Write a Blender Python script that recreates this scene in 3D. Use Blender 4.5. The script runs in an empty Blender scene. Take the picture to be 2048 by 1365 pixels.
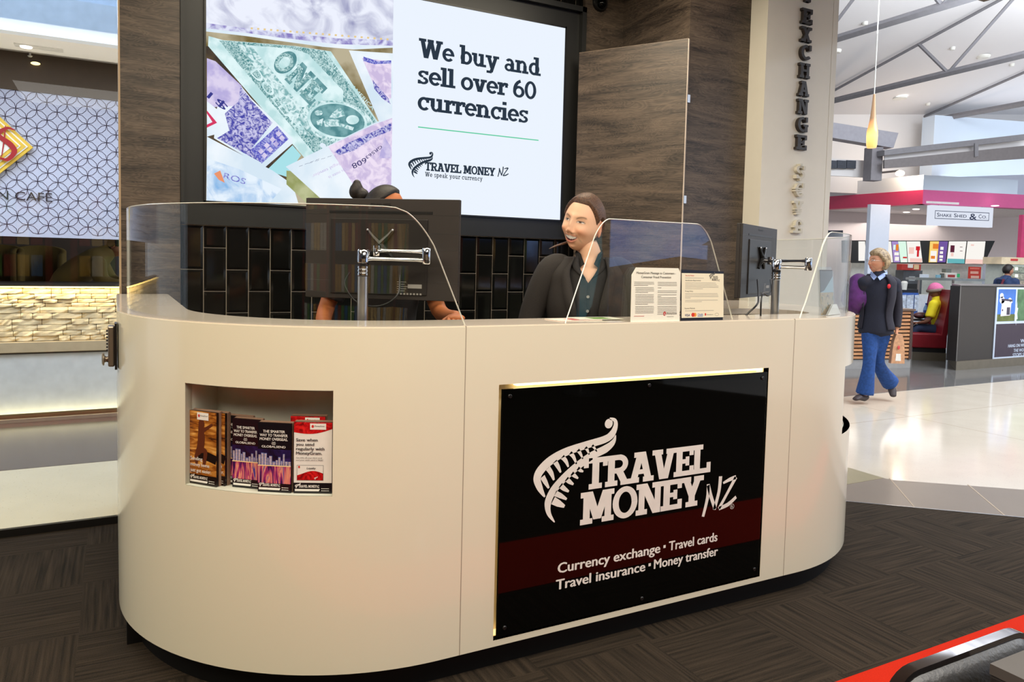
import bpy, bmesh, math, random
from mathutils import Vector as V, Matrix
R_ = math.radians
SC = bpy.context.scene
COL = bpy.context.collection
random.seed(7)

# ------------------------------------------------------------------ camera
F_, CX_, CY_, EYE = 1500.0, 1024.0, 610.0, 1.5
_y, _p, _r = R_(28.0), R_(3.38), R_(1.38)
_f = V((math.sin(_y)*math.cos(_p), math.cos(_y)*math.cos(_p), -math.sin(_p)))
_r0 = V((math.cos(_y), -math.sin(_y), 0)); _u0 = _r0.cross(_f)
_rt = _r0*math.cos(_r) + _u0*math.sin(_r)
_up = _u0*math.cos(_r) - _r0*math.sin(_r)
cd = bpy.data.cameras.new('camera'); cam = bpy.data.objects.new('camera', cd); COL.objects.link(cam)
cam.matrix_world = Matrix(((_rt.x, _up.x, -_f.x, 0), (_rt.y, _up.y, -_f.y, 0), (_rt.z, _up.z, -_f.z, EYE), (0, 0, 0, 1)))
cd.sensor_width = 36; cd.lens = F_/2048*36; cd.shift_y = (CY_-682.5)/2048; cd.clip_start = 0.05; cd.clip_end = 200
SC.camera = cam

def ray(x, y): return _f + _rt*((x-CX_)/F_) - _up*((y-CY_)/F_)
def PD(x, y, D): return V((0, 0, EYE)) + ray(x, y)*D            # a pixel measured in the photo, at a distance
def PX(x, y, ax, val):                                          # the same, on an axis-aligned plane of the place
    d = ray(x, y); o = V((0, 0, EYE)); return o + d*((val-o[ax])/d[ax])

# ------------------------------------------------------------------ view, world, lights
SC.view_settings.view_transform = 'Standard'; SC.view_settings.look = 'None'
SC.view_settings.exposure = 0.0; SC.view_settings.gamma = 1.0; SC.view_settings.use_curve_mapping = False
SC.cycles.use_denoising = True
SC.cycles.max_bounces = 8; SC.cycles.transparent_max_bounces = 16; SC.cycles.sample_clamp_indirect = 6.0
SC.cycles.caustics_reflective = False; SC.cycles.caustics_refractive = False
w = bpy.data.worlds.new('world'); SC.world = w; w.use_nodes = True
bg = w.node_tree.nodes['Background']; bg.inputs[0].default_value = (0.80, 0.88, 1.0, 1); bg.inputs[1].default_value = 0.95

def area(name, loc, rot, sx, sy, power, col, spread=180):
    l = bpy.data.lights.new(name, 'AREA'); l.shape = 'RECTANGLE'; l.size = sx; l.size_y = sy
    l.energy = power; l.color = col; l.spread = R_(spread)
    o = bpy.data.objects.new(name, l); COL.objects.link(o); o.location = loc; o.rotation_euler = rot; return o
WARM = (1.0, 0.895, 0.70); NEUT = (1.0, 0.95, 0.88); COOL = (0.86, 0.93, 1.0)
area('shop_light', (0.2, 0.6, 3.5), (0, 0, 0), 2.6, 1.2, 88, WARM)
area('shop_light', (2.7, 0.3, 3.5), (0, 0, 0), 2.6, 1.2, 100, NEUT)
area('shop_light', (-2.3, 1.6, 3.5), (0, R_(-12), 0), 1.6, 2.2, 150, WARM)  # added lamp to brighten the left side of the counter
area('booth_light', (1.7, 3.4, 3.5), (0, 0, 0), 2.6, 0.8, 62, WARM)
area('mall_fill_light', (10.5, 2.2, 6.4), (R_(18), R_(6), 0), 8, 5, 1050, COOL)  # added fill lamp below the closed roof, which has no skylight opening
area('ceiling_fill_light', (12.0, 3.5, 4.3), (R_(180), 0, 0), 9, 6, 900, COOL)  # added lamp facing up, only to brighten the mall ceiling
area('ceiling_fill_light', (19.5, 9.5, 4.2), (R_(165), 0, 0), 4, 4, 70, COOL)  # second added upward lamp, with no fitting modelled
area('food_court_light', (18.2, 12.6, 2.75), (0, 0, 0), 4, 2, 62, NEUT)
area('bulkhead_fill_light', (-1.8, 5.5, 4.75), (R_(40), 0, 0), 4, .8, 60, (.80, .90, 1.0))  # added lamp to brighten the bulkhead, hung under a closed ceiling
area('cafe_light', (-1.2, 6.0, 3.25), (0, 0, 0), 3.5, 1.6, 75, (0.88, 0.92, 1.0))
area('store_light', (1.0, -1.8, 3.4), (0, 0, 0), 4, 1.4, 40, NEUT)

# ------------------------------------------------------------------ materials
def lin(c):
    return tuple(((x/12.92) if x <= 0.04045 else ((x+0.055)/1.055)**2.4) for x in [k/255 for k in c])
def nt(name):
    m = bpy.data.materials.new(name); m.use_nodes = True; t = m.node_tree
    return m, t, t.nodes['Principled BSDF']
def node(t, typ, **k):
    n = t.nodes.new(typ)
    for a, b in k.items(): setattr(n, a, b)
    return n
_mc = {}
def mat(c, rough=0.5, metal=0.0, spec=0.5, emit=0, var=0.06, scale=14, coat=0, bump=0, name=None, stretch=None):
    key = (tuple(c), rough, metal, spec, emit, var, scale, coat, bump, stretch)
    if key in _mc: return _mc[key]
    m, t, b = nt(name or 'paint'); L = t.links.new; c = lin(c)
    tc = node(t, 'ShaderNodeTexCoord'); nz = node(t, 'ShaderNodeTexNoise'); nz.inputs['Scale'].default_value = scale
    nz.inputs['Detail'].default_value = 4
    src = tc.outputs['Object']
    if stretch:
        mp = node(t, 'ShaderNodeMapping'); mp.inputs['Scale'].default_value = stretch; L(src, mp.inputs[0]); src = mp.outputs[0]
    L(src, nz.inputs['Vector'])
    rp = node(t, 'ShaderNodeValToRGB'); rp.color_ramp.elements[0].position = 0.3; rp.color_ramp.elements[1].position = 0.7
    rp.color_ramp.elements[0].color = tuple(x*(1-var) for x in c)+(1,); rp.color_ramp.elements[1].color = tuple(min(1, x*(1+var)) for x in c)+(1,)
    L(nz.outputs['Fac'], rp.inputs['Fac']); L(rp.outputs[0], b.inputs['Base Color'])
    b.inputs['Roughness'].default_value = rough; b.inputs['Metallic'].default_value = metal
    b.inputs['Specular IOR Level'].default_value = spec; b.inputs['Coat Weight'].default_value = coat; b.inputs['Coat Roughness'].default_value = 0.04
    if emit: L(rp.outputs[0], b.inputs['Emission Color']); b.inputs['Emission Strength'].default_value = emit
    if bump:
        bp = node(t, 'ShaderNodeBump'); bp.inputs['Strength'].default_value = bump; bp.inputs['Distance'].default_value = 0.01
        L(nz.outputs['Fac'], bp.inputs['Height']); L(bp.outputs[0], b.inputs['Normal'])
    _mc[key] = m; return m
def emis(c, s=1.0, c2=None, scale=10, dist=0.0, lo=0.4, hi=0.6, detail=5, stretch=None, wave=False):
    m = bpy.data.materials.new('self_lit_surface'); m.use_nodes = True; t = m.node_tree; t.nodes.clear(); L = t.links.new
    o = node(t, 'ShaderNodeOutputMaterial'); e = node(t, 'ShaderNodeEmission'); e.inputs[1].default_value = s; L(e.outputs[0], o.inputs[0])
    e.inputs[0].default_value = lin(c)+(1,)
    if c2:
        tc = node(t, 'ShaderNodeTexCoord'); mp = node(t, 'ShaderNodeMapping'); L(tc.outputs['Object'], mp.inputs[0])
        if stretch: mp.inputs['Scale'].default_value = stretch
        if wave:
            nz = node(t, 'ShaderNodeTexWave'); nz.inputs['Distortion'].default_value = dist or 4; nz.inputs['Detail'].default_value = 3
        else:
            nz = node(t, 'ShaderNodeTexNoise'); nz.inputs['Detail'].default_value = detail; nz.inputs['Distortion'].default_value = dist
        nz.inputs['Scale'].default_value = scale; L(mp.outputs[0], nz.inputs['Vector'])
        rp = node(t, 'ShaderNodeValToRGB'); rp.color_ramp.elements[0].position = lo; rp.color_ramp.elements[1].position = hi
        rp.color_ramp.elements[0].color = lin(c)+(1,); rp.color_ramp.elements[1].color = lin(c2)+(1,)
        L(nz.outputs[0], rp.inputs[0]); L(rp.outputs[0], e.inputs[0])
    return m
def laminate(name, dark, light, axis='X', rough=0.38, seed=0.0):
    """woodgrain laminate, grain along world X or Y"""
    m, t, b = nt(name); L = t.links.new
    g = node(t, 'ShaderNodeNewGeometry'); mp = node(t, 'ShaderNodeMapping'); L(g.outputs['Position'], mp.inputs[0])
    mp.inputs['Scale'].default_value = (1, 1, 7.0); mp.inputs['Location'].default_value = (seed, seed*1.7, seed*.6)
    n1 = node(t, 'ShaderNodeTexNoise'); n1.inputs['Scale'].default_value = 1.5; n1.inputs['Detail'].default_value = 7; n1.inputs['Distortion'].default_value = 1.1; n1.inputs['Roughness'].default_value = .62
    L(mp.outputs[0], n1.inputs['Vector'])
    mp2 = node(t, 'ShaderNodeMapping'); L(g.outputs['Position'], mp2.inputs[0]); mp2.inputs['Scale'].default_value = (4, 4, 130)
    n2 = node(t, 'ShaderNodeTexNoise'); n2.inputs['Scale'].default_value = 1.4; n2.inputs['Detail'].default_value = 5; n2.inputs['Distortion'].default_value = .4
    L(mp2.outputs[0], n2.inputs['Vector'])
    mp3 = node(t, 'ShaderNodeMapping'); L(g.outputs['Position'], mp3.inputs[0]); mp3.inputs['Scale'].default_value = (1.3, 1.3, 6); mp3.inputs['Location'].default_value = (seed, 3, 1)
    wv = node(t, 'ShaderNodeTexNoise'); wv.inputs['Scale'].default_value = 2.2; wv.inputs['Detail'].default_value = 1.5; wv.inputs['Distortion'].default_value = 2.0
    L(mp3.outputs[0], wv.inputs['Vector'])
    ml = node(t, 'ShaderNodeMath', operation='MULTIPLY'); L(wv.outputs[0], ml.inputs[0]); ml.inputs[1].default_value = 26
    fr = node(t, 'ShaderNodeMath', operation='PINGPONG'); L(ml.outputs[0], fr.inputs[0]); fr.inputs[1].default_value = 1
    a1 = node(t, 'ShaderNodeMath', operation='MULTIPLY_ADD'); L(n2.outputs[0], a1.inputs[0]); a1.inputs[1].default_value = .42; L(n1.outputs[0], a1.inputs[2])
    a2 = node(t, 'ShaderNodeMath', operation='MULTIPLY_ADD'); L(fr.outputs[0], a2.inputs[0]); a2.inputs[1].default_value = .16; L(a1.outputs[0], a2.inputs[2])
    rp = node(t, 'ShaderNodeValToRGB'); rp.color_ramp.elements[0].position = .60; rp.color_ramp.elements[1].position = 1.0
    rp.color_ramp.elements[0].color = lin(dark)+(1,); rp.color_ramp.elements[1].color = lin(light)+(1,)
    L(a2.outputs[0], rp.inputs[0]); L(rp.outputs[0], b.inputs['Base Color']); b.inputs['Roughness'].default_value = rough
    bp = node(t, 'ShaderNodeBump'); bp.inputs['Strength'].default_value = .15; bp.inputs['Distance'].default_value = .004; L(n2.outputs[0], bp.inputs['Height']); L(bp.outputs[0], b.inputs['Normal'])
    return m
def carpet(name, c1, c2):
    m, t, b = nt(name); L = t.links.new
    g = node(t, 'ShaderNodeNewGeometry'); P = g.outputs['Position']
    def streak(sc, s):
        mp = node(t, 'ShaderNodeMapping'); mp.inputs['Scale'].default_value = sc; L(P, mp.inputs[0])
        n = node(t, 'ShaderNodeTexNoise'); n.inputs['Scale'].default_value = s; n.inputs['Detail'].default_value = 3; L(mp.outputs[0], n.inputs['Vector']); return n
    nx, ny = streak((2.0, 60, 1), 1.2), streak((60, 2.0, 1), 1.2)
    ck = node(t, 'ShaderNodeTexChecker'); ck.inputs['Scale'].default_value = 2.0; L(P, ck.inputs['Vector'])
    mpc = node(t, 'ShaderNodeMapping'); mpc.inputs['Scale'].default_value = (1, 1, 0); mpc.inputs['Location'].default_value = (0.13, .21, .25); L(P, mpc.inputs[0]); L(mpc.outputs[0], ck.inputs['Vector'])
    mx = node(t, 'ShaderNodeMix', data_type='FLOAT'); L(ck.outputs['Fac'], mx.inputs[0]); L(nx.outputs[0], mx.inputs[2]); L(ny.outputs[0], mx.inputs[3])
    fz = streak((1, 1, 1), 260)
    ad = node(t, 'ShaderNodeMath', operation='MULTIPLY_ADD'); L(fz.outputs[0], ad.inputs[0]); ad.inputs[1].default_value = .45; L(mx.outputs[0], ad.inputs[2])
    rp = node(t, 'ShaderNodeValToRGB'); rp.color_ramp.elements[0].position = .50; rp.color_ramp.elements[1].position = .98
    rp.color_ramp.elements[0].color = lin(c1)+(1,); rp.color_ramp.elements[1].color = lin(c2)+(1,); L(ad.outputs[0], rp.inputs[0]); L(rp.outputs[0], b.inputs['Base Color'])
    b.inputs['Roughness'].default_value = .95; b.inputs['Specular IOR Level'].default_value = .15
    bp = node(t, 'ShaderNodeBump'); bp.inputs['Strength'].default_value = .8; bp.inputs['Distance'].default_value = .006; L(ad.outputs[0], bp.inputs['Height']); L(bp.outputs[0], b.inputs['Normal'])
    return m
def terrazzo(name, base, chip, rough=.12, scale=60, joint=None):
    m, t, b = nt(name); L = t.links.new
    g = node(t, 'ShaderNodeNewGeometry'); v = node(t, 'ShaderNodeTexVoronoi'); v.inputs['Scale'].default_value = scale; L(g.outputs['Position'], v.inputs['Vector'])
    n = node(t, 'ShaderNodeTexNoise'); n.inputs['Scale'].default_value = 3; n.inputs['Detail'].default_value = 8; L(g.outputs['Position'], n.inputs['Vector'])
    rp = node(t, 'ShaderNodeValToRGB'); rp.color_ramp.elements[0].position = .06; rp.color_ramp.elements[1].position = .12
    rp.color_ramp.elements[0].color = lin(chip)+(1,); rp.color_ramp.elements[1].color = lin(base)+(1,); L(v.outputs['Distance'], rp.inputs[0])
    mx = node(t, 'ShaderNodeMix', data_type='RGBA'); mx.blend_type = 'MULTIPLY'; mx.inputs[0].default_value = .18; L(rp.outputs[0], mx.inputs[6]); L(n.outputs['Fac'], mx.inputs[7])
    out = mx.outputs[2]
    if joint:
        br = node(t, 'ShaderNodeTexBrick'); br.offset = 0; br.inputs['Scale'].default_value = 1; br.inputs['Mortar Size'].default_value = .004
        br.inputs['Brick Width'].default_value = joint; br.inputs['Row Height'].default_value = joint
        br.inputs['Color1'].default_value = br.inputs['Color2'].default_value = (1, 1, 1, 1); br.inputs['Mortar'].default_value = (.55, .5, .45, 1)
        L(g.outputs['Position'], br.inputs['Vector'])
        m2 = node(t, 'ShaderNodeMix', data_type='RGBA'); m2.blend_type = 'MULTIPLY'; m2.inputs[0].default_value = 1; L(out, m2.inputs[6]); L(br.outputs['Color'], m2.inputs[7]); out = m2.outputs[2]
    L(out, b.inputs['Base Color']); b.inputs['Roughness'].default_value = rough
    return m
def clear(name, tint=(1, 1, 1), ior=1.49, boost=1.0, rough=0.0):
    m = bpy.data.materials.new(name); m.use_nodes = True; t = m.node_tree; t.nodes.clear(); L = t.links.new
    o = node(t, 'ShaderNodeOutputMaterial'); mx = node(t, 'ShaderNodeMixShader'); tr = node(t, 'ShaderNodeBsdfTransparent'); gl = node(t, 'ShaderNodeBsdfGlossy')
    tr.inputs[0].default_value = tint+(1,); gl.inputs['Roughness'].default_value = rough
    g = node(t, 'ShaderNodeNewGeometry'); dt = node(t, 'ShaderNodeVectorMath', operation='DOT_PRODUCT'); L(g.outputs['Normal'], dt.inputs[0]); L(g.outputs['Incoming'], dt.inputs[1])
    ab = node(t, 'ShaderNodeMath', operation='ABSOLUTE'); L(dt.outputs['Value'], ab.inputs[0]); su = node(t, 'ShaderNodeMath', operation='SUBTRACT'); su.inputs[0].default_value = 1; L(ab.outputs[0], su.inputs[1]); su.use_clamp = True
    pw_ = node(t, 'ShaderNodeMath', operation='POWER'); L(su.outputs[0], pw_.inputs[0]); pw_.inputs[1].default_value = 5
    ml = node(t, 'ShaderNodeMath', operation='MULTIPLY_ADD'); ml.use_clamp = True; f0 = ((ior-1)/(ior+1))**2*boost; L(pw_.outputs[0], ml.inputs[0]); ml.inputs[1].default_value = (1-f0)*.8; ml.inputs[2].default_value = f0
    L(ml.outputs[0], mx.inputs[0]); L(tr.outputs[0], mx.inputs[1]); L(gl.outputs[0], mx.inputs[2]); L(mx.outputs[0], o.inputs[0]); return m

GLOSSWHITE = mat((230, 223, 200), .14, spec=.5, var=.01, scale=2, name='gloss_white_laminate')
M_TOP = mat((226, 212, 196), .09, var=.015, scale=3, name='gloss_worktop')
BLACK = mat((14, 13, 12), .45, name='black'); KICK = mat((6, 6, 6), .5, name='kick_black')
GBLACK = mat((5, 5, 4), .03, spec=.22, var=.02, name='black_acrylic')
WHITE = mat((232, 230, 222), .45, name='white_vinyl')
WOOD = laminate('dark_woodgrain', (44, 36, 30), (104, 89, 75)); WOOD2 = laminate('dark_woodgrain_door', (46, 37, 30), (106, 89, 74), seed=3.1)
CARPET = carpet('charcoal_carpet', (30, 25, 19), (66, 55, 44)); RED = mat((192, 38, 14), .9, spec=.1, var=.12, scale=300, bump=.4, name='red_carpet')
TERR = terrazzo('white_terrazzo', (212, 200, 182), (150, 128, 104), joint=2.4)
TERRC = terrazzo('cafe_terrazzo', (225, 214, 188), (160, 138, 100), .25, 40)
GTILE = terrazzo('grey_tile', (128, 116, 104), (104, 94, 84), .35, 90, joint=None)
GTILE2 = terrazzo('dark_polished_tile', (112, 110, 108), (90, 88, 86), .10, 90, joint=.6)
ACRYL = clear('clear_acrylic', (.975, .985, .98), 1.49, 1.0); GLASS = clear('pane_glass', (.95, .97, .97), 1.5, .8)
EDGE = mat((236, 236, 226), .15, spec=.8, emit=.0, name='acrylic_edge')
CHROME = mat((225, 225, 228), .07, 1.0, var=.01, name='chrome'); ALU = mat((205, 205, 205), .3, 1.0, var=.02, stretch=(1, 1, 20), name='brushed_aluminium')
PLAST = mat((46, 40, 37), .42, name='dark_plastic'); PLAST2 = mat((20, 19, 19), .35, name='black_plastic')
STEEL = mat((128, 120, 116), .6, name='painted_steel')

# ------------------------------------------------------------------ mesh helpers
class MB:
    def __init__(s): s.v = []; s.f = []; s.m = []; s.X = None
    def add(s, vs, fs, m=0):
        n = len(s.v); s.v += [V(p) for p in vs]; s.f += [tuple(i+n for i in f) for f in fs]; s.m += [m]*len(fs); return s
    def box(s, a, b, m=0, M=None):
        x0, y0, z0 = a; x1, y1, z1 = b
        if x0 > x1: x0, x1 = x1, x0
        if y0 > y1: y0, y1 = y1, y0
        if z0 > z1: z0, z1 = z1, z0
        vs = [V((x, y, z)) for z in (z0, z1) for x, y in ((x0, y0), (x1, y0), (x1, y1), (x0, y1))]
        if M: vs = [M @ p for p in vs]
        return s.add(vs, [(3, 2, 1, 0), (4, 5, 6, 7), (0, 1, 5, 4), (1, 2, 6, 5), (2, 3, 7, 6), (3, 0, 4, 7)], m)
    def prism(s, poly, ex, m=0, cap2=True):
        """poly: 3D points; ex: extrusion vector"""
        n = len(poly); poly = [V(p) for p in poly]; ex = V(ex)
        vs = poly + [p+ex for p in poly]
        fs = [tuple(range(n))] + ([tuple(reversed(range(n, 2*n)))] if cap2 else []) + [(i, i+n, (i+1) % n+n, (i+1) % n) for i in range(n)]
        return s.add(vs, fs, m)
    def face(s, poly, m=0): return s.add(poly, [tuple(range(len(poly)))], m)
    def tube(s, pts, r, n=10, m=0, cap=True):
        return s.sweep([V(p) for p in pts], [(r, r)]*len(pts) if not isinstance(r, (list, tuple)) else [(q, q) if not isinstance(q, tuple) else q for q in r], n=n, m=m, cap=cap)
    def sweep(s, pts, rads, side=None, n=14, m=0, cap=True, round_=False):
        pts = [V(p) for p in pts]; k = len(pts); T = []
        for i in range(k):
            a = pts[max(0, i-1)]; b = pts[min(k-1, i+1)]; t = (b-a); T.append(t.normalized() if t.length > 1e-9 else V((0, 0, 1)))
        sd = V(side) if side is not None else (V((0, 0, 1)).cross(T[0]) if abs(T[0].z) < .9 else V((1, 0, 0)))
        if round_:
            (ra, rb) = rads[0]; q = min(ra, rb)
            pre = [(pts[0]-T[0]*q*.85, .35), (pts[0]-T[0]*q*.55, .8)]; post = [(pts[-1]+T[-1]*min(rads[-1])*.55, .8), (pts[-1]+T[-1]*min(rads[-1])*.85, .35)]
            r0, r1 = rads[0], rads[-1]
            pts = [p for p, _ in pre]+pts+[p for p, _ in post]; T = [T[0]]*2+T+[T[-1]]*2
            rads = [(r0[0]*c, r0[1]*c) for _, c in pre]+list(rads)+[(r1[0]*c, r1[1]*c) for _, c in post]; k += 4
        vs = []
        for i in range(k):
            t = T[i]; a = (sd - t*sd.dot(t))
            if a.length < 1e-6: a = t.orthogonal()
            a.normalize(); b = t.cross(a)
            if side is None: sd = a
            ra, rb = rads[i]
            for j in range(n):
                c = 2*math.pi*j/n; vs.append(pts[i]+a*math.cos(c)*ra+b*math.sin(c)*rb)
        fs = [(i*n+j, i*n+(j+1) % n, (i+1)*n+(j+1) % n, (i+1)*n+j) for i in range(k-1) for j in range(n)]
        if cap: fs += [tuple(reversed(range(n))), tuple((k-1)*n+j for j in range(n))]
        return s.add(vs, fs, m)
    def lathe(s, c, prof, n=32, m=0, M=None):
        """prof: (r, z) pairs around a vertical axis at c"""
        c = V(c); vs = []
        for r, z in prof:
            for j in range(n):
                a = 2*math.pi*j/n; p = V((r*math.cos(a), r*math.sin(a), z)); vs.append(c+(M @ p if M else p))
        k = len(prof); fs = [(i*n+j, i*n+(j+1) % n, (i+1)*n+(j+1) % n, (i+1)*n+j) for i in range(k-1) for j in range(n)]
        if prof[0][0] > 1e-6: fs.append(tuple(reversed(range(n))))
        if prof[-1][0] > 1e-6: fs.append(tuple((k-1)*n+j for j in range(n)))
        return s.add(vs, fs, m)
    def ball(s, c, r, m=0, n=16, k=10, M=None):
        r = (r, r, r) if not isinstance(r, (tuple, list)) else r
        vs = []; c = V(c)
        for i in range(k+1):
            ph = -math.pi/2+math.pi*i/k
            for j in range(n):
                a = 2*math.pi*j/n; p = V((r[0]*math.cos(ph)*math.cos(a), r[1]*math.cos(ph)*math.sin(a), r[2]*math.sin(ph))); vs.append(c+(M @ p if M else p))
        fs = [(i*n+j, i*n+(j+1) % n, (i+1)*n+(j+1) % n, (i+1)*n+j) for i in range(k) for j in range(n)]
        return s.add(vs, fs, m)
    def build(s, name, mats, parent=None, smooth=False, bevel=0, base=None, ang=40):
        if not isinstance(mats, (list, tuple)): mats = [mats]
        if parent is not None: o0 = V(parent['_w']) if '_w' in parent else V((0, 0, 0))
        elif base is not None: o0 = V(base)
        else:
            xs = [p.x for p in s.v]; ys = [p.y for p in s.v]; zs = [p.z for p in s.v]
            o0 = V(((min(xs)+max(xs))/2, (min(ys)+max(ys))/2, min(zs)))
        me = bpy.data.meshes.new(name); me.from_pydata([tuple(p-o0) for p in s.v], [], s.f)
        for mm in mats: me.materials.append(mm)
        me.polygons.foreach_set('material_index', s.m); me.validate(); me.update()
        b = bmesh.new(); b.from_mesh(me); bmesh.ops.remove_doubles(b, verts=b.verts, dist=1e-6)
        bmesh.ops.recalc_face_normals(b, faces=b.faces); b.to_mesh(me); b.free()
        if smooth:
            me.polygons.foreach_set('use_smooth', [True]*len(me.polygons))
            if ang < 180: me.set_sharp_from_angle(angle=R_(ang))
        o = bpy.data.objects.new(name, me); COL.objects.link(o)
        if parent is not None: o.parent = parent; o['_w'] = tuple(o0)
        else: o.location = o0; o['_w'] = tuple(o0)
        if bevel:
            bv = o.modifiers.new('bevel', 'BEVEL'); bv.width = bevel; bv.segments = 2; bv.limit_method = 'ANGLE'; bv.angle_limit = R_(40)
        return o
def tag(o, label=None, cat=None, group=None, kind=None):
    if label: o['label'] = label
    if cat: o['category'] = cat
    if group: o['group'] = group
    if kind: o['kind'] = kind
    return o
def thing(name, loc, label, cat, group=None):
    o = bpy.data.objects.new(name, None); COL.objects.link(o); o.location = loc; o['_w'] = tuple(loc); o.empty_display_size = .1
    return tag(o, label, cat, group)
def S(name, mb, mats, parent=None, **k):
    o = mb.build(name, mats, parent, **k)
    if parent is None: o['kind'] = 'structure'
    return o
def frame(o, ex, ey):
    o, ex, ey = V(o), V(ex).normalized(), V(ey).normalized(); en = ex.cross(ey)
    return Matrix(((ex.x, ey.x, en.x, o.x), (ex.y, ey.y, en.y, o.y), (ex.z, ey.z, en.z, o.z), (0, 0, 0, 1)))
def arc2(cx, cy, r, a0, a1, n=16):
    return [(cx+r*math.cos(R_(a0+(a1-a0)*i/n)), cy+r*math.sin(R_(a0+(a1-a0)*i/n))) for i in range(n+1)]

# ------------------------------------------------------------------ lettering
def text_raw(s, bold=0.0, shear=0.0, space=1.0):
    c = bpy.data.curves.new('t', 'FONT'); c.body = s; c.size = 1; c.offset = bold; c.shear = shear; c.space_character = space; c.resolution_u = 3
    o = bpy.data.objects.new('t', c); COL.objects.link(o)
    dg = bpy.context.evaluated_depsgraph_get(); me = bpy.data.meshes.new_from_object(o.evaluated_get(dg))
    vs = [v.co.copy() for v in me.vertices]; fs = [tuple(p.vertices) for p in me.polygons]
    bpy.data.objects.remove(o); bpy.data.curves.remove(c); bpy.data.meshes.remove(me)
    return vs, fs
def text(mb, F, s, x0, x1, base, cap, m=0, w=0.001, bold=0.0, shear=0.0, center=False, slant=0.0):
    """flat lettering on frame F from x0 to x1 (x1 None: natural width), capital height cap"""
    vs, fs = text_raw(s, 0.0, shear)
    if not vs: return
    xa, xb = min(p.x for p in vs), max(p.x for p in vs); k = cap/0.73
    kx = (x1-x0)/(xb-xa) if x1 is not None else k
    g = bold*.8; sh = [(0, 0)] if not bold else [(-g, 0), (g, 0), (0, g*.5), (0, -g*.5)]+([(-g*.5, 0), (g*.5, 0)] if bold > .025 else [])
    for i, (a, b) in enumerate(sh): mb.add([F @ V((x0+(p.x-xa+a)*kx, base+(p.y+b)*k+slant*(p.x-xa)*kx, w+.00002*i)) for p in vs], fs, m)

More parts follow.
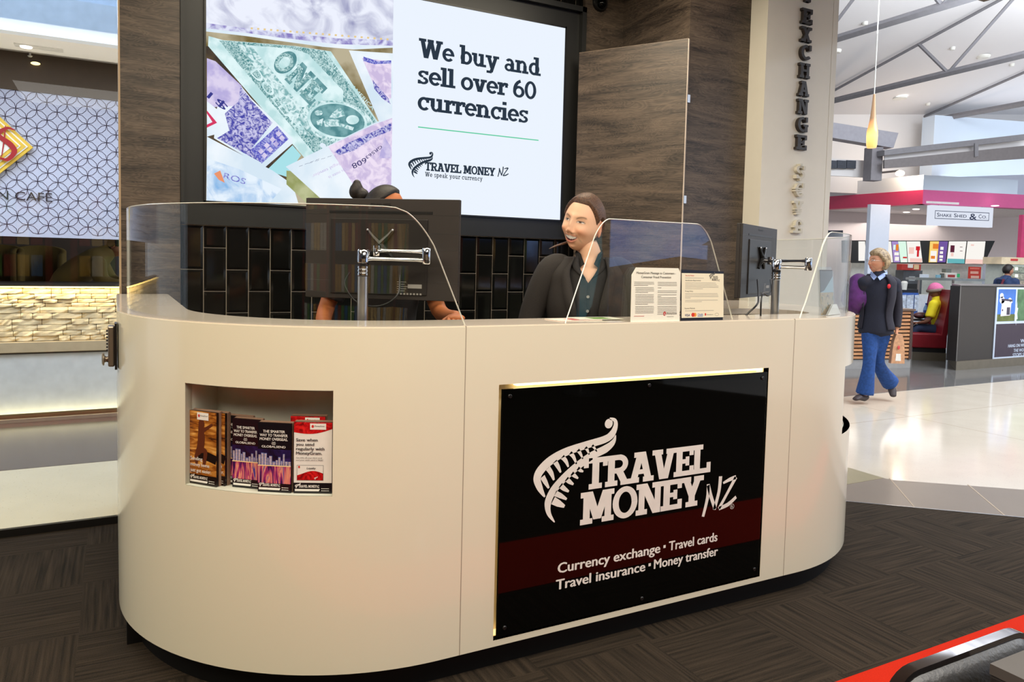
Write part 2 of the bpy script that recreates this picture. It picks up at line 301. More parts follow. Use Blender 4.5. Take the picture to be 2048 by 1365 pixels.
def g_rect(x0, y0, x1, y1): return [(x0, y0), (x1, y0), (x1, y1), (x0, y1)]
def g_dia(x0, y0, x1, y1, w): return [(x0-w/2, y0), (x0+w/2, y0), (x1+w/2, y1), (x1-w/2, y1)]
def g_arc(cx, cy, rx, ry, a0, a1, w, wy=None, n=18):
    wy = wy or w; out = []
    for i in range(n):
        p = []
        for a, q in ((a0+(a1-a0)*i/n, 0), (a0+(a1-a0)*(i+1)/n, 0), (a0+(a1-a0)*(i+1)/n, 1), (a0+(a1-a0)*i/n, 1)):
            a = R_(a); p.append((cx+(rx-w*q)*math.cos(a), cy+(ry-wy*q)*math.sin(a)))
        p.append((cx, cy)); out.append(p)
    return out
def _caps():
    G = {}; t = .17; s = .2; r = g_rect; d = g_dia; a = g_arc
    G['T'] = (.84, [r(0, 1-t, .84, 1), r(.32, 0, .52, 1), r(.2, 0, .64, t), r(0, .70, .12, 1), r(.72, .70, .84, 1)])
    G['R'] = (.92, [r(.1, 0, .3, 1), r(0, 0, .42, t), r(0, 1-t, .55, 1), r(.2, .40, .55, .40+t), d(.78, 0, .5, .48, .23), r(.6, 0, .95, t)]+a(.5, .70, .35, .30, -90, 90, s, t))
    G['A'] = (.98, [d(.17, 0, .46, 1, .21), d(.81, 0, .52, 1, .21), r(.3, .27, .68, .27+t*.9), r(0, 0, .38, t), r(.6, 0, .98, t), r(.22, 1-t, .6, 1)])
    G['V'] = (.94, [d(.17, 1, .42, 0, .21), d(.77, 1, .52, 0, .21), r(0, 1-t, .38, 1), r(.58, 1-t, .94, 1)])
    G['E'] = (.80, [r(.1, 0, .3, 1), r(0, 0, .8, t), r(0, 1-t, .78, 1), r(.2, .42, .6, .57), r(.68, 0, .8, .32), r(.66, .68, .78, 1), r(.5, .34, .6, .65)])
    G['L'] = (.78, [r(.1, 0, .3, 1), r(0, 0, .78, t), r(0, 1-t, .42, 1), r(.66, 0, .78, .36)])
    G['M'] = (1.16, [r(.1, 0, .28, 1), r(.88, 0, 1.06, 1), r(0, 0, .38, t), r(.78, 0, 1.16, t), r(0, 1-t, .28, 1), r(.88, 1-t, 1.16, 1), d(.58, .12, .26, 1, .22), d(.58, .12, .9, 1, .22)])
    G['O'] = (.94, a(.47, .5, .47, .51, 0, 360, .21, .16, 30))
    G['N'] = (1.0, [r(.1, 0, .27, 1), r(.73, 0, .9, 1), r(0, 0, .38, t), r(0, 1-t, .3, 1), r(.62, 1-t, 1, 1), d(.78, 0, .24, 1, .24)])
    G['Y'] = (.92, [r(.36, 0, .56, .45), r(.24, 0, .68, t), d(.46, .36, .18, 1, .21), d(.46, .36, .74, 1, .21), r(0, 1-t, .38, 1), r(.56, 1-t, .92, 1)])
    G['X'] = (.96, [d(.2, 0, .76, 1, .23), d(.76, 0, .2, 1, .23), r(0, 0, .4, t), r(.58, 0, .96, t), r(0, 1-t, .4, 1), r(.58, 1-t, .96, 1)])
    G['C'] = (.86, a(.47, .5, .47, .51, 42, 318, .21, .16, 30)+[r(.70, .64, .84, 1.0), ])
    G['G'] = (.90, a(.47, .5, .47, .51, 42, 300, .21, .16, 30)+[r(.70, .66, .84, 1.0), r(.64, 0, .84, .48), r(.5, .36, .9, .50)])
    G['H'] = (.98, [r(.1, 0, .3, 1), r(.68, 0, .88, 1), r(0, 0, .4, t), r(0, 1-t, .4, 1), r(.58, 0, .98, t), r(.58, 1-t, .98, 1), r(.2, .42, .8, .57)])
    G['W'] = (1.36, [d(.17, 1, .40, 0, .20), d(.66, .95, .42, 0, .19), d(.68, .95, .94, 0, .19), d(1.2, 1, .96, 0, .20), r(0, 1-.15, .38, 1), r(1.0, 1-.15, 1.36, 1), r(.5, 1-.15, .82, 1)])
    G['$'] = (.80, a(.42, .70, .36, .30, 20, 270, .2, .15)+a(.42, .30, .36, .30, -160, 90, .2, .15)+[r(.34, .95, .50, 1.12), r(.34, -.12, .50, .05), r(.64, .70, .78, .97), r(.04, .03, .18, .3)])
    G['€'] = (.86, a(.50, .5, .42, .51, 42, 318, .2, .15, 26)+[r(0, .53, .6, .64), r(0, .36, .56, .47), r(.70, .66, .84, 1.0)])
    G['¥'] = (.92, G['Y'][1]+[r(.14, .34, .78, .43), r(.14, .2, .78, .28)])
    G['£'] = (.84, a(.52, .70, .32, .30, 0, 180, .2, .15)+[r(.2, 0, .4, .72), r(0, 0, .84, t), r(.04, .40, .6, .54), r(.68, 0, .82, .34), r(.70, .62, .84, .80)])
    x = .70; w = .19; u = .14
    G['b'] = (.76, [r(.1, 0, .29, 1.02), r(0, 1.02-u, .29, 1.02)]+a(.40, .35, .36, .36, -180, 180, w, u, 26))
    G['d'] = (.78, [r(.46, 0, .65, 1.02), r(.34, 1.02-u, .65, 1.02), r(.46, 0, .80, u)]+a(.36, .35, .36, .36, -180, 180, w, u, 26))
    G['e'] = (.70, a(.36, .35, .36, .36, 0, 320, w, u, 26)+[r(.1, .30, .70, .41)])
    G['o'] = (.74, a(.37, .35, .37, .36, 0, 360, w, u, 26))
    G['c'] = (.66, a(.36, .35, .36, .36, 45, 318, w, u, 24)+[r(.50, .42, .62, .70)])
    G['u'] = (.86, [r(.1, .25, .28, x), r(0, x-u, .28, x), r(.52, 0, .70, x), r(.42, x-u, .70, x), r(.52, 0, .86, u)]+a(.38, .27, .28, .28, 180, 330, .18, u, 14))
    G['n'] = (.88, [r(.1, 0, .28, x), r(0, x-u, .28, x), r(0, 0, .38, u), r(.54, 0, .72, .44), r(.46, 0, .84, u)]+a(.44, .42, .28, .29, 0, 150, .18, u, 14))
    G['r'] = (.60, [r(.1, 0, .28, x), r(0, x-u, .28, x), r(0, 0, .42, u)]+a(.46, .40, .28, .31, 40, 160, .17, .15, 10)+[r(.48, .44, .60, .70)])
    G['y'] = (.82, [d(.15, x, .40, 0, .18), d(.66, x, .34, -.22, .17), r(0, x-u, .34, x), r(.48, x-u, .82, x), r(.08, -.27, .36, -.27+u)])
    G['v'] = (.80, [d(.15, x, .38, 0, .18), d(.64, x, .42, 0, .18), r(0, x-u, .34, x), r(.46, x-u, .80, x)])
    G['a'] = (.74, [r(.44, 0, .62, .48), r(.44, 0, .76, u)]+a(.34, .46, .28, .25, 0, 150, .18, u, 14)+a(.30, .21, .28, .22, 0, 360, .16, .12, 22))
    G['s'] = (.62, a(.31, .52, .28, .19, 20, 270, .17, .12)+a(.31, .185, .29, .195, -160, 90, .17, .12)+[r(.46, .50, .57, .70), r(.03, .0, .14, .2)])
    G['l'] = (.40, [r(.1, 0, .29, 1.02), r(0, 1.02-u, .29, 1.02), r(0, 0, .42, u)])
    G['i'] = (.40, [r(.1, 0, .29, x), r(0, x-u, .29, x), r(0, 0, .42, u), r(.08, .84, .29, 1.02)])
    G['k'] = (.84, [r(.1, 0, .28, 1.02), r(0, 1.02-u, .28, 1.02), d(.62, 0, .36, .40, .2), d(.30, .26, .60, x, .18), r(.46, 0, .86, u), r(.44, x-u, .8, x), r(0, 0, .36, u)])
    G['p'] = (.78, [r(.1, -.28, .28, x), r(0, x-u, .28, x), r(0, -.28, .4, -.28+u)]+a(.40, .35, .36, .36, -180, 180, w, u, 26))
    G['6'] = (.74, a(.37, .32, .37, .33, 0, 360, w, u, 26)+a(.60, .40, .60, .62, 105, 185, w, .15, 10))
    G['0'] = (.76, a(.38, .5, .38, .51, 0, 360, w, u, 28))
    G[' '] = (.36, [])
    return G
GL = _caps()
def slab_w(s, gap=.07): return sum(GL[c][0]+gap for c in s)-gap
def slab(mb, F, s, x0, x1, y0, h, m=0, w=0.001, depth=0, gap=.07, fat=0.0):
    """slab-serif lettering drawn stroke by stroke"""
    W = slab_w(s, gap); kx = (x1-x0)/W if x1 is not None else h; x = x0
    for c in s:
        adv, polys = GL[c]
        for k, p in enumerate(polys):
            if len(p) == 5: (cx, cy) = p[4]; p = list(p[:2])+[(a+(cx-a)*fat*2, b+(cy-b)*fat*1.2) for a, b in p[2:4]]
            elif fat: p = [(p[0][0]-fat, p[0][1]), (p[1][0]+fat, p[1][1]), (p[2][0]+fat, p[2][1]), (p[3][0]-fat, p[3][1])]
            st = (.00003 if not depth else .0002)*(k+(k % 2)*.5)
            q = [F @ V((x+a*kx, y0+b*h, w+(st if not depth else 0))) for a, b in p]
            if depth: mb.prism(q, (F.to_3x3() @ V((0, 0, depth+st))), m)
            else: mb.face(q, m)
        x += (adv+gap)*kx
def stroke2(mb, F, pts, ws, m=0, w=0.001, k=6):
    """variable-width ribbon through 2D points on frame F (smoothed)"""
    P = []; n = len(pts)
    for i in range(n-1):
        p0, p1, p2, p3 = pts[max(0, i-1)], pts[i], pts[i+1], pts[min(n-1, i+2)]
        for j in range(k):
            t = j/k; q = [.5*((2*p1[a])+(-p0[a]+p2[a])*t+(2*p0[a]-5*p1[a]+4*p2[a]-p3[a])*t*t+(-p0[a]+3*p1[a]-3*p2[a]+p3[a])*t**3) for a in (0, 1)]
            P.append((q[0], q[1], ws[i]*(1-t)+ws[i+1]*t))
    P.append((pts[-1][0], pts[-1][1], ws[-1])); L_, R2 = [], []
    for i, (x, y, q) in enumerate(P):
        a = P[max(0, i-1)]; b = P[min(len(P)-1, i+1)]; dx, dy = b[0]-a[0], b[1]-a[1]; l = math.hypot(dx, dy) or 1
        L_.append(F @ V((x-dy/l*q/2, y+dx/l*q/2, w))); R2.append(F @ V((x+dy/l*q/2, y-dx/l*q/2, w)))
    vs = L_+R2; n = len(L_)
    mb.add(vs, [(i, i+1, i+1+n, i+n) for i in range(n-1)], m)
def disc(mb, F, cx, cy, rx, ry=None, m=0, w=0.001, n=28):
    ry = ry or rx; mb.face([F @ V((cx+rx*math.cos(2*math.pi*i/n), cy+ry*math.sin(2*math.pi*i/n), w)) for i in range(n)], m)
def quad(mb, F, x0, y0, x1, y1, m=0, w=0.001): mb.face([F @ V(p) for p in ((x0, y0, w), (x1, y0, w), (x1, y1, w), (x0, y1, w))], m)
# ================================================================== THE SETTING
def slab_floor(name, poly, z0, z1, m):
    mb = MB(); mb.prism([(x, y, z0) for x, y in poly], (0, 0, z1-z0)); return S(name, mb, m)
slab_floor('floor_mall', [(-6, 4.58), (-6, 1), (-6, -5), (30, -5), (30, 26), (-6, 26)], -.06, 0, TERR)
slab_floor('floor_carpet', [(-6, -5), (4.9, -5), (7.5, .197), (4.908, 2.495), (4.149, 3.169), (3.75, 3.52), (3.75, 4.575), (-6, 4.575)], 0, .004, CARPET)
slab_floor('floor_carpet_stripe', [(-6, 1.225), (5.9, 1.225), (5.9, 1.61), (5.75, 1.757), (-6, 1.757)], .004, .007, RED)
slab_floor('floor_tile_band', [(4.149, 3.169), (4.908, 2.495), (7.5, .197), (7.95, .72), (5.547, 2.831), (4.898, 3.36), (4.875, 3.42), (4.5, 3.42), (3.75, 3.9), (3.75, 3.52)], 0, .003, GTILE)
slab_floor('floor_tile_edge', [(4.5, 3.424), (4.88, 3.424), (4.88, 4.6), (4.5, 4.6)], 0, .003, terrazzo('olive_tile', (150, 140, 112), (128, 116, 92), .3, 90))
slab_floor('floor_polished_strip', [(4.9, 5.86), (22, 5.86), (22, 26), (4.9, 26)], 0, .003, GTILE2)
slab_floor('floor_cafe', [(-6, 4.62), (.04, 4.62), (.04, 5.99), (-6, 5.99)], 0, .002, TERRC)
slab_floor('floor_cafe_dark', [(-6, 5.994), (.04, 5.994), (.04, 9.6), (-6, 9.6)], 0, .003, terrazzo('cafe_dark_tile', (98, 82, 74), (80, 66, 60), .16, 60))
mb = MB(); 
for a, b in [((4.149, 3.169), (4.908, 2.495)), ((4.908, 2.495), (7.5, .197)), ((3.75, 3.52), (4.149, 3.169))]:
    d = (V(b)-V(a)).normalized(); n = V((-d.y, d.x))*.006
    mb.prism([(a[0]-n.x, a[1]-n.y, .003), (b[0]-n.x, b[1]-n.y, .003), (b[0]+n.x, b[1]+n.y, .003), (a[0]+n.x, a[1]+n.y, .003)], (0, 0, .004))
S('trim_1', mb, ALU)
# tile joints of the grey band
mb = MB()
for x, y in ((4.45, 2.90), (4.83, 2.565), (5.25, 2.19), (5.7, 1.79)):
    mb.prism([(x, y, .0031), (x+.006, y-.006, .0031), (x+.47, y+.50, .0031), (x+.464, y+.506, .0031)], (0, 0, .0012))
S('trim_2', mb, mat((166, 148, 128), .6))

# booth walls
mb = MB(); mb.box((.035, 4.58, 0), (.329, 4.95, 3.7)); S('wall_booth_left', mb, WOOD)
mb = MB(); mb.box((.027, 4.575, 0), (.036, 4.95, 3.7)); S('trim_3', mb, mat((176, 150, 118), .4))
mb = MB(); mb.box((2.966, 4.58, 0), (3.30, 4.95, 3.7)); S('wall_booth_right', mb, WOOD)
mb = MB(); mb.box((3.30, 3.85, 0), (3.83, 4.95, 3.7)); S('wall_booth_return', mb, WOOD)
# tiled back wall: glazed bevelled tiles in a vertical running bond on pale grout
mb = MB(); mb.box((.329, 4.612, 0), (2.966, 4.95, 3.7), 0)
P_, TW, TH, G_ = .1226, .1226, .25, .0045
def tile(x0, z0, x1, z1):
    x0 += G_/2; x1 -= G_/2; z0 += G_/2; z1 -= G_/2
    b = .014; y0, y1, y2 = 4.613, 4.606, 4.600
    if x1-x0 < .03 or z1-z0 < .02: return
    b = min(b, (x1-x0)/3, (z1-z0)/3)
    A = [(x0, y0, z0), (x1, y0, z0), (x1, y0, z1), (x0, y0, z1)]; B = [(x, y1, z) for x, _, z in A]
    Cc = [(x0+b, y2, z0+b), (x1-b, y2, z0+b), (x1-b, y2, z1-b), (x0+b, y2, z1-b)]
    mb.add(A+B+Cc, [(i, (i+1) % 4, (i+1) % 4+4, i+4) for i in range(4)]+[(i+4, (i+1) % 4+4, (i+1) % 4+8, i+8) for i in range(4)]+[(8, 9, 10, 11)], 1)
for i in range(22):
    x0 = .329+i*P_; x1 = min(x0+P_, 2.966)
    for zlo, zhi, ref in ((.5, 1.657, 1.657), (3.30, 3.7, 3.30)):
        if zlo < 1:
            z = ref; first = (TH if i % 2 == 0 else TH/2)
            while z > zlo:
                zz = z-first; tile(x0, max(zz, zlo), x1, z); z = zz; first = TH
        else:
            z = ref; first = (TH if i % 2 == 0 else TH/2)
            while z < zhi: tile(x0, z, x1, min(z+first, zhi)); z += first; first = TH
S('wall_tiled', mb, [mat((222, 204, 184), .7, name='pale_grout'), mat((13, 14, 13), .08, spec=.6, var=.3, scale=3, name='black_glazed_tile')])
# white pillar
mb = MB(); mb.box((3.83, 3.70, 0), (4.455, 4.95, 3.7), 0); mb.box((4.459, 3.70, 0), (4.51, 4.95, 3.7), 0); mb.box((4.45, 3.706, 0), (4.465, 4.9, 3.7), 1)
S('wall_pillar', mb, [mat((228, 222, 208), .12, var=.01, name='gloss_cream_panel'), mat((150, 144, 134), .5)])
# shop ceiling over the carpet and the booth
mb = MB(); mb.box((-6, -5, 3.6), (6.0, 3.58, 3.75)); mb.box((-6, 3.58, 3.72), (4.5, 5.0, 3.8)); S('ceiling_shop', mb, mat((96, 84, 74), .8, name='brown_soffit'))
# the store on the other side of the walkway, seen in the glass and the gloss panels
mb = MB(); mb.box((-6, -5.1, 0), (8, -5, 3.7)); S('wall_store', mb, mat((64, 50, 44), .6, name='store_wall'))
mb = MB(); mb.box((-6.1, -5, 0), (-6, 4.5, 3.7)); S('wall_store_side', mb, mat((92, 74, 60), .6))

# ------------------------------------------------------------------ counter
PATH = []      # (x, y, nx, ny)
SEG = {}
def addp(x, y, nx, ny): PATH.append((x, y, nx, ny))
addp(.01, 4.50, -1, 0); addp(.01, 3.9, -1, 0)
for a in sorted(set([180+i*3.0 for i in range(31)]+[217.2, 248.4])):
    c, s = math.cos(R_(a)), math.sin(R_(a)); addp(.99+.98*c, 3.32+.98*s, c, s)
for x in (1.068, 1.2, 2.52, 2.668): addp(x, 2.34, 0, -1)
for a in sorted(set([270+i*3.0 for i in range(31)]+[292.0, 352.0])):
    c, s = math.cos(R_(a)), math.sin(R_(a)); addp(2.75+.94*c, 3.28+.94*s, c, s)
addp(3.69, 3.70, 1, 0)
def off(i, d, z): x, y, nx, ny = PATH[i]; return (x-nx*d, y-ny*d, z)
def idx(x=None, ang=None, c=None):
    best = min(range(len(PATH)), key=lambda i: (abs(PATH[i][0]-x) if x is not None else abs(PATH[i][0]-(c[0]+c[2]*math.cos(R_(ang))))+abs(PATH[i][1]-(c[1]+c[2]*math.sin(R_(ang))))) if (x is None or abs(PATH[i][1]-2.34) < 1e-6) else 9)
    return best
CL, CR = (.99, 3.32, .98), (2.75, 3.28, .94)
iN0, iN1 = idx(ang=217.2, c=CL), idx(ang=248.4, c=CL); iS0, iS1 = idx(x=1.2), idx(x=2.52); iB0, iB1 = idx(ang=292.0, c=CR), idx(ang=352.0, c=CR)
ZB, ZT = .105, 1.268
HOLES = [(iN0, iN1, .712, 1.062), (iS0, iS1, .128, 1.060), (iB0, iB1, .70, 1.03)]
zs = sorted(set([ZB, ZT]+[z for h in HOLES for z in h[2:]]))
def hole(i, j):
    return any(h[0] <= i < h[1] and h[2]-1e-6 <= zs[j] and zs[j+1] <= h[3]+1e-6 for h in HOLES)
counter = thing('service_counter', (1.9, 3.0, 0), 'curved glossy white service counter with a brochure niche and an illuminated black panel', 'counter')
mb = MB(); n = len(PATH); T_ = .03
for i in range(n-1):
    for j in range(len(zs)-1):
        if hole(i, j): continue
        a, b = zs[j], zs[j+1]
        mb.face([off(i, 0, a), off(i+1, 0, a), off(i+1, 0, b), off(i, 0, b)]); mb.face([off(i, T_, a), off(i, T_, b), off(i+1, T_, b), off(i+1, T_, a)])
        if i == 0 or hole(i-1, j): mb.face([off(i, 0, a), off(i, 0, b), off(i, T_, b), off(i, T_, a)])
        if i == n-2 or hole(i+1, j): mb.face([off(i+1, 0, a), off(i+1, T_, a), off(i+1, T_, b), off(i+1, 0, b)])
        if j == 0 or hole(i, j-1): mb.face([off(i, 0, a), off(i, T_, a), off(i+1, T_, a), off(i+1, 0, a)])
        if j == len(zs)-2 or hole(i, j+1): mb.face([off(i, 0, b), off(i+1, 0, b), off(i+1, T_, b), off(i, T_, b)])
mb.build('body', GLOSSWHITE, counter, smooth=True, ang=30)
# ledge with its inner edge; at the right end it widens into a full worktop
mb = MB(); LW, ZL = .25, ZT+.004
i2 = idx(ang=270, c=CR)
ring = list(range(0, i2+1))
for i in ring[:-1]:
    for z, fl in ((ZL, 0), (ZL-.03, 1)):
        f = [off(i, .004, z), off(i+1, .004, z), off(i+1, LW, z), off(i, LW, z)]; mb.face(f[::-1] if fl else f)
    mb.face([off(i, LW, ZL-.03), off(i+1, LW, ZL-.03), off(i+1, LW, ZL), off(i, LW, ZL)])
    mb.face([off(i, .004, ZL-.03), off(i+1, .004, ZL-.03), off(i+1, .004, ZL), off(i, .004, ZL)])
inner = [(x, y) for x, y in arc2(2.98, 2.785, .195, -90, 90, 12)]+[(2.75, 2.98), (2.75, 3.70)]
outer = [off(i, .004, 0)[:2] for i in range(i2, n)]
mb.prism([(x, y, ZL-.03) for x, y in ([(2.75, 2.59)]+inner)[::-1]+outer], (0, 0, .03))
mb.build('ledge', M_TOP, counter)
# lower staff desk inside
mb = MB()
for i in range(1, i2):
    f = [off(i, .17, .76), off(i+1, .17, .76), off(i+1, .43, .76), off(i, .43, .76)]; mb.face(f)
    mb.face([(x, y, z-.03) for x, y, z in f][::-1]); mb.face([off(i, .43, .73), off(i+1, .43, .73), off(i+1, .43, .76), off(i, .43, .76)])
mb.build('desk', mat((196, 178, 158), .35), counter)
mb = MB()
for i in range(n-1):
    mb.face([off(i, .055, .003), off(i+1, .055, .003), off(i+1, .055, ZB+.001), off(i, .055, ZB+.001)])
    mb.face([off(i, .0, ZB), off(i, .07, ZB), off(i+1, .07, ZB), off(i+1, .0, ZB)])
mb.box((.035, 3.12, .003), (.16, 4.5, ZB))
mb.build('plinth', KICK, counter, smooth=True, ang=30)
for sx in (1.068, 2.668):
    mb = MB(); mb.box((sx-.0012, 2.3394, ZB), (sx+.0012, 2.36, ZT+.003)); mb.build('seam', mat((150, 138, 122), .6), counter)
# brochure niche: inner walls follow the curve
mb = MB(); ND = .14
zn0, zn1 = .7135, 1.0605
for i in range(iN0, iN1):
    mb.face([off(i, ND, zn0), off(i+1, ND, zn0), off(i+1, ND, zn1), off(i, ND, zn1)])
    mb.face([off(i, .001, zn0), off(i+1, .001, zn0), off(i+1, ND, zn0), off(i, ND, zn0)])
    mb.face([off(i, .001, zn1), off(i, ND, zn1), off(i+1, ND, zn1), off(i+1, .001, zn1)])
for i in (iN0, iN1): mb.face([off(i, .001, zn0), off(i, ND, zn0), off(i, ND, zn1), off(i, .001, zn1)])
mb.build('niche', mat((224, 224, 208), .3, var=.01), counter)
# bin recess
mb = MB()
for i in range(iB0, iB1):
    mb.face([off(i, .42, .70), off(i+1, .42, .70), off(i+1, .42, 1.03), off(i, .42, 1.03)])
    mb.face([off(i, .001, .70), off(i+1, .001, .70), off(i+1, .42, .70), off(i, .42, .70)]); mb.face([off(i, .001, 1.03), off(i, .42, 1.03), off(i+1, .42, 1.03), off(i+1, .001, 1.03)])
for i in (iB0, iB1): mb.face([off(i, .001, .70), off(i, .42, .70), off(i, .42, 1.03), off(i, .001, 1.03)])
mb.build('bin_recess', mat((206, 212, 196), .3, var=.01), counter)
# illuminated sign recess with a strip light round the panel
mb = MB(); x0, x1, z0, z1, yd = 1.2, 2.52, .128, 1.060, 2.402
mb.face([(x0, yd, z0), (x1, yd, z0), (x1, yd, z1), (x0, yd, z1)])
for a, b in (((x0, z0), (x1, z0)), ((x1, z0), (x1, z1)), ((x1, z1), (x0, z1)), ((x0, z1), (x0, z0))):
    mb.face([(a[0], 2.341, a[1]), (b[0], 2.341, b[1]), (b[0], yd, b[1]), (a[0], yd, a[1])])
mb.build('panel_recess', mat((236, 220, 186), .4), counter)
led = emis((255, 224, 160), 5.0); ledd = emis((255, 214, 140), 1.6)
mb = MB(); mb.box((1.29, 2.372, 1.046), (2.515, 2.40, 1.058)); mb.build('strip_light', led, counter)
mb = MB(); mb.box((2.508, 2.372, .135), (2.517, 2.40, 1.05)); mb.box((1.203, 2.372, .135), (1.209, 2.40, 1.03), 1); mb.box((1.21, 2.372, .130), (2.50, 2.40, .137), 1); mb.build('strip_light', [emis((255, 224, 160), 2.2), ledd], counter)
panel = MB(); panel.box((1.211, 2.333, .141), (2.504, 2.343, 1.044)); pn = panel.build('sign_panel', GBLACK, counter, bevel=.001)
FS = frame((0, 2.333, 0), (1, 0, 0), (0, 0, 1))
def cs(p):  # a point measured on the panel in the close-up of the photo
    q = PX(960+p[0]/2.353, 720+p[1]/2.353, 1, 2.335); return (q.x, q.z)
FERN_S = ([(608, 276), (632, 284), (636, 310), (620, 348), (585, 374), (500, 400), (400, 434), (330, 474), (283, 520), (267, 560), (280, 604), (303, 645)], [6, 12, 17, 24, 24, 24, 26, 28, 28, 26, 20, 5])
FERN_L = ([(637, 354), (624, 388), (590, 418), (530, 448), (482, 480), (430, 522), (380, 570), (340, 620), (318, 672), (322, 722), (349, 764)], [2, 18, 26, 26, 27, 27, 26, 26, 24, 15, 3])
TEETH = [((292, 550), (306, 575), (322, 604), 17), ((318, 510), (334, 534), (346, 566), 17), ((350, 478), (364, 500), (378, 530), 16), ((385, 456), (402, 476), (414, 504), 15),
         ((422, 438), (438, 456), (452, 490), 14), ((458, 424), (470, 440), (482, 466), 12), ((494, 412), (503, 424), (512, 446), 11), ((526, 402), (536, 414), (548, 432), 9),
         ((342, 662), (368, 676), (396, 690), 24), ((352, 628), (378, 640), (406, 656), 18), ((376, 590), (394, 606), (416, 620), 17), ((404, 560), (420, 574), (438, 586), 16), ((430, 534), (444, 546), (460, 558), 14), ((458, 510), (470, 520), (484, 526), 13)]
_o = cs((505, 612)); _k = .00062
def fern(mb, F, ox, oy, s=1.0, m=0, w=.001):
    """the koru fern mark; ox, oy: lower left corner of the first word"""
    def q(p): a = cs(p); return (ox+(a[0]-_o[0])*s, oy+(a[1]-_o[1])*s)
    for pts, ws in (FERN_S, FERN_L): stroke2(mb, F, [q(p) for p in pts], [x*_k*s*1.95 for x in ws], m, w)
    for a, b, c, ww in TEETH: stroke2(mb, F, [q(a), q(b), q(c)], [ww*_k*s*2.0, ww*_k*s*1.7, ww*_k*s*.7], m, w, 4)
    c = q((604, 300)); disc(mb, F, c[0], c[1], .0185*s, None, m, w)
def nzmark(mb, F, pts_of, k, m=0, w=.001):
    pass
NZ = [([(1047, 738), (1068, 650), (1072, 585)], [12, 14, 14]), ([(1072, 590), (1084, 640), (1104, 702)], [15, 15, 14]), ([(1100, 705), (1122, 620), (1130, 548)], [14, 14, 16]),
      ([(1142, 580), (1175, 562), (1202, 552)], [8, 14, 15]), ([(1202, 552), (1160, 630), (1122, 700)], [15, 12, 13]), ([(1122, 700), (1165, 680), (1203, 645)], [13, 15, 12])]
def nz(mb, F, ox, oy, s=1.0, m=0, w=.001):
    for pts, ws in NZ:
        q = [cs(p) for p in pts]; stroke2(mb, F, [(ox+(a-_o[0])*s, oy+(b-_o[1])*s) for a, b in q], [x*_k*1.9*s for x in ws], m, w, 4)
mb = MB(); fern(mb, FS, _o[0], _o[1]); slab(mb, FS, 'TRAVEL', 1.568, 2.194, .637, .121, gap=-.02, fat=.03); slab(mb, FS, 'MONEY', 1.558, 2.160, .503, .125, gap=-.02, fat=.03); nz(mb, FS, _o[0], _o[1])
q = cs((1184, 690))
for a in g_arc(q[0], q[1], .0115, .0115, 0, 360, .0016, n=20): mb.face([FS @ V((x, y, .001)) for x, y in a[:4]])
text(mb, FS, 'R', q[0]-.004, q[0]+.0045, q[1]-.006, .012)
mb.build('logo', WHITE, pn)
mb = MB()
text(mb, FS, 'Currency exchange', 1.462, 1.945, .334, .040, bold=.035); quad(mb, FS, 1.962, .349, 1.974, .361); text(mb, FS, 'Travel cards', 1.992, 2.252, .334, .040, bold=.035); mb.build('lettering', WHITE, pn); mb = MB()
text(mb, FS, 'Travel insurance', 1.456, 1.872, .271, .040, bold=.035); quad(mb, FS, 1.889, .286, 1.901, .298); text(mb, FS, 'Money transfer', 1.918, 2.258, .271, .040, bold=.035)
mb.build('lettering', WHITE, pn)
for x, z in ((1.24, 1.018), (2.475, 1.018), (1.24, .172), (2.475, .172), (1.86, .16), (1.86, 1.022)):
    mb = MB(); mb.lathe((x, 2.333, z), [(.008, 0), (.008, .004), (.006, .006), (0, .006)], 16, M=Matrix.Rotation(R_(90), 3, 'X')); mb.build('screw_cap', PLAST2, pn, smooth=True)
# door push-button lock on the left side of the counter
lk = thing('push_button_lock', (-.02, 3.15, 1.0), 'grey metal push-button door lock with round knob on the left side of the white counter', 'lock')
LKM = mat((152, 140, 124), .32, .8, name='lock_metal')
mb = MB(); mb.box((-.022, 3.24, 1.055), (.001, 3.31, 1.212)); o = mb.build('housing', LKM, lk, bevel=.006)
mb = MB(); mb.box((.001, 3.23, 1.045), (.0095, 3.32, 1.222)); mb.build('back_plate', PLAST2, lk)
for k in range(7):
    mb = MB(); mb.lathe((-.022, 3.26, 1.118+k*.0125), [(.004, 0), (.004, .004), (.003, .006), (0, .006)], 10, M=Matrix.Rotation(R_(-90), 3, 'Y')); mb.build('button', PLAST2, lk, smooth=True)
mb = MB(); mb.lathe((-.022, 3.275, 1.082), [(.013, 0), (.011, .006), (.013, .011), (.024, .013), (.025, .017), (.018, .021), (0, .022)], 24, M=Matrix.Rotation(R_(-90), 3, 'Y')); mb.build('knob', LKM, lk, smooth=True)
# rubbish bin in the recess at the right end
bn = thing('rubbish_bin', (3.215, 2.69, .70), 'white rubbish bin with a black liner in the end recess of the counter', 'bin')
mb = MB(); mb.lathe((3.215, 2.69, .701), [(.105, 0), (.118, 0), (.135, .265), (.139, .27), (.137, .274), (.13, .27), (.112, .01), (0, .01)], 40); mb.build('bucket', mat((228, 222, 212), .3), bn, smooth=True)
mb = MB(); mb.lathe((3.215, 2.69, .701), [(.128, .20), (.131, .266), (.125, .285), (.10, .272), (.06, .24), (0, .235)], 40, M=None)
for i, p in enumerate(mb.v): mb.v[i] = p+V((random.uniform(-.006, .006), random.uniform(-.006, .006), random.uniform(-.01, .01)))
mb.build('liner', mat((12, 16, 12), .3, var=.5, scale=60), bn, smooth=True)
tag(mb and bn, None)
mb = MB(); mb.lathe((3.215, 2.69, .701), [(.150, 0), (.156, .002), (.156, .005), (.150, .006), (.150, 0)], 48); mb.build('bin_ring', mat((176, 138, 96), .35, .6), bn, smooth=True)

